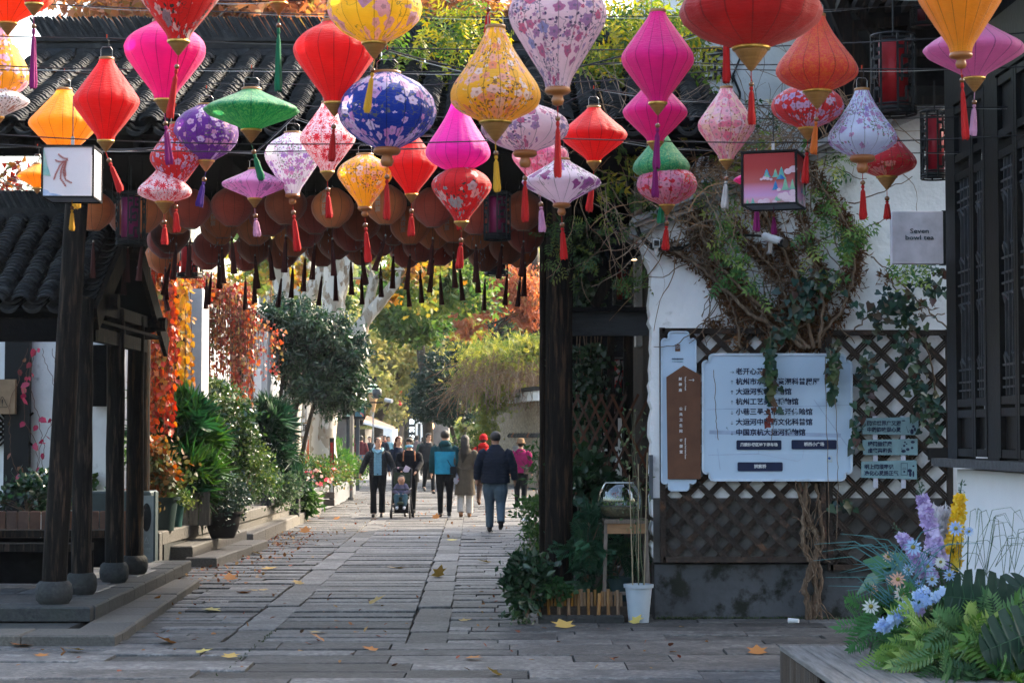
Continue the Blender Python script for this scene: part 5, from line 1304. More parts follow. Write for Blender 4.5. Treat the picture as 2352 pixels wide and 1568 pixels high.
# leaves on the wall
gl1=leafmat('creep_wall_leaves',[(.03,.10,.045),(.05,.15,.04),(.12,.24,.05),(.22,.34,.08),(.38,.40,.10)],transl=.35)
gl2=leafmat('dark_ivy',[(.008,.04,.035),(.012,.07,.055),(.02,.09,.05),(.05,.11,.04),(.10,.035,.03)],transl=.2,rough=.35,spec=.5)
def patchpts(L,D=17.85,dj=.08):
    q=[]
    for (x,y,rx,ry,n_) in L:
        for i in range(n_): q.append(P(random.gauss(x,rx*.5),random.gauss(y,ry*.5),D+random.uniform(-dj,dj)))
    return q
q=patchpts([(1665,560,26,60,34),(1695,625,26,40,16),(1650,490,30,30,8),(1620,430,40,30,12),(1890,470,40,50,16),(1930,380,40,50,16),(1960,550,40,30,22),(1985,520,25,20,10),(1900,640,40,30,8),(1740,660,40,30,10),(2100,610,60,40,30),(1870,560,30,40,10)],dj=.05)
scatter('pinnate_leaves',q,.16,'pinnate',gl1,vine,bias=(0,-.2,-.5),nrm=[(0,-1,.3)]*len(q),nw=.75,kind='stuff')
q=patchpts([(1825,700,30,55,26),(1870,640,30,30,16),(1800,760,30,20,26),(1915,650,40,30,22),(2020,720,60,50,40),(2080,770,40,90,70),(2110,900,20,90,60),(1770,820,12,90,46),(2060,690,60,30,60),(2140,940,20,60,45),(1910,830,16,40,30),(1990,870,18,80,50),(1850,690,50,80,24),(2150,660,30,60,40),(1965,1000,10,60,16),(1940,1160,30,16,14),(1765,850,9,60,18),(1912,870,9,40,14)],D=17.82,dj=.05)
scatter('ivy_leaves',q,.075,'heart',gl2,vine,bias=(0,-.3,-.8),nrm=[(0,-1,.2)]*len(q),nw=.8,kind='stuff')
# hanging tendrils over the board
m=MB()
for pts in ([(1770,760),(1768,830),(1775,900),(1778,960),(1772,1010)],[(1905,800),(1915,850),(1918,900),(1922,1000),(1925,1100),(1922,1240)],[(1640,850),(1645,960),(1650,1010)],[(1895,820),(1900,1020),(1905,1250)]):
    m.tube(wpath(pts,17.70,.006),.003,4,caps=False)
m.build('tendrils',bark_v,vine,True)
q=[P(x+random.uniform(-9,9),y,17.68) for (x,y0,y1,n_) in ((1770,790,975,34),(1915,815,905,26)) for y in np.linspace(y0,y1,n_)]
scatter('hanging_leaves',q,.07,'heart',leafmat('hang_leaf',[(.01,.06,.035),(.03,.10,.04),(.10,.16,.05),(.18,.08,.05),(.25,.03,.03)],transl=.3),vine,bias=(0,-.3,-1),nrm=[(0,-1,.2)]*len(q),nw=.8,rnd=[ (i%34)/34 if i<34 else (i%26)/40 for i in range(60)])
# wisteria mass above the coping and over the right end of the gateway roof
wis=thing('roof_wisteria','tangled wisteria with pale twigs and yellow-green leaves sprawling over the gateway roof','climbing plant',P(1500,330,18.6))
m=MB(); tw=M('pale_twig',(.30,.20,.13),(.11,.065,.04),rough=.8,scale=20,bump=0,attr=True)
def tangle(m,n_,cx_,cy_,rx,ry,D0,D1,r=.006,L=(8,18),st=.07,ang=None):
    for i in range(n_):
        x=random.gauss(cx_,rx*.5); y=random.gauss(cy_,ry*.5); m.cr=random.random()
        q=[P(x,y,random.uniform(D0,D1))]; a=random.uniform(0,6.28) if ang is None else random.gauss(ang,.5); b=random.uniform(-.3,.3)
        for s_ in range(random.randint(*L)): a+=random.uniform(-.35,.35); b+=random.uniform(-.2,.2); b*=.9; q.append(q[-1]+Vector((math.cos(a)*st,b*st,math.sin(a)*st)))
        m.tube(q,[r*random.uniform(.5,1.2)*(1-.6*j/len(q)) for j in range(len(q))],3,caps=False)
tangle(m,70,1420,290,120,40,17.2,18.4,.006,L=(6,11)); tangle(m,75,1640,380,100,45,17.5,18.0,.007,ang=-.3,L=(6,12)); tangle(m,70,1790,320,110,45,17.6,18.3,.006,ang=-2.6); tangle(m,60,1930,260,80,35,17.9,18.5); tangle(m,26,1560,470,50,35,17.5,17.9,.008)
tangle(m,12,1370,430,50,50,17.3,17.7,.004,L=(8,14),ang=-1.2); tangle(m,10,1440,520,40,40,17.4,17.8,.003,L=(6,12))
tangle(m,70,1760,300,110,60,20.3,20.9,.006)
m.build('twigs',tw,wis,True,kind='stuff')
yl=leafmat('wisteria_leaves',[(.05,.13,.03),(.12,.24,.04),(.28,.36,.05),(.48,.46,.06),(.55,.40,.05)],transl=.5)
q=patchpts([(1010,110,110,70,60),(1060,40,100,50,80),(1060,190,50,50,30),(1450,60,120,80,180),(1500,170,110,70,160),(1390,150,60,60,60),(1560,60,60,90,80)],D=19.3,dj=.5)+patchpts([(1620,310,110,40,26),(1760,330,90,30,14),(1470,330,60,50,30),(1400,430,70,40,12)],D=17.7,dj=.25)
scatter('pinnate_leaves',q,.22,'pinnate',yl,wis,bias=(0,-.2,-.7),kind='stuff')
q=patchpts([(1400,510,80,40,26),(1330,590,50,50,16),(1430,640,40,18,26),(1480,450,50,40,30),(1280,560,40,80,40),(1800,250,120,40,24),(1950,270,60,30,16)],D=17.7,dj=.2)
scatter('dark_leaves',q,.13,'pinnate',leafmat('mid_leaves',[(.02,.07,.02),(.05,.13,.03),(.12,.20,.04),(.25,.26,.05)],transl=.35),wis,bias=(0,-.2,-.7),kind='stuff')
# ivy hanging inside the passage
iv=thing('passage_ivy','dark green ivy curtain in the passage behind the gate post','climbing plant',P(1350,1300,21))
q=[P(random.gauss(1345,22),random.uniform(520,705),20.4+random.uniform(-.2,.2)) for i in range(700)]+[P(random.gauss(1350,28),random.uniform(790,1110),20.6+random.uniform(-.3,.3)) for i in range(1500)]
scatter('ivy_leaves',q,.06,'heart',leafmat('ivy_dark',[(.01,.035,.02),(.015,.06,.03),(.03,.09,.035),(.06,.13,.05)],transl=.25,rough=.4,spec=.5),iv,bias=(0,-.3,-.8),nrm=[(0,-1,.2)]*len(q),nw=.5,kind='stuff')
m=MB()
for i in range(8): m.tube(wpath([(1320+i*9,520),(1325+i*8,800),(1330+i*7,1150),(1330+i*6,1330)],20.6,.015),.006,4)
m.build('stems',bark_v,iv,True)
# accordion trellis fence
af=thing('accordion_fence','brown expanding lattice fence standing across the passage','fence',P(1390,1330,20.0))
fwd=M('red_brown_wood',(.085,.035,.02),(.05,.02,.012),rough=.6,scale=8,bump=.2,rand=.2)
for i in range(-4,9):
    for sg in (-1,1):
        x0=1300+i*27; a=P(x0,1140,20.0+.012*sg); b=P(x0+sg*112,905,20.0+.012*sg)
        lo,hi=P(1298,1000,20).x,P(1505,1000,20).x
        def cl_(p,q):
            if p.x<lo and q.x<lo or p.x>hi and q.x>hi: return None
            p,q=(p,q) if p.x<q.x else (q,p)
            if p.x<lo: p=p.lerp(q,(lo-p.x)/(q.x-p.x))
            if q.x>hi: q=q.lerp(p,(q.x-hi)/(q.x-p.x))
            return p,q
        r=cl_(a,b)
        if r and (r[0]-r[1]).length>.1: MB().beam(r[0],r[1],.024,.010,(0,1,0)).build('slat',fwd,af,True)
# red and white banners
fg=thing('red_banner','red and white pennant banners hanging behind the lattice fence','banner',P(1415,1000,21.3))
for k,(x0,y0,x1,y1) in enumerate(((1402,826,1424,1000),(1426,828,1432,960))):
    p=P(x0,y0,21.3); q=P(x1,y1,21.3); m=MB(); n_=10; vs=[]
    for i in range(n_+1):
        f_=i/n_; x=p.x+(.0 if k else -.08*f_); w_=(q.x-p.x)*(1-.2*f_); vs+=[(x+.02*math.sin(i*1.3),21.3+.02*math.sin(i*2.),p.z+(q.z-p.z)*f_),(x+w_+.02*math.sin(i*1.1),21.33,p.z+(q.z-p.z)*f_)]
    m.add(vs,[(2*i,2*i+1,2*i+3,2*i+2) for i in range(n_)]); m.build('cloth',M('banner_cloth',(.5,.03,.03),(.6,.55,.55),rough=.8,scale=14,bump=0,contrast=(.5,.53)),fg,True)
MB().tube([P(1398,822,21.3),P(1440,822,21.3)],.012,6).build('rod',steelm,fg,True)
bt=thing('white_stand','white slatted stand behind the lattice fence','stand',P(1400,1180,21.6))
for k in range(6): p=P(1400,1030+k*26,21.7); MB().box(p,(.26,.02,.05)).build('slat',plaster,bt,True)
for x in (1378,1424): p=P(x,960,21.7); q=P(x,1180,21.7); MB().beam(p,q,.04,.04).build('post',plaster,bt,True)
# ceiling lamp in the passage
cl2=thing('disc_lamp','small warm disc pendant lamp glowing in the passage','lamp',P(1453,596,19.5)); p=P(1453,596,19.5)
MB().lathe([(.005,.012),(.045,.004),(.047,0)],18,p).build('shade',black_m,cl2,True); MB().lathe([(.001,-.003),(.042,-.003)],18,p,caps=False).build('bulb',M('warm_glow',(1,.7,.4),emit=((1,.55,.25),6.0),bump=0),cl2,True)
MB().tube([p,p+Vector((0,0,.5))],.003,4).build('cord',wirem,cl2,True)
# ================================================================ plants and things at the gate post
bp_=thing('bamboo_edging','low edging of upright cut bamboo pieces round the post bed','edging',P(1330,1420,17.9))
for i in range(26):
    x=1238+i*7.6; a=P(x,1418,17.75+.02*(i%3)); h=random.uniform(.19,.24)*(1 if x>1290 else 1.0); r=random.uniform(.013,.017)
    if x>1434: break
    m=MB().tube([(a.x,a.y,.06),(a.x+random.uniform(-.012,.012),a.y,.06+h)],r,8); m.build('bamboo_piece',M('bamboo',(.30,.17,.07),(.16,.08,.035),rough=.6,scale=9,stretch=(6,6,1),bump=.3,rand=.3),bp_,True,smooth=False)
for x in (1236,1302,1368): a=P(x,1420,17.7); MB().bbox((a.x+.125,17.72,.03),(.25,.12,.07),.012).build('border_stone',stone_d,bp_,True)
MB().box((.66,18.35,.07),(.84,1.2,.14)).build('bed_soil',soil,bp_,True)
# post-foot grey pot, green pot
def pot(x,y,D,r,h,mat,name,label,z0=0,rimh=.03,soilz=True,group=None,fl=.72):
    p=P(x,y,D); t=thing(name,label,'pot',(p.x,D,z0),group=group)
    MB().lathe([(r*fl,0),(r*.80 if fl<.9 else r*fl,h*.35),(r*.95,h-rimh),(r*1.06,h-rimh),(r*1.08,h),(r*.96,h),(r*.94,h*.9)],28).build('body',mat,t,smooth=False); autosmooth(t.children[0],30)
    MB().lathe([(.001,h*.92),(r*.93,h*.92)],24,caps=False).build('soil',soil,t)
    return t
wp=pot(1467,1425,17.75,.125,.335,M('pale_blue_plastic',(.36,.42,.48),(.32,.38,.44),rough=.45,bump=.03),'plant_pot','pale blue-grey plastic pot with a thin staked sapling beside the glass bowl stand')
sap=thing('potted_sapling','thin leggy sapling tied to canes in the pale pot','plant',(wp.location.x,17.75,.3))
m=MB(); c=Vector((wp.location.x,17.75,.3)); tips=[]
for i in range(3):
    q=[c+Vector((random.uniform(-.05,.05),random.uniform(-.04,.04),0))]; dx=random.uniform(-.012,.012)
    for k in range(14): q.append(q[-1]+Vector((dx+random.uniform(-.012,.012),random.uniform(-.008,.008),.11)))
    m.tube(q,[.006-.0003*j for j in range(len(q))],5); tips+=q[5:]
m.build('stems',M('green_stem',(.10,.13,.07),(.07,.06,.04),bump=0),sap,True)
for i in range(3): x=c.x+(-.05+.05*i); MB().tube([(x,17.75,.3),(x+.03*(i-1),17.74,1.3+.1*i)],.005,5).build('cane',M('cane',(.32,.26,.17),bump=0),sap,True)
tips=[t_+Vector((random.uniform(-.12,.12),random.uniform(-.08,.08),random.uniform(-.05,.05))) for t_ in tips for _ in range(3)]
scatter('leaves',tips,.045,'oval',leafmat('sapling_leaf',[(.05,.12,.05),(.12,.2,.07),(.25,.3,.16)],transl=.3),sap,bias=(0,0,.1),kind='stuff')
# wooden stool with the glass bowl
st=thing('plant_stool','tall weathered wooden stool carrying the glass bowl','stool',P(1437,1365,18.0)); wd=M('stool_wood',(.16,.13,.11),(.09,.075,.06),rough=.7,scale=6,stretch=(6,6,1),bump=.3,rand=.2)
a=P(1387,1192,18.0); b=P(1487,1205,18.0); cx_=(a.x+b.x)/2; zt=a.z
MB().box((cx_,18.1,zt-.015),(b.x-a.x,.4,.035)).build('seat',wd,st,True)
for sx in (-1,1):
    for sy in (-1,1): MB().beam((cx_+sx*.18,18.1+sy*.16,zt-.03),(cx_+sx*.20,18.1+sy*.18,.14),.032,.032,(0,1,0)).build('leg',wd,st,True)
MB().box((cx_,17.92,zt-.08),(.34,.02,.09)).build('apron',wood_lit,st,True); MB().box((cx_,17.93,.24),(.34,.02,.03)).build('stretcher',wd,st,True)
gb=thing('glass_bowl','round clear glass bowl of moss and pebbles on the wooden stool','bowl',(cx_-.05,18.1,zt)); gm,n,o=_nodes('thin_glass')
n.links.new(N(n,'ShaderNodeMixShader',{0:N(n,'ShaderNodeMapRange',{0:N(n,'ShaderNodeLayerWeight',{0:.35}).outputs['Facing'],3:.12,4:.55}).outputs[0],1:N(n,'ShaderNodeBsdfTransparent',{0:(.78,.83,.84,1)}).outputs[0],2:N(n,'ShaderNodeBsdfGlossy',{0:(.7,.75,.78,1),1:.03}).outputs[0]}).outputs[0],o.inputs[0])
rb_=px(50,18.0)
prof=[(rb_*.45,0),(rb_*.72,rb_*.12),(rb_*.96,rb_*.5),(rb_,rb_*.85),(rb_*.92,rb_*1.25),(rb_*.74,rb_*1.58),(rb_*.66,rb_*1.66)]
MB().lathe(prof,32,caps=False).build('bowl_glass',gm,gb,smooth=True)
MB().torus((0,0,rb_*1.66),rb_*.66,.005,28,6).build('rim',M('glass_rim',(.4,.45,.45),rough=.1,bump=0),gb)
MB().lathe([(rb_*.42,.008),(rb_*.7,rb_*.16),(rb_*.9,rb_*.45),(rb_*.9,rb_*.55),(.001,rb_*.6)],24).build('moss_fill',M('moss_fill',(.12,.09,.05),(.22,.18,.09),rough=1,scale=60,bump=.8),gb)
q=[Vector(gb.location)+Vector((random.uniform(-.13,.13),random.uniform(-.1,.1),rb_*.6+random.uniform(0,.07))) for i in range(60)]
scatter('small_plants',q,.04,'oval',gl1,gb,kind='stuff',bias=(0,0,.5))
gp=pot(1420,1355,18.35,.13,.22,M('dark_teal_pot',(.03,.07,.08),rough=.5,bump=0),'plant_pot','dark teal glazed pot under the wooden stool',z0=.14)
gp2=pot(1358,1360,18.4,.13,.26,M('grey_pot',(.12,.12,.115),rough=.7,bump=.2),'plant_pot','plain grey pot among the ferns beside the post',z0=.10)
# ferns and shrub
def bushthing(name,label,x,y,D,rad,nc,npc,size,shape,mat,z=None,group=None,cs=.2,bias=(0,0,.1),shell=.5,stems=True,cat='plant',seed=None,bw=.25):
    c=P(x,y,D) if z is None else Vector((P(x,y,D).x,D,z)); t=thing(name,label,cat,(c.x,c.y,max(0,c.z-rad[2])),group=group)
    cc,pts,cr=clumps(c,rad,nc,npc,cs=cs,shell=shell,seed=seed)
    pts[:,2]=np.maximum(pts[:,2],.03)
    out=pts-np.array(c); out/=np.linalg.norm(out,axis=1)[:,None]+1e-6
    scatter('foliage',pts,size,shape,mat,t,dirs=out,bw=bw,bias=bias,rnd=np.clip(cr*.55+rng.random(len(pts))*.45,0,1),kind='stuff')
    if stems:
        m=MB(); b=Vector((c.x,c.y,max(0.0,c.z-rad[2]*1.05)))
        for k in range(0,nc,max(1,nc//9)):
            q=Vector(cc[k]); mid=b.lerp(q,.5)+Vector((random.uniform(-.05,.05),0,.05)); m.tube([b,mid,q],[.014*rad[2]+.004,.009*rad[2]+.003,.003],5)
        m.build('stems',bark_v,t,True)
    return t
dshr=leafmat('shrub_dark',[(.008,.035,.018),(.015,.06,.025),(.03,.09,.035),(.08,.15,.05)],transl=.22,rough=.3,spec=.6)
bushthing('post_shrub','dark glossy shrub at the foot of the right gate post',1210,1345,17.6,(.15,.28,.26),24,60,.075,'oval',dshr,cs=.22)
bushthing('small_ivy_plant','small bright ivy plant at the base of the right gate post',1282,1350,17.75,(.15,.12,.09),12,18,.06,'heart',leafmat('ivy_bright',[(.02,.08,.03),(.05,.15,.05),(.10,.22,.08)],transl=.3),cs=.3)
frn=leafmat('fern_green',[(.01,.05,.03),(.02,.08,.04),(.05,.13,.05)],transl=.3,rough=.4)
bushthing('wall_fern','green fern clump between the gate post and the stool',1348,1240,18.2,(.16,.2,.36),14,12,.18,'fern',frn,cs=.3,bias=(0,-.2,-.1))
bushthing('wall_fern','lower fern clump under the wooden stool',1410,1290,18.5,(.2,.15,.2),8,8,.2,'fern',frn,cs=.3,bias=(0,-.2,-.1))
bushthing('passage_shrub','broad-leaved shrub growing in front of the lattice fence',1360,1130,19.3,(.3,.2,.45),22,22,.10,'hex',dshr,cs=.25)
bushthing('lane_shrub','shrub with long pointed leaves just left of the gate post',1228,1240,26,(.08,.4,.45),18,26,.10,'long',leafmat('mid_green',[(.02,.07,.02),(.05,.13,.03),(.12,.22,.05)],transl=.4),cs=.25)
bushthing('lane_shrub','tall loose shrub against the far side of the gate post',1240,1100,33,(.10,.5,.6),16,20,.13,'long',leafmat('mid_green',[(.02,.07,.02)]),cs=.25)
bushthing('weed_tuft','low weeds at the foot of the mud wall beside the gate post',1228,1190,30,(.18,.6,.3),16,30,.08,'oval',leafmat('mid_green',[(.02,.07,.02)]),cs=.25)
# ================================================================ deck and flowers, lower right
DZ=.45
dk=thing('timber_deck','weathered grey timber deck in the lower right corner','deck',(2.3,11,0)); dw=M('deck_wood',(.22,.21,.20),(.11,.105,.10),rough=.7,scale=5,stretch=(8,.6,8),bump=.5,bscale=60,rand=.22,col3=(.24,.235,.23),scale3=4,t3=(.5,.7))
dD=1.2*F/478; dX=(1787-CX)/F*dD
def dx_(y): return dX+.0188*(dD-y)
for i in range(13):
    x=dX+.118*i; MB().bbox((x+.056+.0188*1.2,dD-1.25,DZ-.012),(.11,2.5,.026),.004,Matrix.Rotation(R(-0.0)-(-.0188),3,'Z')).build('board',dw,dk,True)
for i in range(24):
    y=dD-.02-.052*i; MB().box((dx_(y)+.008,y,(DZ-.03)/2),(.014,.040,DZ-.03)).build('side_slat',M('side_slat_wood',(.10,.075,.06),(.06,.045,.035),rough=.7,scale=5,stretch=(8,8,.6),bump=.4,rand=.3),dk,True)
MB().box((dX+.76,dD-.0-.005,(DZ-.03)/2),(1.5,.02,DZ-.03)).build('back_fascia',slatm,dk,True)
MB().box((dX+.80,dD-1.25,(DZ-.06)/2),(1.5,2.4,DZ-.08)).build('deck_core',black_m,dk,True)
for i in range(13):
    for y in (dD-.06,dD-.5,dD-.95): MB().lathe([(.004,DZ+.0015),(.003,DZ+.003)],6,(dX+.118*i+.056+.0188*(dD-y),y,0)).build('screw',steelm,dk,True)
pb_=thing('flower_box','black planter box hidden under the flowers on the deck','planter',(2.6,11.1,DZ)); MB().box((2.55,11.2,DZ+.14),(1.05,.45,.28)).build('box',black_m,pb_,True); MB().box((2.55,11.2,DZ+.285),(1.0,.42,.012)).build('soil',soil,pb_,True)
def stemline(a,b,r,mat,parent,name='stem',bow=.05,n_=8):
    a=Vector(a);b=Vector(b); q=[a.lerp(b,i/n_)+Vector((bow*math.sin(math.pi*i/n_),0,0)) for i in range(n_+1)]; MB().tube(q,r,5).build(name,mat,parent,True); return q
gst=M('flower_stem',(.04,.10,.04),bump=0)
def spike(x0,y0,x1,y1,D,mat,label,n_=90,r0=.075,nm='delphinium',bud=True):
    a=P(x0,y0,D); b=P(x1,y1,D); base=Vector((a.x+.05,D+.1,DZ+.28)); t=thing(nm,label,'flower',base,group='artificial flower spikes in the deck planter')
    MB().tube([base,a,b,b+(b-a)*.25],[.008,.006,.004,.002],5).build('stem',gst,t,True)
    pos=[];rn=[]
    n_=int(n_*1.9)
    for i in range(n_):
        f_=random.random()**.85; c=a.lerp(b,f_); ang=random.uniform(0,6.28); r=r0*.85*(1-.6*f_)*random.uniform(.6,1)
        pos.append(c+Vector((math.cos(ang)*r,math.sin(ang)*r,0))); rn.append((math.cos(ang),math.sin(ang)-.4,.1))
    scatter('petals',pos,.027,'flower5',mat,t,nrm=rn,nw=.8,sizevar=.3,kind='stuff')
    q=[b+(b-a)*.25*random.random()+Vector((random.uniform(-.015,.015),0,0)) for i in range(22)]
    scatter('buds',q,.022,'oval',leafmat('bud',[(.06,.13,.09),(.12,.2,.14)]),t,kind='stuff')
lil=leafmat('lilac_petal',[(.36,.25,.52),(.52,.42,.68),(.66,.58,.78),(.46,.34,.62)],transl=.3); yel=leafmat('yellow_petal',[(.75,.42,.01),(.85,.58,.03),(.85,.66,.10)],transl=.3); blu=leafmat('blue_petal',[(.28,.42,.75),(.42,.56,.80),(.55,.68,.85)],transl=.3); wht=leafmat('white_petal',[(.75,.78,.78),(.82,.82,.80),(.85,.70,.60)],transl=.3)
spike(2158,1300,2118,1140,11.2,lil,'tallest pale lilac delphinium spike next to the yellow one',95,.066)
spike(2140,1330,2072,1230,11.0,lil,'shorter leaning lilac delphinium spike',80,.055)
spike(2185,1300,2205,1140,11.3,yel,'bright yellow delphinium spike against the white wall',100,.062)
spike(2120,1400,2050,1420,10.6,lil,'low mauve spike lying under the monstera leaf',10,.03)
spike(2190,1420,2270,1455,10.5,lil,'mauve flowers drooping right of the blue spray',60,.05)
spike(2155,1350,2020,1445,10.5,blu,'pale blue flower spray lying low across the bed',60,.10)
spike(2200,1530,2250,1520,10.2,blu,'small blue and mauve flowers tucked among the front ferns',30,.035)
fz=thing('pampas_plume','soft white pampas plume between lilac and yellow spikes','flower',(P(2170,1240,11.4).x,11.4,DZ+.28))
a=P(2172,1280,11.4); b=P(2165,1180,11.4); q=[a.lerp(b,random.random())+Vector((random.gauss(0,.025),random.gauss(0,.02),0)) for i in range(500)]
scatter('plume',q,.07,'long',leafmat('plume_white',[(.6,.58,.62),(.75,.74,.78)],transl=.4),fz,bias=(0,0,1.2),kind='stuff'); MB().tube([(a.x,11.4,DZ+.28),a,b],.005,5).build('stem',gst,fz,True)
daisies=[(2000,1392,20,0),(2072,1362,20,0),(2097,1256,20,1),(2062,1330,18,2),(2130,1300,18,1),(2085,1308,16,1),(2040,1278,14,2),(2047,1330,14,2),(2140,1330,16,1),(2080,1448,16,0),(2142,1440,14,0),(2195,1213,18,1),(2180,1320,16,1),(2110,1340,12,1),(2160,1290,14,0),(2225,1220,12,1),(2005,1352,12,2)]
for k,(x,y,r,kd) in enumerate(daisies):
    D=10.75+.25*random.random(); c=P(x,y,D); base=Vector((2.4+random.uniform(-.2,.3),11.1,DZ+.28))
    lab='%s daisy flower %s'%({0:'white',1:'pale blue',2:'peach'}[kd],'in the flower bed on the deck')
    t=thing('daisy',lab,'flower',c,group='artificial daisies in the deck planter'); mat=[wht,blu,leafmat('peach_petal',[(.75,.42,.32),(.82,.6,.48)],transl=.3)][kd]
    for ring in range(2): scatter('petals',[c+Vector((0,-.004*ring,0))],px(r,D)*1.05,'daisy',mat,t,nrm=[(random.uniform(-.3,.3),-1,.35)],nw=1.0,dirs=[(0,0,1)],bw=.6,sizevar=.05)
    MB().ball((0,-.006,.002),px(r*.28,D),8,5).build('centre',yel if False else M('daisy_centre',(.30,.26,.05),rough=.9,bump=0),t)
    q=MB().tube([c+Vector((0,.01,0)),c.lerp(base,.5)+Vector((0,0,.06)),base],.0035,4).build('stem',gst,t,True)
# big leaves
lsm=M('monstera_leaf',(.010,.040,.026),(.004,.020,.014),rough=.35,scale=4,bump=.25,bscale=12,spec=.3,transl=.08)
def monstera(x,y,D,size,rot,tilt,label):
    c=P(x,y,D); t=thing('monstera_leaf',label,'leaf',c,group='monstera leaves in the flower bed'); m=MB(); N_=110; cen=[];edge_=[]
    # half outlines with deep notches
    ring=[]
    for sgn in (1,-1):
        pts=[]
        for i in range(N_+1):
            f_=i/N_; a=f_*math.pi; r=(.62+.10*math.sin(a*1.0))*(1+.15*math.cos(a)); y_=.55-r*1.05*math.cos(a)*-1*-1; 
            X=sgn*math.sin(a)**.75*.52; Y=.5-.62*math.cos(a)
            dn=min(abs(f_-q_) for q_ in (.22,.34,.46,.58,.70,.81)); k_=1-.62*max(0,1-dn/.020)
            pts.append((X*k_,Y,(.10*abs(X*k_)-.16*(X*k_)**2*2-.12*Y*Y)))
        ring.append(pts)
    for sgn,pts in zip((1,-1),ring):
        vs=[];fs=[]
        for i,(X,Y,Z) in enumerate(pts): vs+=[(0,Y*.9+.05,-.12*Y*Y),(X,Y,Z)]
        for i in range(len(pts)-1): 
            a=2*i; f_=(a,a+2,a+3,a+1) if sgn<0 else (a,a+1,a+3,a+2); fs.append(f_)
        m.add(vs,fs)
    me=m.mesh('blade'); me.transform(Matrix.Diagonal((size,size,size,1))); Mx=Matrix.Rotation(rot,4,'Y')@Matrix.Rotation(tilt,4,'X'); me.transform(Mx)
    me.polygons.foreach_set('use_smooth',[True]*len(me.polygons)); link('blade',me,lsm,t)
    vm=MB(); vm.tube([(0,0,.004),(0,.5,-.12*.25+.004),(0,1.05,-.12)],[.012,.008,.003],4)
    for i in range(5):
        for sgn in (-1,1): Y=.1+.17*i; vm.tube([(0,Y,.003-.12*Y*Y),(sgn*.36,Y+.16,.05-.06)],[.006,.002],3)
    me=vm.mesh('veins'); me.transform(Matrix.Diagonal((size,size,size,1))); me.transform(Mx); link('veins',me,M('leaf_vein',(.05,.12,.06),bump=0),t)
    MB().tube([(0,0,0),(.05,.1,-.2),(.08,.3,-(c.z-DZ-.28))],.008,5).build('stalk',gst,t)
monstera(2310,1385,10.4,.31,R(-82),R(112),'large dark glossy monstera leaf hanging over the flower bed')
monstera(2350,1340,10.9,.27,R(-140),R(105),'dark monstera leaf at the right edge above the bed')
monstera(2390,1440,9.9,.30,R(-110),R(110),'blue-green monstera leaf at the lower right corner')
monstera(2345,1385,11.1,.22,R(150),R(95),'upright monstera leaf beside the white wall')
bl=thing('broad_leaf_spray','broad glossy green leaves at the left rim of the flower bed','leaves',P(2090,1290,11.3))
q=[P(x,y,11.3) for x,y in ((2090,1290),(2100,1275),(2080,1300),(2060,1320),(2110,1300),(2075,1285),(2330,1460),(2320,1440),(2300,1420))]
for p in q: scatter('leaf',[p],.26,'hex',leafmat('broad_green',[(.02,.12,.06),(.05,.20,.09),(.10,.28,.06)],transl=.2,rough=.3),bl,bias=(-1.0,-.4,.1))
# ferns
for k,(x,y,D,n_,sz,cols,lab,bi) in enumerate((
  (2075,1450,10.9,60,.19,[(.02,.09,.03),(.05,.17,.05),(.08,.22,.06)],'green fern spilling over the left of the flower bed',(-.5,-.4,-.2)),
  (2185,1500,10.3,60,.22,[(.10,.22,.05),(.22,.36,.09),(.34,.44,.14)],'yellow-green fern in front of the flowers',(-.7,-.5,.1)),
  (2255,1480,10.3,50,.20,[(.04,.12,.05),(.12,.24,.09),(.22,.34,.15)],'pale fern fronds under the monstera leaf',(-.4,-.5,.2)),
  (2310,1550,10.0,60,.20,[(.02,.09,.02),(.07,.17,.03),(.15,.27,.04)],'bright green fern at the bottom right',(-.3,-.5,.3)),
  (2205,1555,10.0,40,.17,[(.02,.07,.03),(.05,.12,.04),(.10,.2,.07)],'dark fern along the deck edge',(-.5,-.5,.0)))):
    c=P(x,y,D); t=thing('bed_fern',lab,'fern',(c.x,c.y,DZ+.05),group='ferns in the deck flower bed')
    q=[c+Vector((random.gauss(0,.11),random.gauss(0,.07),random.gauss(0,.06))) for i in range(n_)]
    scatter('fronds',q,sz,'fern',leafmat('fern_%d'%k,cols,transl=.35),t,bias=bi,kind='stuff')
gs=thing('grass_spray','thin blue-green grass blades spraying left from the bed','grass',P(2060,1300,11))
q=[P(random.uniform(2040,2130),random.uniform(1290,1420),10.9) for i in range(50)]
m=MB(); 
for p in q:
    a=random.uniform(-1.4,-.2) if random.random()<.7 else random.uniform(.1,1.0); L=random.uniform(.25,.5); e_=p+Vector((math.sin(a)*L,-.1,math.cos(a)*L*.55)); mm=p.lerp(e_,.5)+Vector((0,0,.07)); m.tube([p,mm,e_],[.0035,.003,.001],3)
m.build('blades',M('blue_grass',(.04,.14,.13),(.10,.25,.30),scale=4,bump=0),gs,True,kind='stuff')
lv=thing('strap_leaves','long striped strap leaves arching beside the white wall','plant',P(2260,1330,11.2)); 
q=[P(random.uniform(2200,2340),random.uniform(1300,1340),11.2) for i in range(12)]
m=MB()
for p in q:
    for k in range(2): dx=random.uniform(-.22,.25); h=random.uniform(.12,.34); m.tube([p,p+Vector((dx*.4,-.02,h)),p+Vector((dx*.8,-.05,h*1.05)),p+Vector((dx*1.2,-.08,h*.7))],[.007,.007,.005,.001],4,ell=.25)
m.build('blades',M('strap_green',(.03,.09,.04),(.16,.22,.12),scale=20,bump=0),lv,True,kind='stuff')
q=[P(random.uniform(2130,2340),random.uniform(1400,1560),10.7) for i in range(500)]; uf=thing('bed_foliage','mixed dark green filler foliage of the flower bed','foliage',P(2230,1540,10.7))
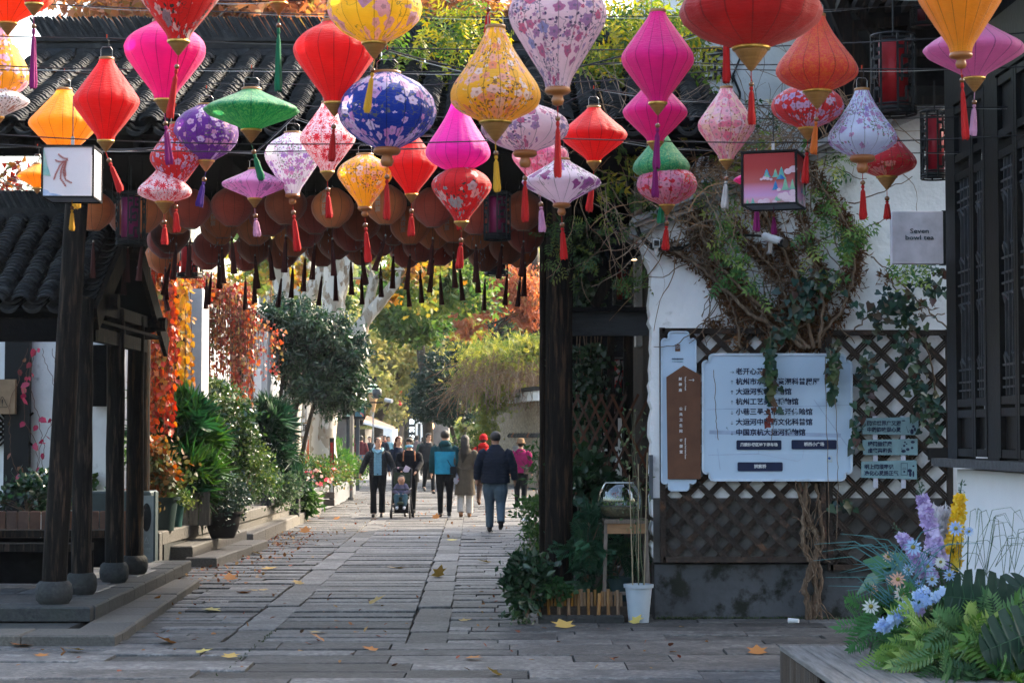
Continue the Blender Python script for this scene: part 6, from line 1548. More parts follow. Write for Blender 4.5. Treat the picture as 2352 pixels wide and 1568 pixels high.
scatter('leaves',q,.10,'hex',leafmat('filler',[(.01,.05,.03),(.03,.09,.04),(.08,.16,.06)],transl=.2),uf,kind='stuff')
# ================================================================ creepers on the left
redc=leafmat('red_creeper',[(.05,.012,.012),(.13,.015,.012),(.26,.02,.010),(.34,.05,.012),(.34,.14,.03),(.09,.11,.03)],transl=.35,rough=.4)
redd=leafmat('maroon_creeper',[(.10,.015,.02),(.20,.03,.025),(.30,.05,.02),(.30,.16,.06),(.14,.15,.05)],transl=.4,rough=.35,spec=.5)
def strands(name,label,traces,D,size,mat,shape,per,r=.006,jx=6,lean=0,nstr=40,wig=1.2):
    """hanging strands: traces = (x0,x1,ytop(f),ybot range)"""
    x0,x1,yt,yb0,yb1=traces; p=P((x0+x1)/2,yt(0) if callable(yt) else yt,D); t=thing(name,label,'climbing plant',(p.x,D,0)); m=MB(); pos=[];rn=[]
    for i in range(nstr):
        f_=i/(nstr-1); x=x0+(x1-x0)*f_+random.uniform(-4,4); DD=D+random.uniform(-.25,.25); y=yt(f_) if callable(yt) else yt
        yb=random.uniform(yb0,yb1); q=[]; yy=y; b=random.random()
        while yy<yb:
            x+=random.uniform(-wig,wig)+(wig>2)*wig*.5*math.sin(yy*.02+i); q.append(P(x,yy,DD)); 
            if random.random()<per: 
                pos.append(P(x+random.uniform(-jx,jx),yy,DD+random.uniform(-.1,.1))); rn.append(min(1,max(0,b*.6+random.random()*.5)))
            yy+=8
        if len(q)>1: m.tube(q,r,3,caps=False)
    m.build('stems',M('reddish_stem',(.16,.08,.05),(.09,.045,.03),bump=0),t,True,kind='stuff')
    scatter('leaves',pos,size,shape,mat,t,bias=(0,-.2,-1.1),rnd=rn,kind='stuff',nrm=[(0,-1,.2)]*len(pos),nw=.35)
    return t
strands('red_creeper','brilliant red and orange creeper curtain hanging beside the pavilion',(330,402,lambda f:570+30*f,880,1010),26.5,.09,redc,'hex',.78,nstr=34)
strands('orange_creeper','thin strand of yellow and orange creeper hanging down the white pier',(408,432,640,860,960),28,.10,leafmat('orange_creep',[(.25,.05,.02),(.40,.20,.03),(.12,.12,.03)],transl=.45),'hex',.9,nstr=6)
strands('shed_creeper','maroon and gold creeper mound spilling over the low eave with bare hanging stems',(455,585,lambda f:640+20*abs(f-.3)+60*f*f,760,960),35,.075,redd,'heart',.6,nstr=120,r=.007)
strands('tail_creeper','thin red-tipped creeper trails near the white downpipe',(560,648,lambda f:700+60*f,800,900),40,.08,redd,'heart',.75,nstr=16)
strands('yellow_green_creeper','yellow-green creeper growing between the pavilion posts',(205,250,760,1020,1110),25.5,.09,leafmat('yg_creep',[(.12,.2,.03),(.35,.38,.04),(.55,.35,.03)],transl=.5),'hex',.8,nstr=9)
strands('wall_vine','bare brown vine with a few pink-red leaves on the white wall behind the pavilion',(60,160,800,980,1130),24.0,.09,leafmat('pink_creep',[(.35,.02,.08),(.4,.05,.10),(.08,.14,.04)],transl=.4),'hex',.14,nstr=8,wig=4.5,r=.004)
p=P(395,600,30); t=thing('roof_creeper','red and maroon creeper covering the top of the side house','climbing plant',(p.x,30,2))
pos=[P(random.uniform(395,600),0,0) for _ in range(0)]
for i in range(2600):
    f_=random.random(); x=395+190*f_; y=635+random.gauss(0,10)+45*f_*f_+random.random()*40; pos.append(P(x,y,33+4*f_+random.uniform(-.5,.8)))
scatter('leaves',pos,.08,'heart',redd,t,bias=(0,-.2,-.4),kind='stuff')
pos=[P(random.uniform(0,240),random.gauss(480,14),21.0+random.uniform(0,.6)) for i in range(160)]+[P(random.gauss(60,60),random.gauss(420,30),24) for i in range(200)]
t=thing('roof_vine','tangle of bare vine with small red leaves behind the pavilion ridge','climbing plant',(-5,22,3)); scatter('leaves',pos,.09,'heart',redc,t,kind='stuff'); m=MB(); tangle(m,70,80,440,90,45,21.5,23.5,.006); m.build('stems',tw,t,True,kind='stuff')
# ================================================================ shared leaf colours
midg=MATS['mid_green']; 
var1=leafmat('box_green',[(.03,.09,.03),(.07,.15,.04),(.16,.24,.06),(.30,.34,.10)],transl=.35,rough=.3,spec=.6)
cam_l=leafmat('camellia',[(.012,.05,.02),(.03,.09,.025),(.09,.16,.04),(.24,.28,.09)],transl=.25,rough=.22,spec=.8)
rhap=leafmat('rhapis',[(.01,.055,.03),(.02,.09,.035),(.06,.16,.03),(.14,.26,.03)],transl=.35,rough=.35)
nand=leafmat('nandina',[(.04,.09,.03),(.07,.11,.035),(.12,.12,.04),(.35,.12,.03),(.42,.06,.02)],transl=.4)
# pots
pg='potted plants along the left terrace'
def pplant(label,x,y,D,rad,nc,npc,size,shape,mat,**k):
    z=P(x,y,D).z; return bushthing('potted_plant',label,x,y,D,rad,nc,npc,size,shape,mat,group=pg,**k)
dgp=M('dark_green_glaze',(.025,.045,.04),rough=.4,bump=.05); terra=M('terracotta',(.35,.11,.05),rough=.8,bump=.1)
pot(370,1200,25.1,.22,.42,dgp,'plant_pot','large dark green glazed pot beside the litter bin',z0=.46)
pot(398,1195,25.9,.15,.36,M('teal_glaze',(.03,.09,.08),rough=.4,bump=0),'plant_pot','slim teal glazed pot behind the large dark green one',z0=.46)
pot(471,1170,27.5,.11,.3,terra,'plant_pot','small terracotta pot by the wooden planter',z0=.46)
pot(512,1200,27.0,.26,.36,M('dark_clay',(.035,.03,.028),rough=.8,bump=.2),'plant_pot','wide dark clay pot carrying the round shrub on the step',z0=.27,fl=.6)
wpn=thing('wooden_planter','square grey timber planter box between the glazed pots','planter',P(430,1170,26.8)); wpn.location.z=.46
for i in range(5): MB().box((-.26+.13*i,-.26,.22),(.12,.02,.44)).build('plank',M('grey_plank',(.13,.12,.105),(.07,.065,.06),rough=.8,stretch=(6,6,1),scale=6,bump=.4,rand=.25),wpn)
for i in range(5): MB().box((.33,-.2+.13*i,.22),(.02,.12,.44)).build('plank',M('grey_plank',(.13,.12,.105)),wpn)
MB().box((0.02,.05,.40),(.6,.56,.04)).build('soil',soil,wpn)
pplant('nandina shrub with orange-red tips in the dark green pot',368,1095,25.1,(.28,.28,.40),30,60,.075,'hex',nand,cs=.22)
pplant('small green shrub spilling from the teal pot',400,1140,25.9,(.2,.2,.22),12,50,.06,'oval',var1,cs=.25)
pplant('big fan-leaved lady palm behind the wooden planter',410,1030,27.6,(.42,.5,.70),42,9,.34,'fan',rhap,cs=.16,bias=(.1,-.1,-.25),bw=.5)
pplant('second fan-leaved lady palm in front of the white pier',440,1110,27.0,(.30,.35,.40),24,8,.30,'fan',rhap,cs=.16,bias=(.1,-.1,-.3),bw=.5)
pplant('round dark small-leaved shrub in the wide clay pot on the step',512,1150,27.0,(.34,.34,.36),40,75,.05,'oval',leafmat('privet',[(.012,.04,.03),(.03,.07,.045),(.09,.14,.08)],transl=.2,rough=.3,spec=.6),cs=.2)
pplant('glossy camellia bush lit from behind beside the white pier',520,1000,31,(.50,.5,.62),44,70,.09,'oval',cam_l,cs=.18)
pplant('camellia bush standing tall under the creeper',500,930,33,(.34,.4,.45),24,60,.09,'oval',cam_l,cs=.2)
pplant('variegated shrub with pale leaf edges in the middle of the row',560,1090,31,(.55,.5,.45),44,80,.06,'oval',var1,cs=.2)
pplant('second lady palm cluster dark against the downpipe',600,1010,36,(.48,.4,.60),34,9,.36,'fan',leafmat('rhapis_dark',[(.01,.045,.03),(.02,.07,.035),(.04,.11,.04)],transl=.3,rough=.4),cs=.16,bias=(0,-.1,-.2),bw=.5)
pplant('low grey-green shrub in the stone trough',620,1125,34.5,(.55,.4,.34),30,70,.07,'oval',leafmat('pale_shrub',[(.05,.11,.06),(.11,.19,.09),(.22,.30,.14)],transl=.3),cs=.22)
pplant('dark leafy shrub beside the brick post',655,1090,38,(.4,.4,.38),26,60,.08,'hex',dshr,cs=.22)
pplant('grassy sedge drooping over the brick post',690,1140,38.5,(.22,.2,.3),10,60,.18,'long',midg,cs=.3,bias=(.3,-.1,-.3))
pplant('small pink flowering plant in the terracotta pot',480,1140,27.4,(.14,.14,.18),8,40,.04,'oval',leafmat('pink_bits',[(.35,.08,.2),(.45,.2,.3),(.08,.12,.04)],transl=.3),cs=.3)
pplant('low weedy bush inside the pavilion planter at left',60,1130,23.6,(.6,.2,.22),26,40,.07,'hex',dshr,cs=.25)
pplant('small shrub seen between the second and third pavilion posts',225,1050,25.0,(.22,.2,.5),22,50,.07,'hex',midg,cs=.25)
pplant('loose green shrub seen right of the front pavilion post',165,1120,24.2,(.35,.2,.25),18,40,.07,'hex',midg,cs=.25)
pf=thing('plank_bed_fence','low dark picket edging in front of the bed behind the pavilion bench','fence',(-6,23,0))
for i in range(20): MB().bbox((-7+.135*i,23.1,.48),(.12,.025,.6),.01).build('picket',fwd,pf,True)
# stone trough, brick post
tr=thing('stone_trough','rough grey stone trough on the terrace edge','trough',P(615,1140,33.5)); a=P(589,1160,33.2); b=P(636,1160,34.5)
for (p,q) in ((a,a.lerp(b,.52)),(a.lerp(b,.55),b)): MB().bbox(((p.x+q.x)/2,34,.60),(abs(q.x-p.x),.5,.26),.03).build('block',stone_d,tr,True)
bp2=thing('brick_post','short dark brick post with flat cap on the terrace kerb','post',P(672,1160,37)); p=P(672,1180,37)
for i in range(6): MB().bbox((p.x,37,.19+.075*i),(.26,.26,.068),.008).build('brick',stone_d,bp2,True)
MB().bbox((p.x,37,.66),(.32,.32,.06),.01).build('cap',stone_d,bp2,True)
# litter bin
bn=thing('litter_bin','tall grey-green litter bin with an oval opening at the end of the platform','bin',P(335,1325,23.3)); p=P(318,1325,23.3)
W_=.62; Hb=.98; bm=M('bin_grey',(.12,.15,.155),rough=.5,bump=.02); bmf=M('bin_front',(.22,.26,.27),rough=.5,bump=.02)
bx0=P(341,1320,23.3).x
MB().bbox((bx0-.36,23.6,Hb/2+.02),(.74,.5,Hb),.02).build('body',M('bin_side',(.03,.05,.055),rough=.5,bump=.02),bn,True)
MB().box((bx0-.03,23.33,Hb/2),(.17,.03,Hb-.06)).build('front_panel',bmf,bn,True)
for x in (bx0-.125,bx0+.065): MB().box((x,23.32,Hb/2+.01),(.022,.05,Hb+.02)).build('frame_edge',M('bin_side',(.03,.05,.055)),bn,True)
m=MB().lathe([(.001,0),(.055,0),(.055,.004),(.001,.004)],24); me=m.mesh('opening'); me.transform(Matrix.Translation((bx0-.03,23.312,.70))@Matrix.Rotation(R(90),4,'X')@Matrix.Diagonal((1,3.0,1,1))); link('opening',me,black_m,bn,True)
pl_=M('pale_print_g',(.35,.4,.4),bump=0); m=MB(); c_=Vector((bx0-.03,23.312,.42))
for a in range(3):
    a0=R(90+120*a); a1=R(210+120*a); m.beam(c_+Vector((math.cos(a0)*.03,0,math.sin(a0)*.05)),c_+Vector((math.cos(a1)*.03,0,math.sin(a1)*.05)),.005,.002,(0,1,0))
m.build('recycling_mark',pl_,bn,True); tex_text('可回收物',.026,(c_.x,c_.y,.33),pl_,bn,align='CENTER'); tex_text('RECYCLABLE',.014,(c_.x,c_.y,.31),pl_,bn,align='CENTER')
m=MB()
for i in range(4):
    for j in range(5): m.torus((c_.x-.055+.036*i,c_.y,.05+.04*j),.016,.0015,8,3,'y',.5)
m.build('printed_waves',pl_,bn,True)
# vertical shop board on the white pier
vb=thing('wooden_board','narrow wooden board with carved strokes on the white pier','sign',P(467,960,29.8)); p=P(465,960,29.8); MB().bbox((p.x,29.85,p.z),(.10,.05,.62),.008).build('board',wood_dark,vb,True); MB().box((p.x+.0,29.815,p.z),(.07,.01,.54)).build('inlay',M('inlay_tan',(.3,.24,.16),bump=.1),vb,True)
# ================================================================ granite planters along the lane
def planter(x0,y0,x1,y1,D0,D1,h,label,w=.7):
    a=P(x0,y0,D0); b=P(x1,y1,D1); t=thing('granite_planter',label,'planter',(a.x,D0,0),group='granite planters')
    d=Vector((b.x-a.x,D1-D0,0)); L=d.length; d/=L; n=Vector((-d.y,d.x,0)); n_=3
    for i in range(n_):
        p=Vector((a.x,D0,0))+d*(L*i/n_); q=p+d*(L/n_-.01); c=(p+q)/2+n*.05; MB().bbox((c.x,c.y,h/2+.03),(L/n_-.01,.10,h),.012,Matrix.Rotation(math.atan2(d.y,d.x),3,'Z')).build('side_slab',granite,t,True)
    for s_ in (.02,L-.05):
        p=Vector((a.x,D0,0))+d*s_; c=p+n*(w/2+.1); MB().bbox((c.x,c.y,h/2+.03),(.1,w,h),.012,Matrix.Rotation(math.atan2(d.y,d.x),3,'Z')).build('end_slab',granite,t,True)
    c=Vector((a.x,D0,0))+d*(L/2)+n*(w/2+.08); MB().box((c.x,c.y,h-.06),(L-.1,w,.05),Matrix.Rotation(math.atan2(d.y,d.x),3,'Z')).build('soil',soil,t,True); return t
planter(706,1180,770,1160,41.6,46.0,.50,'nearest long grey granite planter',w=.35)
planter(770,1160,795,1152,46.2,50.2,.44,'middle granite planter behind the nearest one',w=.5)
planter(793,1152,817,1143,50.6,55.5,.42,'farthest granite planter by the sunny strip',w=.6)
p=P(743,1140,43.5); bxs=thing('planter_box_light','small bronze slatted box on the side of the nearest granite planter','box',(p.x+.05,43.4,.1))
for k in range(2): MB().bbox((p.x+.14,43.3,.2+.16*k),(.24,.1,.14),.01).build('slat',M('bronze',(.08,.065,.05),rough=.5,bump=.05),bxs,True)
fl1=leafmat('planter_green',[(.02,.08,.03),(.06,.15,.04),(.15,.24,.05),(.35,.08,.06)],transl=.4)
for (x,y,D,rx,rz,lab) in ((725,1082,43.9,.42,.24,'rose bushes in the nearest granite planter'),(758,1082,46.9,.45,.24,'flowering bushes in the middle granite planter'),(800,1078,52.6,.4,.24,'trailing plants in the farthest granite planter')):
    bushthing('planter_bush',lab,x,y,D,(rx,.8,rz),26,60,.09,'oval',fl1,cs=.25,group='bushes in the granite planters')
rs=thing('roses','pink and cream rose blooms over the nearest granite planter','flowers',P(740,1100,43.2)); 
q=[P(random.uniform(700,770),random.uniform(1075,1112),43.0+random.uniform(-.2,.2)) for i in range(22)]; scatter('blooms',q,.05,'flower5',leafmat('rose',[(.6,.05,.1),(.75,.35,.3),(.8,.65,.55)],transl=.3),rs,nrm=[(0,-1,.5)]*22,nw=.8)
bushthing('conifer_shrub','bright feathery conifer shrub by the far planter',775,1065,50.5,(.42,.5,.55),30,70,.12,'long',leafmat('conifer',[(.03,.12,.03),(.08,.22,.04),(.18,.34,.07)],transl=.35),cs=.2,bias=(0,0,.6))
sgn=thing('info_post','slim black framed post sign with red and white panel at the planter','sign',P(763,1140,44.5)); a=P(757,1040,44.5); b=P(767,1150,44.5)
MB().box(((a.x+b.x)/2,44.5,.85),(b.x-a.x,.04,1.5)).build('frame',black_m,sgn,True); MB().box(((a.x+b.x)/2,44.47,1.2),((b.x-a.x)*.6,.01,.6)).build('red_panel',M('red_panel',(.35,.02,.02),bump=0),sgn,True); MB().box(((a.x+b.x)/2,44.47,.6),((b.x-a.x)*.6,.01,.55)).build('white_panel',M('white_paper2',(.6,.6,.6),bump=0),sgn,True)
# ================================================================ plane trees
pb,n,o=_nodes('plane_bark')
tc=N(n,'ShaderNodeTexCoord').outputs['Object']; mp=N(n,'ShaderNodeMapping',{0:tc,3:(1,1,.45)}).outputs[0]
n1=N(n,'ShaderNodeTexNoise',{'Vector':mp,'Scale':4.5,'Detail':3.0,'Roughness':.5}); n2=N(n,'ShaderNodeTexNoise',{'Vector':mp,'Scale':9.0,'Detail':4.0})
c_=mixc(n,stepr(n,n1.outputs[0],.50,.53),(.40,.39,.36),(.24,.21,.165)); c_=mixc(n,stepr(n,n2.outputs[0],.60,.63),c_,(.18,.13,.09)); c_=mixc(n,stepr(n,n2.outputs[0],.30,.33),(.56,.52,.44),c_)
geo=N(n,'ShaderNodeNewGeometry').outputs['Position']; sz=N(n,'ShaderNodeSeparateXYZ',{0:geo}).outputs[2]
wn=N(n,'ShaderNodeTexNoise',{'Vector':geo,'Scale':6.0}).outputs[0]
ww=math_(n,'LESS_THAN',math_(n,'ADD',sz,math_(n,'MULTIPLY',wn,.12)),1.12)
c_=mixc(n,ww,c_,(.72,.72,.74))
bp=N(n,'ShaderNodeBump',{'Strength':.5,'Distance':.03,'Height':n1.outputs[0]})
n.links.new(N(n,'ShaderNodeBsdfPrincipled',{'Base Color':c_,'Roughness':.85,'Normal':bp.outputs[0]}).outputs[0],o.inputs[0])
barkd=M('dark_bark',(.07,.055,.042),(.035,.028,.022),rough=.95,scale=10,stretch=(3,3,.6),bump=.6)
autumn=leafmat('plane_leaves',[(.05,.10,.03),(.09,.15,.035),(.14,.19,.04),(.26,.22,.04),(.36,.15,.03),(.17,.08,.035)],transl=.45)
def tree(label,limbs,bark,crowns,leafm,shape,size,name='plane_tree',group=None,npc=40,cs=.16,bias=(0,0,-.2)):
    """limbs: list of (points[(x,y,D)], r0, r1); crowns: (x,y,D,rx,ry(m depth),rz,nclumps)"""
    p=P(*limbs[0][0][0]); t=thing(name,label,'tree',(p.x,p.y,0),group=group); ms=[]
    for i,(pts,r0,r1) in enumerate(limbs):
        q=[P(*a) for a in pts]
        if i==0: q[0].z=min(q[0].z,-.05)
        # smooth
        Q=[]
        for a,b in zip(q[:-1],q[1:]):
            for k in range(4): Q.append(a.lerp(b,k/4)+Vector((random.uniform(-1,1),random.uniform(-1,1),0))*r0*.10)
        Q.append(q[-1]); n_=len(Q)
        o_=MB().tube(Q,[(r0+(r1-r0)*k/(n_-1))*random.uniform(.95,1.05) for k in range(n_)],12).build('trunk' if i==0 else 'limb',bark,t,True,smooth=True)
    for (x,y,D,rx,ry,rz,nc) in crowns:
        c=P(x,y,D); cc,pts,cr=clumps(c,(rx,ry,rz),nc,npc,cs=cs,shell=.25)
        scatter('crown',pts,size,shape,leafm,t,bias=bias,rnd=np.clip(cr*.6+rng.random(len(pts))*.4,0,1),kind='stuff',sizevar=.3)
        near=limbs[-1][0][-1] if len(limbs)>1 else limbs[0][0][-1]; e_=min([P(*l[0][-1]) for l in limbs],key=lambda v:(v-c).length)
        m=MB()
        for k in range(0,nc,4): q=Vector(cc[k]); m.tube([e_,e_.lerp(q,.5)+Vector((0,0,.15)),q],[.05,.03,.008],4)
        m.build('twigs',barkd if bark is barkd else bark,t,True,kind='stuff')
    return t
gpt='whitewashed plane trees along the lane'
tree('thick patchy plane tree with whitewashed foot behind the planters',[([(742,1150,48),(742,1050,48),(748,900,48),(760,760,48),(770,650,48),(775,540,48)],.36,.27),([(790,800,48.5),(850,720,48.5),(910,650,48.5),(960,560,48.5)],.19,.10),([(770,700,48),(800,600,48),(810,480,48)],.2,.14),([(825,830,49),(838,740,49),(860,640,49)],.10,.13)],pb,
   [(780,560,50,1.6,1.5,1.2,12),(900,560,49,1.5,1.5,1.0,18),(950,650,49,.8,1.0,.7,14)],autumn,'maple',.15,group=gpt)
tree('second plane tree with whitewashed foot half hidden by the palm',[([(668,1140,50),(668,1000,50),(675,850,50),(655,700,50),(635,560,50)],.26,.22),([(700,700,50),(735,640,50),(760,600,50)],.2,.24)],pb,[(600,600,51,1.4,1.5,1.0,20)],autumn,'maple',.15,group=gpt)
tree('slim brown-trunked plane tree beside the downpipe',[([(630,1130,49),(625,1000,49),(618,880,49)],.18,.14),],M('brown_bark',(.20,.12,.07),(.10,.06,.035),rough=.9,scale=6,bump=.5),[(620,620,53,1.2,1.5,.9,16)],autumn,'maple',.15,group=gpt)
tree('brown-leaved plane tree rising above the gateway ridge at left',[([(400,1150,45),(420,500,45),(440,-60,45)],.3,.2),([(430,300,45),(560,100,45),(640,-60,45)],.18,.12)],pb,[(330,20,45,2.3,2.5,.9,80),(560,20,45,2.2,2.5,.9,70),(470,0,48,2.5,2.5,.8,50)],leafmat('brown_plane',[(.15,.17,.04),(.30,.16,.05),(.36,.14,.06),(.28,.10,.05),(.45,.24,.05)],transl=.5),'maple',.20,npc=34)
tree('pale-trunked plane tree showing above the roof ridge near the middle',[([(690,1150,58),(700,500,58),(705,-60,58)],.3,.25),([(702,200,58),(860,60,58),(960,-60,58)],.2,.1),([(612,1150,60),(618,200,60),(600,-60,60)],.26,.22)],pb,[(760,10,57,2.5,2.5,1.0,60),(940,20,60,2.4,2.5,1.0,60),(1080,30,58,1.5,2,.7,34)],MATS['brown_plane'],'maple',.20,npc=34)
# evergreen osmanthus
ev_l=leafmat('osmanthus',[(.008,.032,.018),(.014,.055,.028),(.03,.085,.035),(.07,.14,.05)],transl=.22,rough=.25,spec=.7)
tree('dark evergreen tree with dense drooping crown in front of the plane trees',[([(650,1140,44),(655,1040,44),(680,930,44),(705,840,44)],.085,.06),([(655,1060,44),(640,960,44),(650,860,44)],.06,.04),([(690,1060,44.3),(712,960,44),(740,860,44)],.05,.04)],barkd,
   [(720,760,44,.95,1.0,.75,80),(760,870,44,.85,.9,.75,90),(665,800,44.3,.72,.9,.9,70),(810,820,43.8,.50,.7,.6,44),(800,905,43.8,.42,.6,.42,34),(640,720,44,.5,.6,.45,30)],ev_l,'long',.15,name='evergreen_tree',npc=95,cs=.12,bias=(0,-.1,-.5))
# far trees
yt=leafmat('yellow_trees',[(.16,.22,.07),(.28,.32,.09),(.46,.42,.14),(.60,.48,.15)],transl=.5)
gt=leafmat('green_trees',[(.04,.11,.03),(.08,.18,.04),(.18,.28,.06),(.32,.36,.08)],transl=.5)
tree('bright green tree arching over the middle of the lane',[([(985,1100,75),(980,900,75),(960,760,75)],.22,.15),([(975,820,75),(900,690,75),(860,640,75)],.12,.05)],barkd,[(990,650,62,2.0,2.0,1.5,70),(900,700,66,1.5,2,1.0,50),(1060,640,64,1.3,1.5,1.2,40),(960,740,66,1.2,1.5,.8,30)],gt,'oval',.22,name='street_tree',npc=60)
tree('hazy yellow tree at the bend of the lane',[([(860,1080,95),(870,960,95),(900,880,95)],.3,.2),([(880,930,95),(920,850,95),(960,800,95)],.2,.08),([(880,930,95),(830,860,95),(800,820,95)],.15,.06)],barkd,[(880,830,95,2.6,2.5,2.2,90),(940,760,100,2.8,2.5,2.0,70),(830,900,92,1.8,2,1.3,40)],yt,'oval',.30,name='street_tree',npc=50)
tree('pale yellow tree far down the lane',[([(940,1060,135),(940,960,135),(930,900,135)],.4,.3)],barkd,[(930,900,135,3.6,3,3.2,90),(900,830,140,3.5,3,2.5,60),(960,820,150,4.5,3,3,60)],yt,'oval',.42,name='street_tree',npc=40)
tree('large hazy dark tree at the end of the street',[([(905,1050,160),(912,980,160),(930,930,160)],.8,.5),([(915,980,160),(950,900,160)],.4,.2)],barkd,[(915,930,165,4.5,4,3.5,60),(960,960,168,3,3,2.5,40)],gt,'oval',.5,name='street_tree',npc=40)
rust=leafmat('rust_needles',[(.30,.09,.04),(.48,.15,.07),(.58,.22,.10),(.34,.22,.06)],transl=.5)
tree('rust-red dawn redwood with drooping feathery branches above the mud wall',[([(1240,1080,78),(1235,800,78),(1225,560,78)],.3,.2),([(1230,700,78),(1140,740,78),(1060,770,78)],.07,.02),([(1230,640,78),(1150,660,78),(1090,670,78)],.07,.02),([(1230,740,78),(1130,770,78)],.06,.02)],barkd,[(1180,650,78,1.5,1.5,1.1,60),(1110,690,78,1.0,1,.7,34),(1060,740,77,.9,.8,.6,34),(1215,720,78,.8,1,.7,24)],rust,'long',.32,name='redwood_tree',npc=60,cs=.14,bias=(0,0,-1.0))
tree('dense green trees behind the redwood',[([(1180,1080,95),(1180,850,95)],.3,.2)],barkd,[(1160,760,95,3,2.5,2.2,80),(1230,700,96,2.5,2,3,50),(1090,840,98,2.5,2,1.5,40)],leafmat('deep_trees',[(.02,.07,.03),(.04,.11,.04),(.08,.16,.05)],transl=.35),'oval',.30,name='street_tree',npc=55)
tree('round dark bluish evergreen beside the lane in front of the vine mound',[([(1062,1095,74),(1050,1030,74),(1030,960,74)],.10,.07),([(1058,1060,74),(1070,980,74)],.07,.05)],barkd,[(1010,880,74,.95,1,1.1,60),(985,930,74,.75,.9,.7,40),(1050,840,75,.9,.9,.9,44),(1045,930,74,.8,.8,.8,44)],leafmat('blue_green',[(.012,.045,.03),(.02,.065,.04),(.035,.09,.05)],transl=.2,rough=.45),'oval',.16,name='evergreen_tree',npc=85,cs=.13)
# wood of distant greenery closing the street
fw_=thing('distant_wood','far mass of hazy yellow-green trees closing the street','wood',(-8,230,0),kind='stuff')
pts=[]
for (x,y,D,rx,rz,nc) in ((800,900,210,14,12,120),(1000,820,230,20,22,160),(700,850,240,18,16,100),(1150,850,220,18,20,120),(900,760,260,20,18,100),(1300,700,200,14,26,90)):
    c=P(x,y,D); cc,p_,cr=clumps(c,(rx,5,rz),nc,34,cs=.12,shell=.1); pts.append(p_)
pts=np.concatenate(pts); scatter('trees',pts,1.4,'oval',leafmat('far_yellow',[(.12,.20,.06),(.26,.30,.08),(.45,.40,.10)],transl=.4),fw_,kind='stuff')
# ================================================================ mud wall with vine mound at right
mw=thing('mud_wall','rough tan mud and rubble wall with white plaster band on the right of the lane','wall',P(1190,1105,66))
mudm=M('mud_wall',(.26,.20,.13),(.17,.13,.085),rough=.95,scale=3,bump=.9,bscale=10,col3=(.36,.31,.24),scale3=14,t3=(.52,.62))
a=P(1128,1105,72); b=P(1262,1105,62); 
MB().add([(a.x,a.y,-.1),(b.x,b.y,-.1),(b.x,b.y,2.75),(a.x,a.y,2.75),(a.x+.3,a.y+.6,-.1),(b.x+.3,b.y+.6,-.1),(b.x+.3,b.y+.6,2.75),(a.x+.3,a.y+.6,2.75)],[(0,1,2,3),(5,4,7,6),(3,2,6,7),(4,0,3,7),(1,5,6,2)]).build('mud_face',mudm,mw,True)
MB().beam((a.x,a.y,2.90),(b.x,b.y,2.90),.7,.3).build('plaster_band',plaster,mw,True); MB().beam((a.x-.1,a.y-.1,3.12),(b.x+.1,b.y-.1,3.12),1.1,.12).build('tile_coping',tile_s,mw,True)
bcm=M('course_brick',(.10,.10,.10),(.05,.05,.05),rough=.9,rand=.5,bump=.3); bcr=M('course_brick_red',(.34,.12,.06),rough=.9,bump=.3)
for i in range(26):
    f_=.35+.62*i/26; p=Vector((a.x,a.y,0)).lerp(Vector((b.x,b.y,0)),f_); MB().box((p.x,p.y-.02,1.68),(.09,.06,.2),Matrix.Rotation(R(38),3,'Y')).build('slanted_brick',bcr if i in (3,14,24) else bcm,mw,True)
p=P(1192,1032,66); MB().bbox((p.x,65.8,p.z),(.42,.05,.26),.02).build('plaque',M('plaque_grey',(.4,.42,.42),bump=0),mw,True)
vm_=thing('vine_mound','mound of bare trailing stems topped with yellow-green leaves on the mud wall','climbing plant',(a.x,66,2.9))
m=MB(); 
for i in range(620):
    x=random.uniform(1055,1262); yc=845+ (x-1160)**2/400; m.cr=random.random(); q=[P(x,yc+random.uniform(-25,45),random.uniform(63,68))]; an=random.uniform(-2.6,-.5); 
    for s_ in range(12): an+=random.uniform(-.3,.3)-.08*(math.cos(an)>0)*1; q.append(q[-1]+Vector((math.cos(an)*.13,random.uniform(-.05,.02),math.sin(an)*.13*(1 if s_>3 else -.6))))
    m.tube(q,.010,3,caps=False)
m.build('stems',tw,vm_,True,kind='stuff')
q=[P(random.gauss(1185,45),random.gauss(800,18)+abs(random.gauss(0,10)),random.uniform(63,68)) for i in range(1500)]+[P(random.gauss(1095,28),random.gauss(850,38),random.uniform(64,68)) for i in range(1100)]+[P(random.gauss(1225,20),random.gauss(805,14),64) for i in range(500)]
scatter('leaves',q,.20,'pinnate',leafmat('mound_yellow',[(.08,.16,.04),(.20,.28,.06),(.40,.42,.08),(.60,.56,.12)],transl=.5),vm_,bias=(0,-.1,-.3),kind='stuff')
q=[P(random.gauss(1115,12),random.uniform(880,1010),65+random.uniform(-.3,.3)) for i in range(900)]+[P(random.gauss(1140,20),random.gauss(915,18),65) for i in range(420)]+[P(random.uniform(1100,1240),random.gauss(895,9),65) for i in range(380)]
scatter('hanging_leaves',q,.17,'pinnate',leafmat('hang_yg',[(.12,.22,.03),(.28,.36,.04),(.45,.48,.05)],transl=.55),vm_,bias=(0,-.1,-.8),kind='stuff')
bushthing('roadside_shrub','mixed green and rust shrubs at the foot of the mud wall',1095,1050,67,(.9,.6,1.0),40,60,.12,'oval',leafmat('mixed_shrub',[(.04,.12,.03),(.14,.22,.04),(.35,.14,.04)],transl=.4),cs=.2)
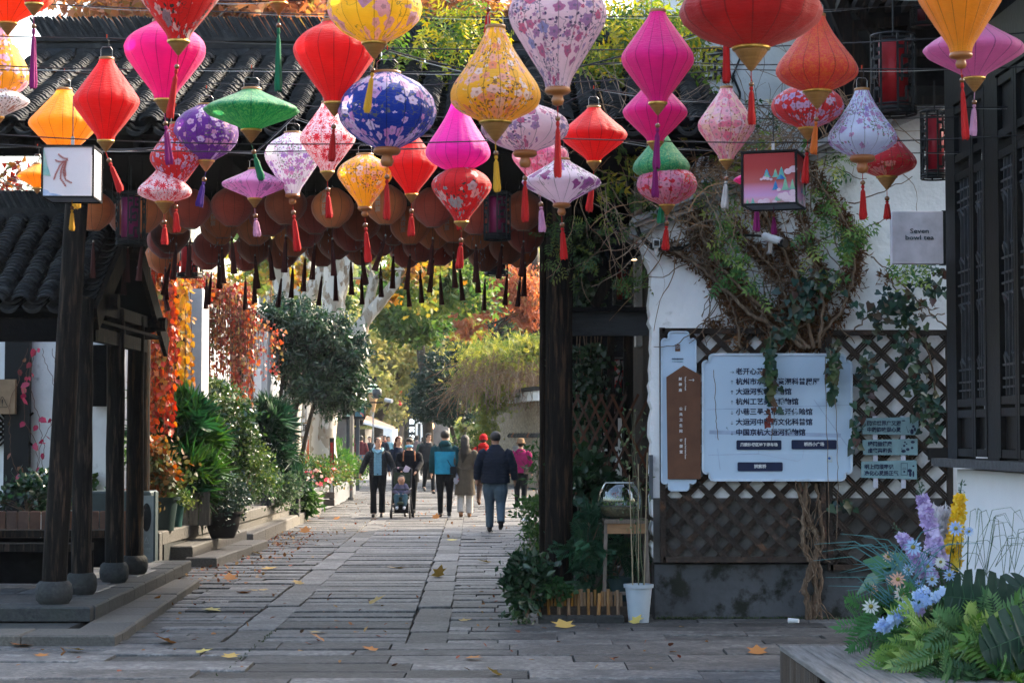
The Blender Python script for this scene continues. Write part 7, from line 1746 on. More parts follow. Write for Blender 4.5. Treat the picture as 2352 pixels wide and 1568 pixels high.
# ================================================================ far street furniture and shops
def sbox(t,name,x0,y0,x1,y1,D,dep,mat,off=0):
    a=P(x0,y0,D); b=P(x1,y1,D); return MB().box(((a.x+b.x)/2,D+dep/2+off,(a.z+b.z)/2),(abs(b.x-a.x),dep,abs(a.z-b.z))).build(name,mat,t,True)
fs=thing('far_shops','row of dark-roofed shops with awning down the left of the lane','building',P(820,1090,95))
sbox(fs,'wall',640,985,838,1110,96,6,M('shop_wall',(.16,.15,.14),(.09,.08,.08),scale=1,bump=.1)); sbox(fs,'roof',620,935,830,965,92,8,tile_s); sbox(fs,'eave',620,965,832,975,90,9,wood_black)
for i in range(5): sbox(fs,'shutter',790+i*9,1005,797+i*9,1085,95.8,.1,M('shop_pane',(.04,.05,.06),rough=.2,bump=0) if i%2 else M('shop_curtain',(.22,.03,.04),bump=0))
for i in range(6): sbox(fs,'roof_tile_end',806,940+i*8,826,945+i*8,91.5,.4,tile_s)
sbox(fs,'white_panel',838,1000,866,1060,120,3,plaster)
aw=thing('awning','faded red awning with white edge over the far shop','awning',P(860,975,90)); a=P(835,968,88); b=P(902,985,88); MB().add([a+Vector((0,2,.3)),b+Vector((0,2,.1)),b,a,a+Vector((0,2,.24)),b+Vector((0,2,.04)),b+Vector((0,0,-.06)),a+Vector((0,0,-.06))],[(3,2,1,0),(4,5,6,7),(3,7,6,2),(0,4,7,3),(2,6,5,1)]).build('canvas',M('awning_red',(.42,.16,.09),(.55,.42,.32),scale=2,bump=0),aw,True); MB().beam(a+Vector((0,-.03,-.05)),b+Vector((0,-.03,-.05)),.04,.1).build('white_edge',plaster,aw,True)
wh=thing('white_shop','white rendered shop front at the end of the street','building',P(905,1050,125)); sbox(wh,'wall',860,985,903,1060,126,5,plaster); sbox(wh,'window',874,1003,896,1022,125.9,.1,M('shop_pane',(.04,.05,.06)))
wg_=thing('white_gateway','white framed glass entrance at the far right end of the lane','building',P(975,1040,130)); 
for x in (955,966,975,986): sbox(wg_,'column',x,970,x+4,1040,130,.5,plaster)
sbox(wg_,'lintel',952,962,992,972,129.8,.8,plaster); sbox(wg_,'glass',957,972,990,1040,130.6,.1,glass_b); sbox(wg_,'dark_wing',992,958,1030,1045,131,3,M('shop_wall',(.16,.15,.14)))
tv=thing('tea_house_sign','vertical sign with white characters far down the lane','sign',P(946,985,112)); sbox(tv,'board',938,960,954,1018,112,.2,M('sign_dark',(.03,.035,.04),bump=0))
for i,ch in enumerate('白茶馆'): p=P(946,968+19*i,111.9); tex_text(ch,.30,p,M('sign_glow',(.8,.85,.85),emit=((.8,.9,.9),1.2),bump=0),tv,align='CENTER',bold=.01)
gl=thing('round_glow_sign','round glowing orange lamp sign by the far entrance','lamp',P(987,978,112)); p=P(987,978,112); m=MB().lathe([(.001,-.05),(.25,-.05),(.25,.05),(.001,.05)],20); me=m.mesh('disc'); me.transform(Matrix.Translation(p)@Matrix.Rotation(R(90),4,'X')); link('disc',me,M('orange_glow',(.9,.5,.25),emit=((1,.5,.22),1.6),bump=0),gl,True); MB().beam(p+Vector((.1,0,.25)),p+Vector((.1,0,.6)),.05,.05).build('bracket',black_m,gl,True)
rl=thing('red_lantern_string','string of small round red lanterns hanging in the far haze','lantern',P(919,915,105)); 
for i in range(5): MB().ball(P(919,898+7.5*i,105),.10,10,6,(1,1,.8)).build('lantern_ball',M('lantern_red_far',(.6,.03,.03),bump=0),rl,True)
MB().tube([P(919,860,105),P(919,932,105)],.01,4).build('cord',wirem,rl,True)
ic=thing('ice_cream_sign','giant ice cream cone sign with mint scoop','sign',P(858,930,85)); p=P(857.5,895,85); MB().ball(p,.26,16,10).build('scoop',M('mint',(.45,.62,.45),(.35,.52,.36),scale=8,bump=.6,bscale=6),ic,True,smooth=True); MB().lathe([(.05,-.95),(.24,-.12)],16,p).build('cone',M('cone_tan',(.55,.32,.15),scale=8,bump=.2),ic,True)
MB().tube([p+Vector((0,0,-.9)),p+Vector((0,0,-2.9))],.04,6).build('pole',steelm,ic,True)
# poster boxes
ps=thing('poster_board','light box with blue and green posters on dark posts','sign',P(790,1100,62)); sbox(ps,'left_poster',789,900,812,956,60,.12,M('poster_pale',(.50,.62,.62),(.40,.58,.45),scale=1.2,bump=0)); sbox(ps,'right_poster',815,900,827,956,60,.12,M('poster_blue',(.16,.35,.50),(.05,.12,.10),scale=2,bump=0)); sbox(ps,'green_poster',827,897,836,956,60,.12,M('poster_green',(.02,.30,.20),bump=0))
for x0,x1 in ((786,789),(812,815),(836,838)): sbox(ps,'frame',x0,893,x1,962,59.9,.2,black_m)
sbox(ps,'frame',786,956,838,962,59.9,.2,black_m)
for i,s_ in enumerate(('十一','分分')): tex_text(s_,.14,P(800.5,902+14*i,59.9),M('poster_ink',(.02,.18,.4),bump=0),ps,align='CENTER',bold=.003)
for i,ch in enumerate('看大运河'): tex_text(ch,.10,P(831.5,908+9*i,59.9),whitep,ps,align='CENTER')
for (u,c_) in ((793,(.2,.5,.12)),(799,(.5,.1,.1)),(804,(.1,.15,.5)),(808,(.6,.4,.1))): sbox(ps,'printed_figure',u,930,u+3.5,940,59.97,.01,M('pf%d'%u,c_,bump=0))
m=MB()
for k,c_ in enumerate(((.75,.15,.4),(.85,.6,.1),(.1,.3,.6))): 
    p=P(827,956,59.94-.01*k); r_=.12-.03*k; MB().add([p]+[p+Vector((r_*math.cos(a_*.26),0,r_*math.sin(a_*.26))) for a_ in range(7)],[tuple([0]+list(range(1,8)))]).build('rainbow_band',M('rb%d'%k,c_,bump=0),ps,True)
for x in (800,822): a=P(x,962,60.1); MB().beam(a,(a.x,60.1,0),.1,.1).build('post',M('post_dark',(.06,.07,.08),bump=0),ps,True)
lp=thing('steel_pole','thin grey steel pole standing beside the planters','pole',P(808,1150,51)); a=P(808,930,51); MB().tube([(a.x,51,0),(a.x,51,a.z)],.05,10).build('shaft',M('pole_grey',(.17,.16,.15),bump=0,rough=.4),lp,True)
MB().tube([(a.x,51,0),(a.x,51,.08)],.09,10).build('base',M('pole_grey',(.17,.16,.15)),lp,True)
cm=thing('camera_mast','dark arm carrying dome cameras reaching over the lane','camera',P(830,900,70)); a=P(800,888,70); b=P(870,888,70); MB().tube([a,b],.05,6).build('arm',black_m,cm,True); MB().tube([P(800,872,70),P(865,872,70)],.05,6).build('arm',black_m,cm,True); MB().tube([P(800,868,70),(a.x,70,0)],.08,8).build('mast',black_m,cm,True)
p=P(866,900,70); MB().lathe([(.02,-.36),(.12,-.32),(.17,-.2),(.17,-.05),(.1,0)],14,p+Vector((0,0,.12))).build('dome_housing',M('cam_dark',(.06,.07,.08),bump=0,rough=.3),cm,True,smooth=True)
for x in (852,862): MB().box(P(x,868,70),(.1,.2,.1)).build('small_camera',black_m,cm,True)
p=P(885,918,70); MB().tube([p,p+Vector((.25,-.2,-.05))],.07,8).build('bullet_camera',M('cam_white',(.6,.6,.62)),cm,True); MB().tube([P(850,924,70),P(880,924,70)],.03,6).build('arm',black_m,cm,True)
pk=thing('pickup_sign','small framed hanging sign with a black character by the plane tree','sign',P(703,985,52)); sbox(pk,'frame',689,970,718,1004,52,.1,wood_lit); sbox(pk,'panel',692,973,715,1001,51.97,.02,M('sign_pale',(.5,.52,.55),bump=0)); tex_text('取',.20,P(703.5,984,51.95),black_m,pk,align='CENTER',bold=.004); tex_text('PICK UP',.04,P(703.5,996,51.95),black_m,pk,align='CENTER')
MB().tube([P(703,970,52.05),P(703,930,52.05)],.01,4).build('cord',wirem,pk,True)
ln=thing('leaning_pole','red and grey leaning prop pole between the plane trees','pole',P(702,1100,49)); MB().tube([P(697,1110,49),P(712,1010,49)],.05,8).build('lower_part',M('pole_rust',(.35,.09,.05),bump=0),ln,True); MB().tube([P(712,1010,49),P(735,930,49)],.05,8).build('upper_part',M('pole_grey',(.17,.16,.15)),ln,True)
kb=thing('shop_frontage','dark shop frontage with awning between the plane trees','building',P(720,1090,58)); sbox(kb,'wall',640,900,795,1100,60,3,M('shop_wall',(.16,.15,.14))); sbox(kb,'fascia',680,880,760,905,58.5,.4,M('shop_fascia',(.12,.13,.15),bump=0)); sbox(kb,'window',700,920,730,1050,59.9,.1,M('shop_pane',(.04,.05,.06)))
# fallen leaves
lfm=[leafmat('fallen_%d'%i,[c,tuple(x*1.2 for x in c)],transl=.1,rough=.7) for i,c in enumerate(((.36,.15,.04),(.42,.28,.08),(.26,.10,.035),(.45,.36,.10)))]
spots=[(235,1465,1),(395,1475,0),(452,1497,3),(97,1505,0),(525,1508,1),(745,1471,0),(740,1450,1),(1145,1548,1),(1068,1509,0),(862,1492,0),(342,1389,0),(598,1355,1),(705,1195,0),(620,1175,0),(735,1190,0),(770,1192,0),(833,1219,0),(905,1305,1),(1037,1240,3),(1005,1323,1),(700,1222,0),(655,1213,0),(595,1270,1),(690,1340,1),(1060,1424,1),(850,1385,1),(1000,1190,0),(865,1190,0),(640,1280,2),(470,1400,3),(1455,1430,3),(1300,1440,1),(1740,1500,0),(1210,1310,1),(1120,1290,1),(560,1360,2),(65,1480,2),(530,1330,0),(180,1490,1),(610,1306,1)]
for (x,y,k) in spots:
    g_=G(x,y,.008); t=scatter('fallen_leaf',[g_],.13 if y>1400 else .16,'maple',lfm[k],None,nrm=[(0,0,1)],nw=1.0,dirs=[(random.uniform(-1,1),random.uniform(-1,1),.0)],bw=.7,bias=(0,0,.25),sizevar=.3,world=False)
    zmin=min(v.co.z for v in t.data.vertices); t.data.transform(Matrix.Translation((0,0,.004-zmin)))
    tag(t,['dry orange-brown plane leaf fallen on the grey paving','curled tan plane leaf fallen on the grey paving','dark brown plane leaf fallen on the grey paving','yellow-green plane leaf fallen on the grey paving'][k],'leaf','fallen plane leaves on the lane')
lit=[]
for i in range(900):
    if random.random()<.6: D=random.uniform(22,34); X=random.gauss(-3.35-.01*D,.35)
    else: D=random.uniform(30,64); X=random.uniform(-4,1.0)
    lit.append((X,D,.012))
for i in range(120): D=random.uniform(14,22); lit.append((random.uniform(-3.6,1.8),D,.012))
t=scatter('leaf_litter',lit,.05,'hex',leafmat('litter',[(.24,.10,.04),(.32,.20,.08),(.24,.05,.03),(.12,.07,.04)],transl=.1,rough=.8),None,nrm=[(0,0,1)]*len(lit),nw=.9,world=False); tag(t,'small scraps of dry leaves scattered on the paving','leaf litter',kind='stuff')
moss=[]
for i in range(60): x=random.choice((random.gauss(-2.04,.01),)); moss.append((x+cx_at(16),random.uniform(13.4,17),.004))
for i in range(900): X=random.uniform(1.3,3.4); moss.append((X,WY-.04-abs(random.gauss(0,.04)),.01))
t=scatter('joint_weeds',moss,.022,'oval',leafmat('moss',[(.03,.06,.02),(.07,.10,.03)],transl=.2),None,world=False,bias=(0,0,.8)); tag(t,'tiny weeds and moss growing in the paving joints','weeds',kind='stuff')
tp=thing('white_litter','small crumpled white paper scrap on the lane by the shrub','litter',G(1212,1197)); m=MB().ball((0,0,.04),.09,9,6,(1.4,.6,.5)); 
for i,v in enumerate(m.v): m.v[i]=(v[0]*random.uniform(.7,1.2),v[1],v[2]*random.uniform(.6,1.2))
m.build('paper',whitep,tp)
tp=thing('cup_litter','white plastic cup lying at the foot of the wall by the vine trunk','litter',P(1822,1416,17.6)); p=P(1822,1416,17.6); MB().tube([(p.x-.04,17.6,.028),(p.x+.04,17.55,.03)],[.024,.018],10).build('cup',whitep,tp,True)
# ================================================================ people
skinm=M('skin',(.50,.29,.20),(.44,.24,.16),rough=.55,bump=0,spec=.35); hairm=M('black_hair',(.012,.010,.009),(.02,.016,.013),rough=.5,scale=30,stretch=(8,8,1),bump=.5,bscale=60)
def cloth(n_,c,**k): k.setdefault('spec',.12); return M('cloth_'+n_,c,tuple(q*.75 for q in c),rough=.9,scale=7,bump=.6,bscale=k.pop('bs',16),**k)
def V(*a): return Vector(a)
def person(label,x,y,H,rz,top,trou,shoe,hair='short',stride=.0,lead=1,arms=None,coat_len=.0,puff=False,flare=0.0,head_rz=0,fat=1.0,top_w=1.0,vox=.011,hood=None,zf=0,open_=None,sole=None,hairmat=None,detail=True,collar=.0,trwide=1.0,shoelabel=None):
    g_=G(x,y,zf); s=H/1.72
    t=thing('person',label,'person',g_,rz)
    F_=-1 # forward is -Y
    hip=[V(-.085,0,.92),V(.085,0,.92)]; knee=[];ank=[];toe=[]
    for i,sg in enumerate((-1,1)):
        lf=(1 if (sg==lead) else -1)*stride
        if lf>=0: k_=V(sg*.095,-lf*.55-.02,.50); a_=V(sg*.09,-lf,.085); tz=0
        else: k_=V(sg*.09,-lf*.15-.03,.49); a_=V(sg*.085,-lf,.085+min(.13,-lf*.45)); tz=-lf*.45
        knee.append(k_); ank.append(a_); toe.append(a_+(V(0,-.15,-.05) if tz==0 else V(0,-.12,-.10)))
    sh=[V(-.17*top_w,.01,1.365),V(.17*top_w,.01,1.365)]
    A=arms or [(V(-.25,.02,1.13),V(-.27,-.06,.88)),(V(.25,.02,1.13),V(.27,-.06,.88))]
    hc=V(0,-.015,1.60)
    # ---- body
    b=MB()
    b.tube([V(0,0,.86),V(0,0,1.0),V(0,.0,1.2),V(0,.0,1.36),V(0,0,1.42)],[.13,.125,.12,.13,.09],12,ey=.68,roundcap=True)
    b.tube([V(0,.01,1.36),V(0,0,1.50),V(0,-.01,1.56)],[.055,.05,.05],10)
    b.lathe([(.02,-.118),(.042,-.108),(.058,-.075),(.070,-.03),(.076,.02),(.075,.06),(.058,.098),(.02,.118)],16,hc,sx=1,sy=1.12)
    Rh=Matrix.Rotation(head_rz,3,'Z')
    b.tube([hc+Rh@V(0,-.082,.005),hc+Rh@V(0,-.102,-.028),hc+Rh@V(0,-.084,-.036)],[.008,.013,.011],6)
    for sg in (-1,1): b.ball(hc+Rh@V(sg*.077,.005,-.005),.022,6,5,(.5,1,1.3))
    for i,sg in enumerate((-1,1)):
        b.tube([hip[i],knee[i],ank[i]],[.075,.05,.035],8,roundcap=True); b.tube([ank[i],toe[i]],[.035,.03],8,roundcap=True)
        e_,w_=A[i]; b.tube([sh[i],e_,w_],[.045,.036,.024],8,roundcap=True)
        d=(w_-e_).normalized(); pal=w_+d*.055; side=V(sg*-1,0,0)
        b.tube([w_,pal],[.022,.028],8,ey=.6,roundcap=True)
        nrm_=d.cross(V(1,0,0)).normalized() if abs(d.x)<.9 else V(0,1,0)
        for f_ in range(4):
            o_=nrm_*(-.024+.016*f_); L=(.062,.07,.066,.052)[f_]; b.tube([pal+o_*.8,pal+o_+d*L*.55,pal+o_+d*L*.9+V(-sg*.012,0,0)],[.0085,.008,.007],6,roundcap=True)
        b.tube([w_+d*.02,w_+d*.05-nrm_*.035,w_+d*.075-nrm_*.038],[.011,.010,.008],6,roundcap=True)
    me=remesh(b,vox*.75 if detail else vox); link('body',me,skinm,t)
    # ---- trousers
    m=MB(); m.tube([V(0,0,.80),V(0,0,.90),V(0,0,1.02)],[.12*fat,.165*fat,.15*fat],12,ey=.72,roundcap=True)
    for i in (0,1):
        lo=ank[i]+V(0,0,.0); k_=knee[i]
        m.tube([hip[i]+V(0,0,-.02),hip[i].lerp(k_,.5),k_,k_.lerp(lo,.55),lo+V(0,.005,.0)],[.098*fat,.086*fat*trwide,.066*trwide,.058*trwide+flare*.5,.052*trwide+flare],12)
    link('trousers',remesh(m,vox,1),trou,t)
    # ---- shoes
    for i in (0,1):
        m=MB(); a_=ank[i]; tt=toe[i]; m.tube([a_+V(0,.035,-.045)+ (V(0,0,.0)),a_.lerp(tt,.5)+V(0,0,-.012),tt+V(0,-.02,.003)],[.042,.045,.036],10,roundcap=True); m.tube([a_+V(0,.01,.03),a_+V(0,.012,-.03)],[.042,.045],8)
        o=link('shoe',remesh(m,.009,1),shoe,t)
        zmin=min(v.co.z for v in o.data.vertices)
        if sole:
            so=MB(); so.tube([a_+V(0,.05,-.072),tt+V(0,-.045,-.022)],[.034,.03],10,ell=1); 
            for k in range(len(so.v)): so.v[k]=(so.v[k][0],so.v[k][1],zmin+ (so.v[k][2]-min(q[2] for q in so.v))*0+(.018 if (so.v[k][2]>a_.z-.07) else .0)) if stride==0 else so.v[k]
            so.build('sole',sole,o)
    # ---- top
    m=MB(); zb=.90-coat_len; wj=top_w*fat
    secs=[(zb,.175*wj+coat_len*.08),(.95,.17*wj),(1.08,.165*wj),(1.22,.172*wj),(1.34,.168*top_w),(1.42,.115*top_w),(1.47+collar,.068)]
    if coat_len>.1: secs.insert(1,((zb+.95)/2,.172*wj+coat_len*.03))
    zz=[];rr=[]
    for (z0,r0),(z1_,r1) in zip(secs[:-1],secs[1:]):
        k=max(2,int((z1_-z0)/(.0145)))
        for j in range(k): f_=j/k; zz.append(z0+(z1_-z0)*f_); rr.append(r0+(r1-r0)*f_)
    zz.append(secs[-1][0]); rr.append(secs[-1][1])
    if puff: rr=[r*(1+.055*abs(math.sin(z*math.pi/.058))-.02) for r,z in zip(rr,zz)]
    m.tube([V(0,.005,z) for z in zz],rr,20,ey=.66)
    for i,sg in enumerate((-1,1)):
        e_,w_=A[i]; P_=[];R_=[]; seq=[(sh[i]+V(-sg*.04,0,.012),.058*fat),(sh[i]+V(sg*.02,0,-.03),.072*fat),(e_,.062*fat),(w_,.046*fat)]
        for (p0,r0),(p1,r1) in zip(seq[:-1],seq[1:]):
            L=(p1-p0).length; k=max(2,int(L/.0145))
            for j in range(k): f_=j/k; r=r0+(r1-r0)*f_; P_.append(p0.lerp(p1,f_)); R_.append(r*(1+(.10*abs(math.sin(len(P_)*.0145*math.pi/.055))-.04 if puff else .03*math.sin(len(P_)*.9))))
        P_.append(w_);R_.append(.046*fat); m.tube(P_,R_,12)
    if hood: m.tube([V(-.09,.02,1.44),V(-.05,.085,1.46),V(.05,.085,1.46),V(.09,.02,1.44)],[.04,.06,.06,.04],10,roundcap=True)
    topme=remesh(m,vox*.8,1); tops=top if isinstance(top,(list,tuple)) else [top]
    ob=link('coat' if coat_len>.2 else 'jacket',topme,list(tops),t)
    if open_:
        for p in topme.polygons:
            c=p.center
            if open_(c): p.material_index=1
    # ---- hair
    hm=hairmat or hairm; m=MB()
    def hb(c,r,sc): m.ball(hc+Rh@V(*c),r,14,10,sc)
    if hair in ('short','man'):
        hb((0,.012,.032),.094,(1.0,1.08,1.02)); 
        if hair=='short': hb((0,-.04,.088),.058,(1.2,.95,.6))
    if hair=='bun': hb((0,.010,.032),.092,(1.0,1.08,1.0)); hb((0,.12,.02),.04,(1,1,1))
    if hair=='bob': hb((0,.012,.03),.098,(1.02,1.08,1.02)); hb((0,.045,-.03),.085,(1.05,.8,.95)); hb((0,-.066,.070),.055,(1.25,.7,.8))
    if hair=='long':
        hb((0,.012,.03),.094,(1.0,1.1,1.02)); m.tube([hc+V(0,.06,.02),hc+V(0,.10,-.12),hc+V(.02,.13,-.28),hc+V(.05,.13,-.44)],[.088,.10,.085,.03],12,ey=.6,roundcap=True)
    if hair in('hat','beanie'):
        hb((0,.03,-.01),.083,(1.0,1.05,.9))
    hme=remesh(m,.009,1)
    # keep the face free
    bm=__import__('bmesh').new(); bm.from_mesh(hme)
    Ri=Rh.inverted()
    dl=[v for v in bm.verts if (lambda q:q.y<-.045 and q.z<(.040 if hair=='bob' else .058) and abs(q.x)<.064)(Ri@(v.co-hc))] if hair!='long' or True else []
    __import__('bmesh').ops.delete(bm,geom=dl,context='VERTS'); bm.to_mesh(hme); bm.free()
    link('hair',hme,hm,t)
    if detail:
        for sg in (-1,1):
            link('eye',(lambda mm:mm.mesh('eye'))(MB().ball(hc+Rh@V(sg*.029,-.080,.012),.0085,8,5,(1.3,.5,.7))),M('eye_dark',(.015,.01,.01),bump=0,rough=.2),t)
            link('eyebrow',MB().beam(hc+Rh@V(sg*.016,-.0835,.034),hc+Rh@V(sg*.044,-.075,.034),.004,.006).mesh('eyebrow'),hm,t)
        link('mouth',MB().beam(hc+Rh@V(-.02,-.0735,-.062),hc+Rh@V(.02,-.0735,-.062),.006,.008).mesh('mouth'),M('lips',(.35,.11,.09),bump=0),t)
    t.scale=(s,s,s)
    t['_hc']=tuple(hc); return t,A,hc,Rh
nylon=cloth('black_nylon',(.012,.014,.018),spec=.3); navyp=cloth('navy_puffer',(.010,.016,.030),spec=.25); blk=cloth('black_trouser',(.009,.010,.012)); hoodie=cloth('blue_hoodie',(.16,.32,.42)); 
# 1 woman in open dark puffer and light blue hoodie
def front(c): return c.y<-.02 and abs(c.x)<.08
t,A,hc,Rh=person('woman in an open black puffer jacket over a light blue hoodie, walking towards us',868,1187,1.62,0,[nylon,hoodie],blk,M('black_shoe',(.01,.01,.011),bump=0,rough=.4),hair='bun',stride=.05,lead=-1,puff=True,flare=.022,fat=1.08,top_w=1.05,head_rz=R(25),open_=front,hood=True,
   arms=[(V(-.29,.03,1.15),V(-.37,-.03,.93)),(V(.29,.03,1.15),V(.38,-.05,.92))])
link('hoodie_hem',MB().tube([V(0,-.012,.85),V(0,-.012,.98)],[.135,.15],20,ey=.66).mesh('hem'),hoodie,t)
m=MB(); m.tube([V(-.10,-.01,1.46),V(-.08,-.09,1.42),V(0,-.125,1.37),V(.08,-.09,1.42),V(.10,-.01,1.46)],[.035,.032,.022,.032,.035],8,roundcap=True); link('hood_collar',m.mesh('c'),hoodie,t)
for sg in (-1,1): link('drawstring',MB().tube([V(sg*.022,-.128,1.38),V(sg*.026,-.135,1.2)],.004,5).mesh('d'),M('cord_blue',(.10,.2,.28),bump=0),t)
# 2 woman with blue mask pushing the stroller
t,A,hc,Rh=person('woman in black with a blue face mask pushing a stroller',940,1186,1.60,0,cloth('black_quilt',(.010,.011,.014)),blk,M('black_shoe',(.01,.01,.011)),hair='bob',stride=.10,lead=1,coat_len=.14,fat=1.12,top_w=1.08,
   arms=[(V(-.25,-.02,1.17),V(-.16,-.30,.99)),(V(.25,-.02,1.17),V(.16,-.30,.99))])
m=MB(); m.tube([hc+V(-.065,-.03,-.058),hc+V(-.042,-.070,-.060),hc+V(0,-.090,-.055),hc+V(.042,-.070,-.060),hc+V(.065,-.03,-.058)],[.026,.030,.034,.030,.026],8); link('face_mask',m.mesh('m'),M('mask_blue',(.16,.42,.62),bump=.05),t)
for sg in (-1,1): link('backpack_strap',MB().tube([V(sg*.11,.06,1.44),V(sg*.12,-.06,1.44),V(sg*.125,-.125,1.34),V(sg*.13,-.125,1.22)],.013,8).mesh('s'),M('tan_strap',(.40,.15,.06),bump=0),t)
# stroller
gs_=G(932,1187); st_=thing('stroller','compact dark folding stroller with a green canopy back','stroller',(gs_.x-.06,gs_.y-.55,0)); fr=M('stroller_frame',(.012,.014,.02),bump=0,rough=.4)
m=MB()
for sx in (-1,1):
    m.tube([(sx*.21,.28,1.0),(sx*.21,.14,.8),(sx*.20,.06,.45),(sx*.20,-.22,.14)],.014,7); m.tube([(sx*.20,.05,.48),(sx*.23,.30,.09)],.013,7)
    m.tube([(sx*.21,.0,.62),(sx*.2,-.12,.60),(sx*.16,-.22,.60)],.013,7)
m.tube([(-.21,.28,1.0),(-.15,.31,1.03),(.15,.31,1.03),(.21,.28,1.0)],.016,7); m.tube([(-.16,-.22,.60),(0,-.26,.60),(.16,-.22,.60)],.015,7); m.tube([(-.2,-.2,.16),(.2,-.2,.16)],.012,6); m.tube([(-.23,.3,.1),(.23,.3,.1)],.012,6)
autosmooth(m.build('frame',fr,st_),60)
for (x,y) in ((-.20,-.24),(.20,-.24),(-.25,.30),(.25,.30)):
    o=MB().torus((x,y,.085),.068,.017,16,8,'x').build('wheel',M('rubber',(.012,.012,.012),bump=0,rough=.7),st_,smooth=True); MB().tube([(x-.012,y,.085),(x+.012,y,.085)],.03,10).build('hub',M('hub_grey',(.18,.18,.19),bump=0),o)
    
olive=cloth('olive',(.035,.045,.028))
MB().box((0,.12,.70),(.36,.02,.50),Matrix.Rotation(R(-14),3,'X')).build('seat_back',olive,st_); MB().box((0,-.06,.42),(.34,.34,.04)).build('seat_cushion',olive,st_); MB().lathe([(.02,-.03),(.09,-.02),(.10,.02),(.02,.05)],14,(0,-.26,.31)).build('foot_cup',olive,st_)
MB().bbox((0,.08,.22),(.30,.3,.2),.02).build('basket',cloth('basket',(.012,.012,.013)),st_); MB().box((.10,.24,1.0),(.12,.01,.14),Matrix.Rotation(.5,3,'Y')).build('paper_tag',M('tag_pale',(.6,.5,.6),bump=0),st_)
for sx in (-1,1): MB().tube([(sx*.07,.31,1.03),(sx*.11,.31,1.03)],.019,8).build('grip',M('grip_pink',(.5,.3,.35),bump=0),st_)
# toddler
tod=thing('toddler','toddler asleep in the stroller in a grey-purple jacket and teal trousers','child',st_.location+V(0,0,0)); 
tod.scale=(.9,.9,.95); st_.scale=(.92,.95,.97); hc2=V(0,-.02,.80); b=MB(); b.lathe([(.02,-.085),(.055,-.07),(.078,-.02),(.082,.02),(.07,.06),(.02,.088)],14,hc2); b.tube([V(0,-.0,.45),V(0,.02,.70)],[.10,.07],10,roundcap=True); b.tube([hc2+V(0,-.078,0),hc2+V(0,-.09,-.012)],[.008,.010],5)
for sx in (-1,1):
    b.tube([V(sx*.06,-.04,.47),V(sx*.09,-.24,.45),V(sx*.08,-.29,.27)],[.05,.042,.03],8,roundcap=True); b.tube([V(sx*.10,0,.68),V(sx*.15,-.08,.56),V(sx*.07,-.17,.52)],[.04,.035,.025],8,roundcap=True)
    for f_ in range(4): b.tube([V(sx*(.06-.008*f_),-.18,.52),V(sx*(.045-.009*f_),-.21,.51)],.006,5)
link('body',remesh(b,.009),skinm,tod)
m=MB(); m.tube([V(0,-.0,.46),V(0,.01,.56),V(0,.02,.70)],[.14,.135,.085],12,ell=.8)
for sx in (-1,1): m.tube([V(sx*.08,.01,.68),V(sx*.16,-.07,.57),V(sx*.08,-.16,.52)],[.06,.055,.045],10,roundcap=True)
link('jacket',remesh(m,.010),cloth('grey_purple',(.10,.095,.15)),tod); m=MB(); m.tube([V(0,.02,.46),V(0,-.06,.46)],[.12,.11],10,roundcap=True)
for sx in (-1,1): m.tube([V(sx*.06,-.04,.47),V(sx*.10,-.24,.46),V(sx*.085,-.29,.30)],[.075,.065,.055],10,roundcap=True)
link('trousers',remesh(m,.010),cloth('teal_grey',(.05,.10,.13)),tod); m=MB(); m.ball(hc2+V(0,.02,.025),.088,12,8,(1,1.02,.95)); link('hair',m.mesh('h',True),hairm,tod)
for sx in (-1,1): 
    m=MB(); m.tube([V(sx*.08,-.29,.24),V(sx*.08,-.36,.22)],[.035,.032],8,roundcap=True); link('shoe',m.mesh('s',True),M('shoe_white',(.5,.55,.62),bump=0),tod)
    link('eye',MB().beam(hc2+V(sx*.02,-.080,.0),hc2+V(sx*.045,-.074,.0),.003,.004).mesh('e'),hairm,tod)
# 3 man with glasses in black walking towards us
t,A,hc,Rh=person('man with glasses in a black jacket striding towards us behind the others',984,1133,1.72,R(14),nylon,blk,M('black_shoe',(.01,.01,.011)),hair='short',stride=.24,lead=1,fat=1.12,top_w=1.05,hood=True,head_rz=R(18),arms=[(V(-.25,.08,1.14),V(-.26,.12,.92)),(V(.26,.06,1.14),V(.27,.10,.92))])
m=MB()
for sg in (-1,1): m.torus(hc+Rh@V(sg*.030,-.096,.010),.021,.003,12,4,'y')
m.beam(hc+Rh@V(-.01,-.098,.012),hc+Rh@V(.01,-.098,.012),.004,.004); link('glasses',m.mesh('g'),black_m,t)
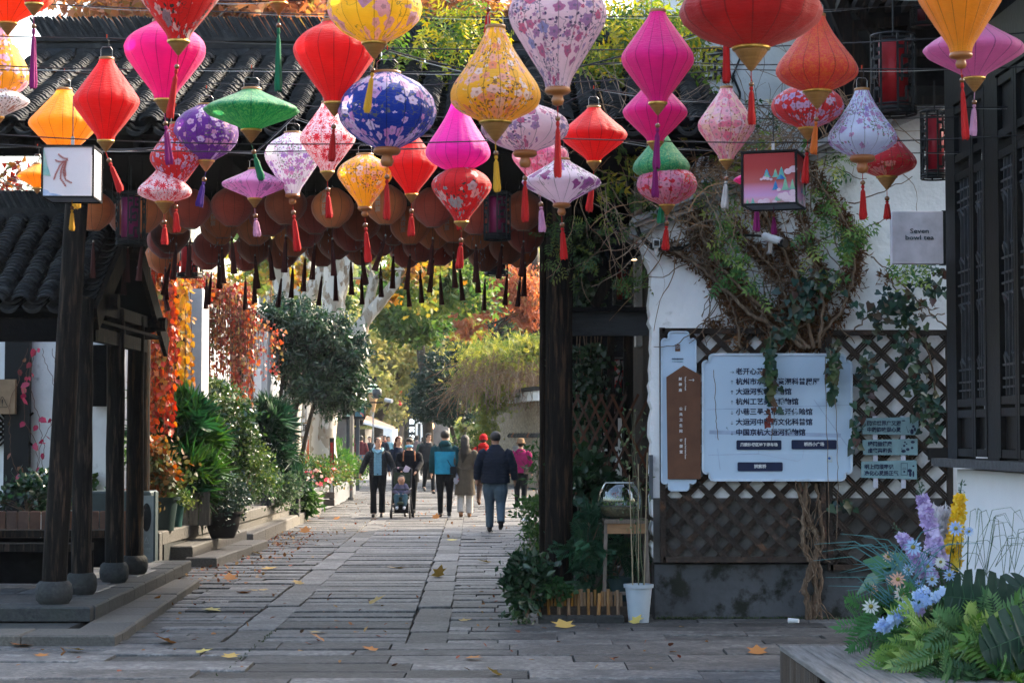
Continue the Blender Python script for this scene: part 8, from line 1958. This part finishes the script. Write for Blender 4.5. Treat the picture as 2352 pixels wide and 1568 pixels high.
# 4 man in teal jacket from behind
tealj=cloth('teal_light',(.03,.27,.42)); teald=cloth('teal_dark',(.012,.055,.065))
def yoke(c): return c.z<1.30 and abs(c.x)<.205
t,A,hc,Rh=person('man seen from behind in a dark green and bright blue hooded jacket',1022,1187,1.76,math.pi,[teald,tealj],blk,M('shoe_dark',(.02,.02,.022),bump=0),hair='man',stride=.04,lead=1,fat=1.1,top_w=1.12,hood=True,coat_len=.05,open_=yoke,sole=M('sole_white',(.5,.5,.5),bump=0))
link('shoulder_strap',MB().tube([V(.12,.10,1.44),V(.02,.13,1.25),V(-.14,.13,.98)],.008,6).mesh('s'),black_m,t); link('shoulder_bag',MB().bbox((-.17,.14,.93),(.13,.06,.15),.02).mesh('b'),nylon,t)
bg_=thing('plastic_bag','translucent white plastic shopping bag with red print held at his side','bag',V(t.location.x+.27,t.location.y-.03,.66)); m=MB(); m.lathe([(.03,0),(.08,.02),(.10,.08),(.09,.15),(.05,.22),(.02,.28),(.015,.33)],14,sy=.7,wob=lambda k,n,z:1+.12*math.sin(k*2.4+z*20)); m.build('film',M('bag_film',(.55,.58,.68),(.4,.42,.55),rough=.3,scale=14,bump=.6,transl=.4),bg_); MB().ball((.0,-.06,.09),.03,8,6,(1.2,.3,1)).build('red_print',M('bag_red',(.6,.05,.1),bump=0),bg_)
# 5 woman in trench coat
tren=cloth('trench',(.105,.085,.062)); cream=cloth('cream_trouser',(.50,.48,.45))
t,A,hc,Rh=person('woman with long black hair in a taupe trench coat and cream trousers seen from behind',1068,1187,1.66,math.pi,tren,cream,M('fluffy_tan',(.34,.17,.08),rough=1,bump=1,bscale=80),hair='long',stride=.05,lead=-1,coat_len=.44,fat=1.0,top_w=1.08,flare=.02,trwide=1.15)
link('belt',MB().tube([V(.16,.05,1.06),V(.06,.125,1.0),V(-.06,.125,.99),V(-.17,.05,1.07)],.018,8).mesh('b'),tren,t); link('handbag',MB().bbox((.24,.02,.90),(.09,.16,.14),.02).mesh('h'),M('black_leather',(.02,.02,.022),rough=.35,bump=.1),t); link('bag_chain',MB().tube([V(.13,.05,1.44),V(.20,.06,1.2),V(.24,.03,.97)],.006,5).mesh('c'),gold,t)
# 6 person in red coat and red hat
t,A,hc,Rh=person('person in bright red hooded coat and red knitted hat half hidden behind the navy-jacketed man',1110,1164,1.68,math.pi-.1,cloth('red_coat',(.55,.015,.015)),cloth('brown_trouser',(.05,.03,.022)),M('boot_brown',(.12,.05,.02),bump=.1),hair='beanie',stride=.22,lead=-1,coat_len=.12,hood=True,fat=1.05)
m=MB(); m.ball(hc+V(0,.015,.045),.095,14,9,(1,1.08,.95)); m.torus(hc+V(0,.012,.005),.092,.018,18,7); link('knitted_hat',m.mesh('k',True),cloth('red_knit',(.50,.01,.015)),t)
link('backpack_strap',MB().tube([V(.13,.08,1.45),V(.14,.13,1.3),V(.15,.11,1.1)],.015,6).mesh('s'),black_m,t)
# 7 man in navy quilted jacket
t,A,hc,Rh=person('elderly man in a navy quilted down jacket and grey-blue sweatpants walking away',1138,1222,1.72,math.pi+.05,navyp,cloth('grey_blue',(.085,.13,.17)),M('black_slipper',(.008,.008,.009),bump=0),hair='man',stride=.20,lead=1,puff=True,fat=1.22,top_w=1.16,coat_len=.06,trwide=1.25,collar=.03,hairmat=M('greying_hair',(.045,.042,.04),(.015,.014,.014),rough=.6,scale=25,bump=.4),
  arms=[(V(-.30,.02,1.13),V(-.33,-.04,.90)),(V(.30,.02,1.13),V(.32,-.02,.90))])
# 8 woman in magenta
t,A,hc,Rh=person('woman in a magenta fleece jacket and tan hat with a patterned shoulder bag walking away',1196,1166,1.58,math.pi-.1,cloth('magenta_fleece',(.26,.008,.085),bs=60),blk,M('sneaker_grey',(.3,.3,.3),bump=0),hair='hat',stride=.05,lead=1,fat=1.12,top_w=1.05,coat_len=.03,trwide=1.15)
hatm=cloth('tan_hat',(.22,.13,.07)); m=MB(); m.lathe([(.135,-.005),(.10,.02),(.092,.03),(.088,.10),(.06,.125),(.01,.13)],20,hc+V(0,.01,.01)); m.lathe([(.09,.018),(.135,-.008),(.137,-.012),(.088,.010)],20,hc+V(0,.01,.01),caps=False); link('brimmed_hat',m.mesh('h',True),hatm,t)
link('shoulder_bag',MB().bbox((-.20,.10,.93),(.22,.10,.17),.03).mesh('b'),M('bag_pattern',(.16,.11,.07),(.03,.025,.02),scale=30,bump=.2,contrast=(.45,.55)),t); link('bag_strap',MB().tube([V(.12,.10,1.42),V(-.02,.13,1.2),V(-.18,.12,1.0)],.007,5).mesh('s'),black_m,t)
# 9 woman half hidden behind the masked one
t,A,hc,Rh=person('woman with long reddish-brown hair half hidden behind the masked woman',915,1168,1.64,.5,cloth('navy_coat',(.012,.018,.035)),blk,M('black_shoe',(.01,.01,.011)),hair='long',stride=.1,coat_len=.1,hairmat=M('brown_hair',(.10,.03,.015),(.05,.015,.01),rough=.5,bump=.3),detail=False)
# far walkers
fark='walkers far down the lane'
def fartone(n_,c): return cloth('far_'+n_,c)
for (x,y,H,rz,tc_,pc,hr,lab) in ((829,1094,1.66,math.pi,(.10,.02,.025),(.10,.16,.22),'bob','distant person in a maroon top and blue jeans by the shops'),(849,1092,1.62,0,(.02,.025,.03),(.02,.02,.02),'short','distant person in dark coat by the flower stand'),
    (876,1104,1.70,0,(.03,.035,.045),(.02,.02,.025),'short','distant man in a black vest over white sleeves holding a cup'),(892,1082,1.62,0,(.16,.35,.42),(.05,.06,.1),'short','distant person in a light blue top'),
    (943,1076,1.64,math.pi,(.02,.20,.10),(.05,.05,.05),'short','distant person in a green striped top walking away'),(957,1084,1.66,math.pi,(.16,.12,.12),(.04,.04,.045),'bob','distant person in a taupe jacket walking away'),
    (972,1092,1.60,math.pi,(.015,.06,.035),(.03,.03,.03),'bob','distant woman in a dark green coat'),(978,1072,1.72,math.pi,(.06,.065,.07),(.03,.03,.03),'short','distant man in a grey hooded top'),(1130,1072,1.68,0,(.12,.14,.18),(.03,.03,.04),'short','distant person with a white cap near the end of the lane'),
    (866,1072,1.68,0,(.35,.33,.3),(.03,.03,.04),'short','distant person in a pale top among the far crowd'),(884,1066,1.66,0,(.25,.08,.05),(.03,.03,.04),'bob','distant person with an orange-red cap'),(836,1072,1.62,0,(.05,.05,.06),(.02,.02,.03),'short','distant small figure beside the pink lamp')):
    t,A,hc,Rh=person(lab,x,y,H,rz,cloth('f%d'%x,tc_),cloth('g%d'%x,pc),M('black_shoe',(.01,.01,.011)),hair=hr,stride=.14,vox=.022,detail=False,fat=1.1); t['group']=fark
    if x==876: link('white_sleeve',MB().tube([V(-.2,0,1.38),V(-.27,.0,1.13),V(-.2,-.15,1.05)],.07,8,roundcap=True).mesh('w'),plaster,t); link('cup',MB().tube([V(-.16,-.22,1.03),V(-.16,-.22,1.14)],.04,8).mesh('c'),whitep,t)
# air
hz=bpy.data.materials.new('haze_air'); hz.use_nodes=True; n=hz.node_tree; n.nodes.clear(); o=n.nodes.new('ShaderNodeOutputMaterial')
HAZE=.0002
pv=n.nodes.new('ShaderNodeVolumePrincipled'); pv.inputs['Color'].default_value=(.86,.92,1,1); pv.inputs['Density'].default_value=HAZE; pv.inputs['Anisotropy'].default_value=.3; n.links.new(pv.outputs[0],o.inputs['Volume'])
m=MB().box((0,125,17.5),(190,290,37)); h_=m.build('haze',hz); tag(h_,'thin pale haze filling the street','haze',kind='stuff')
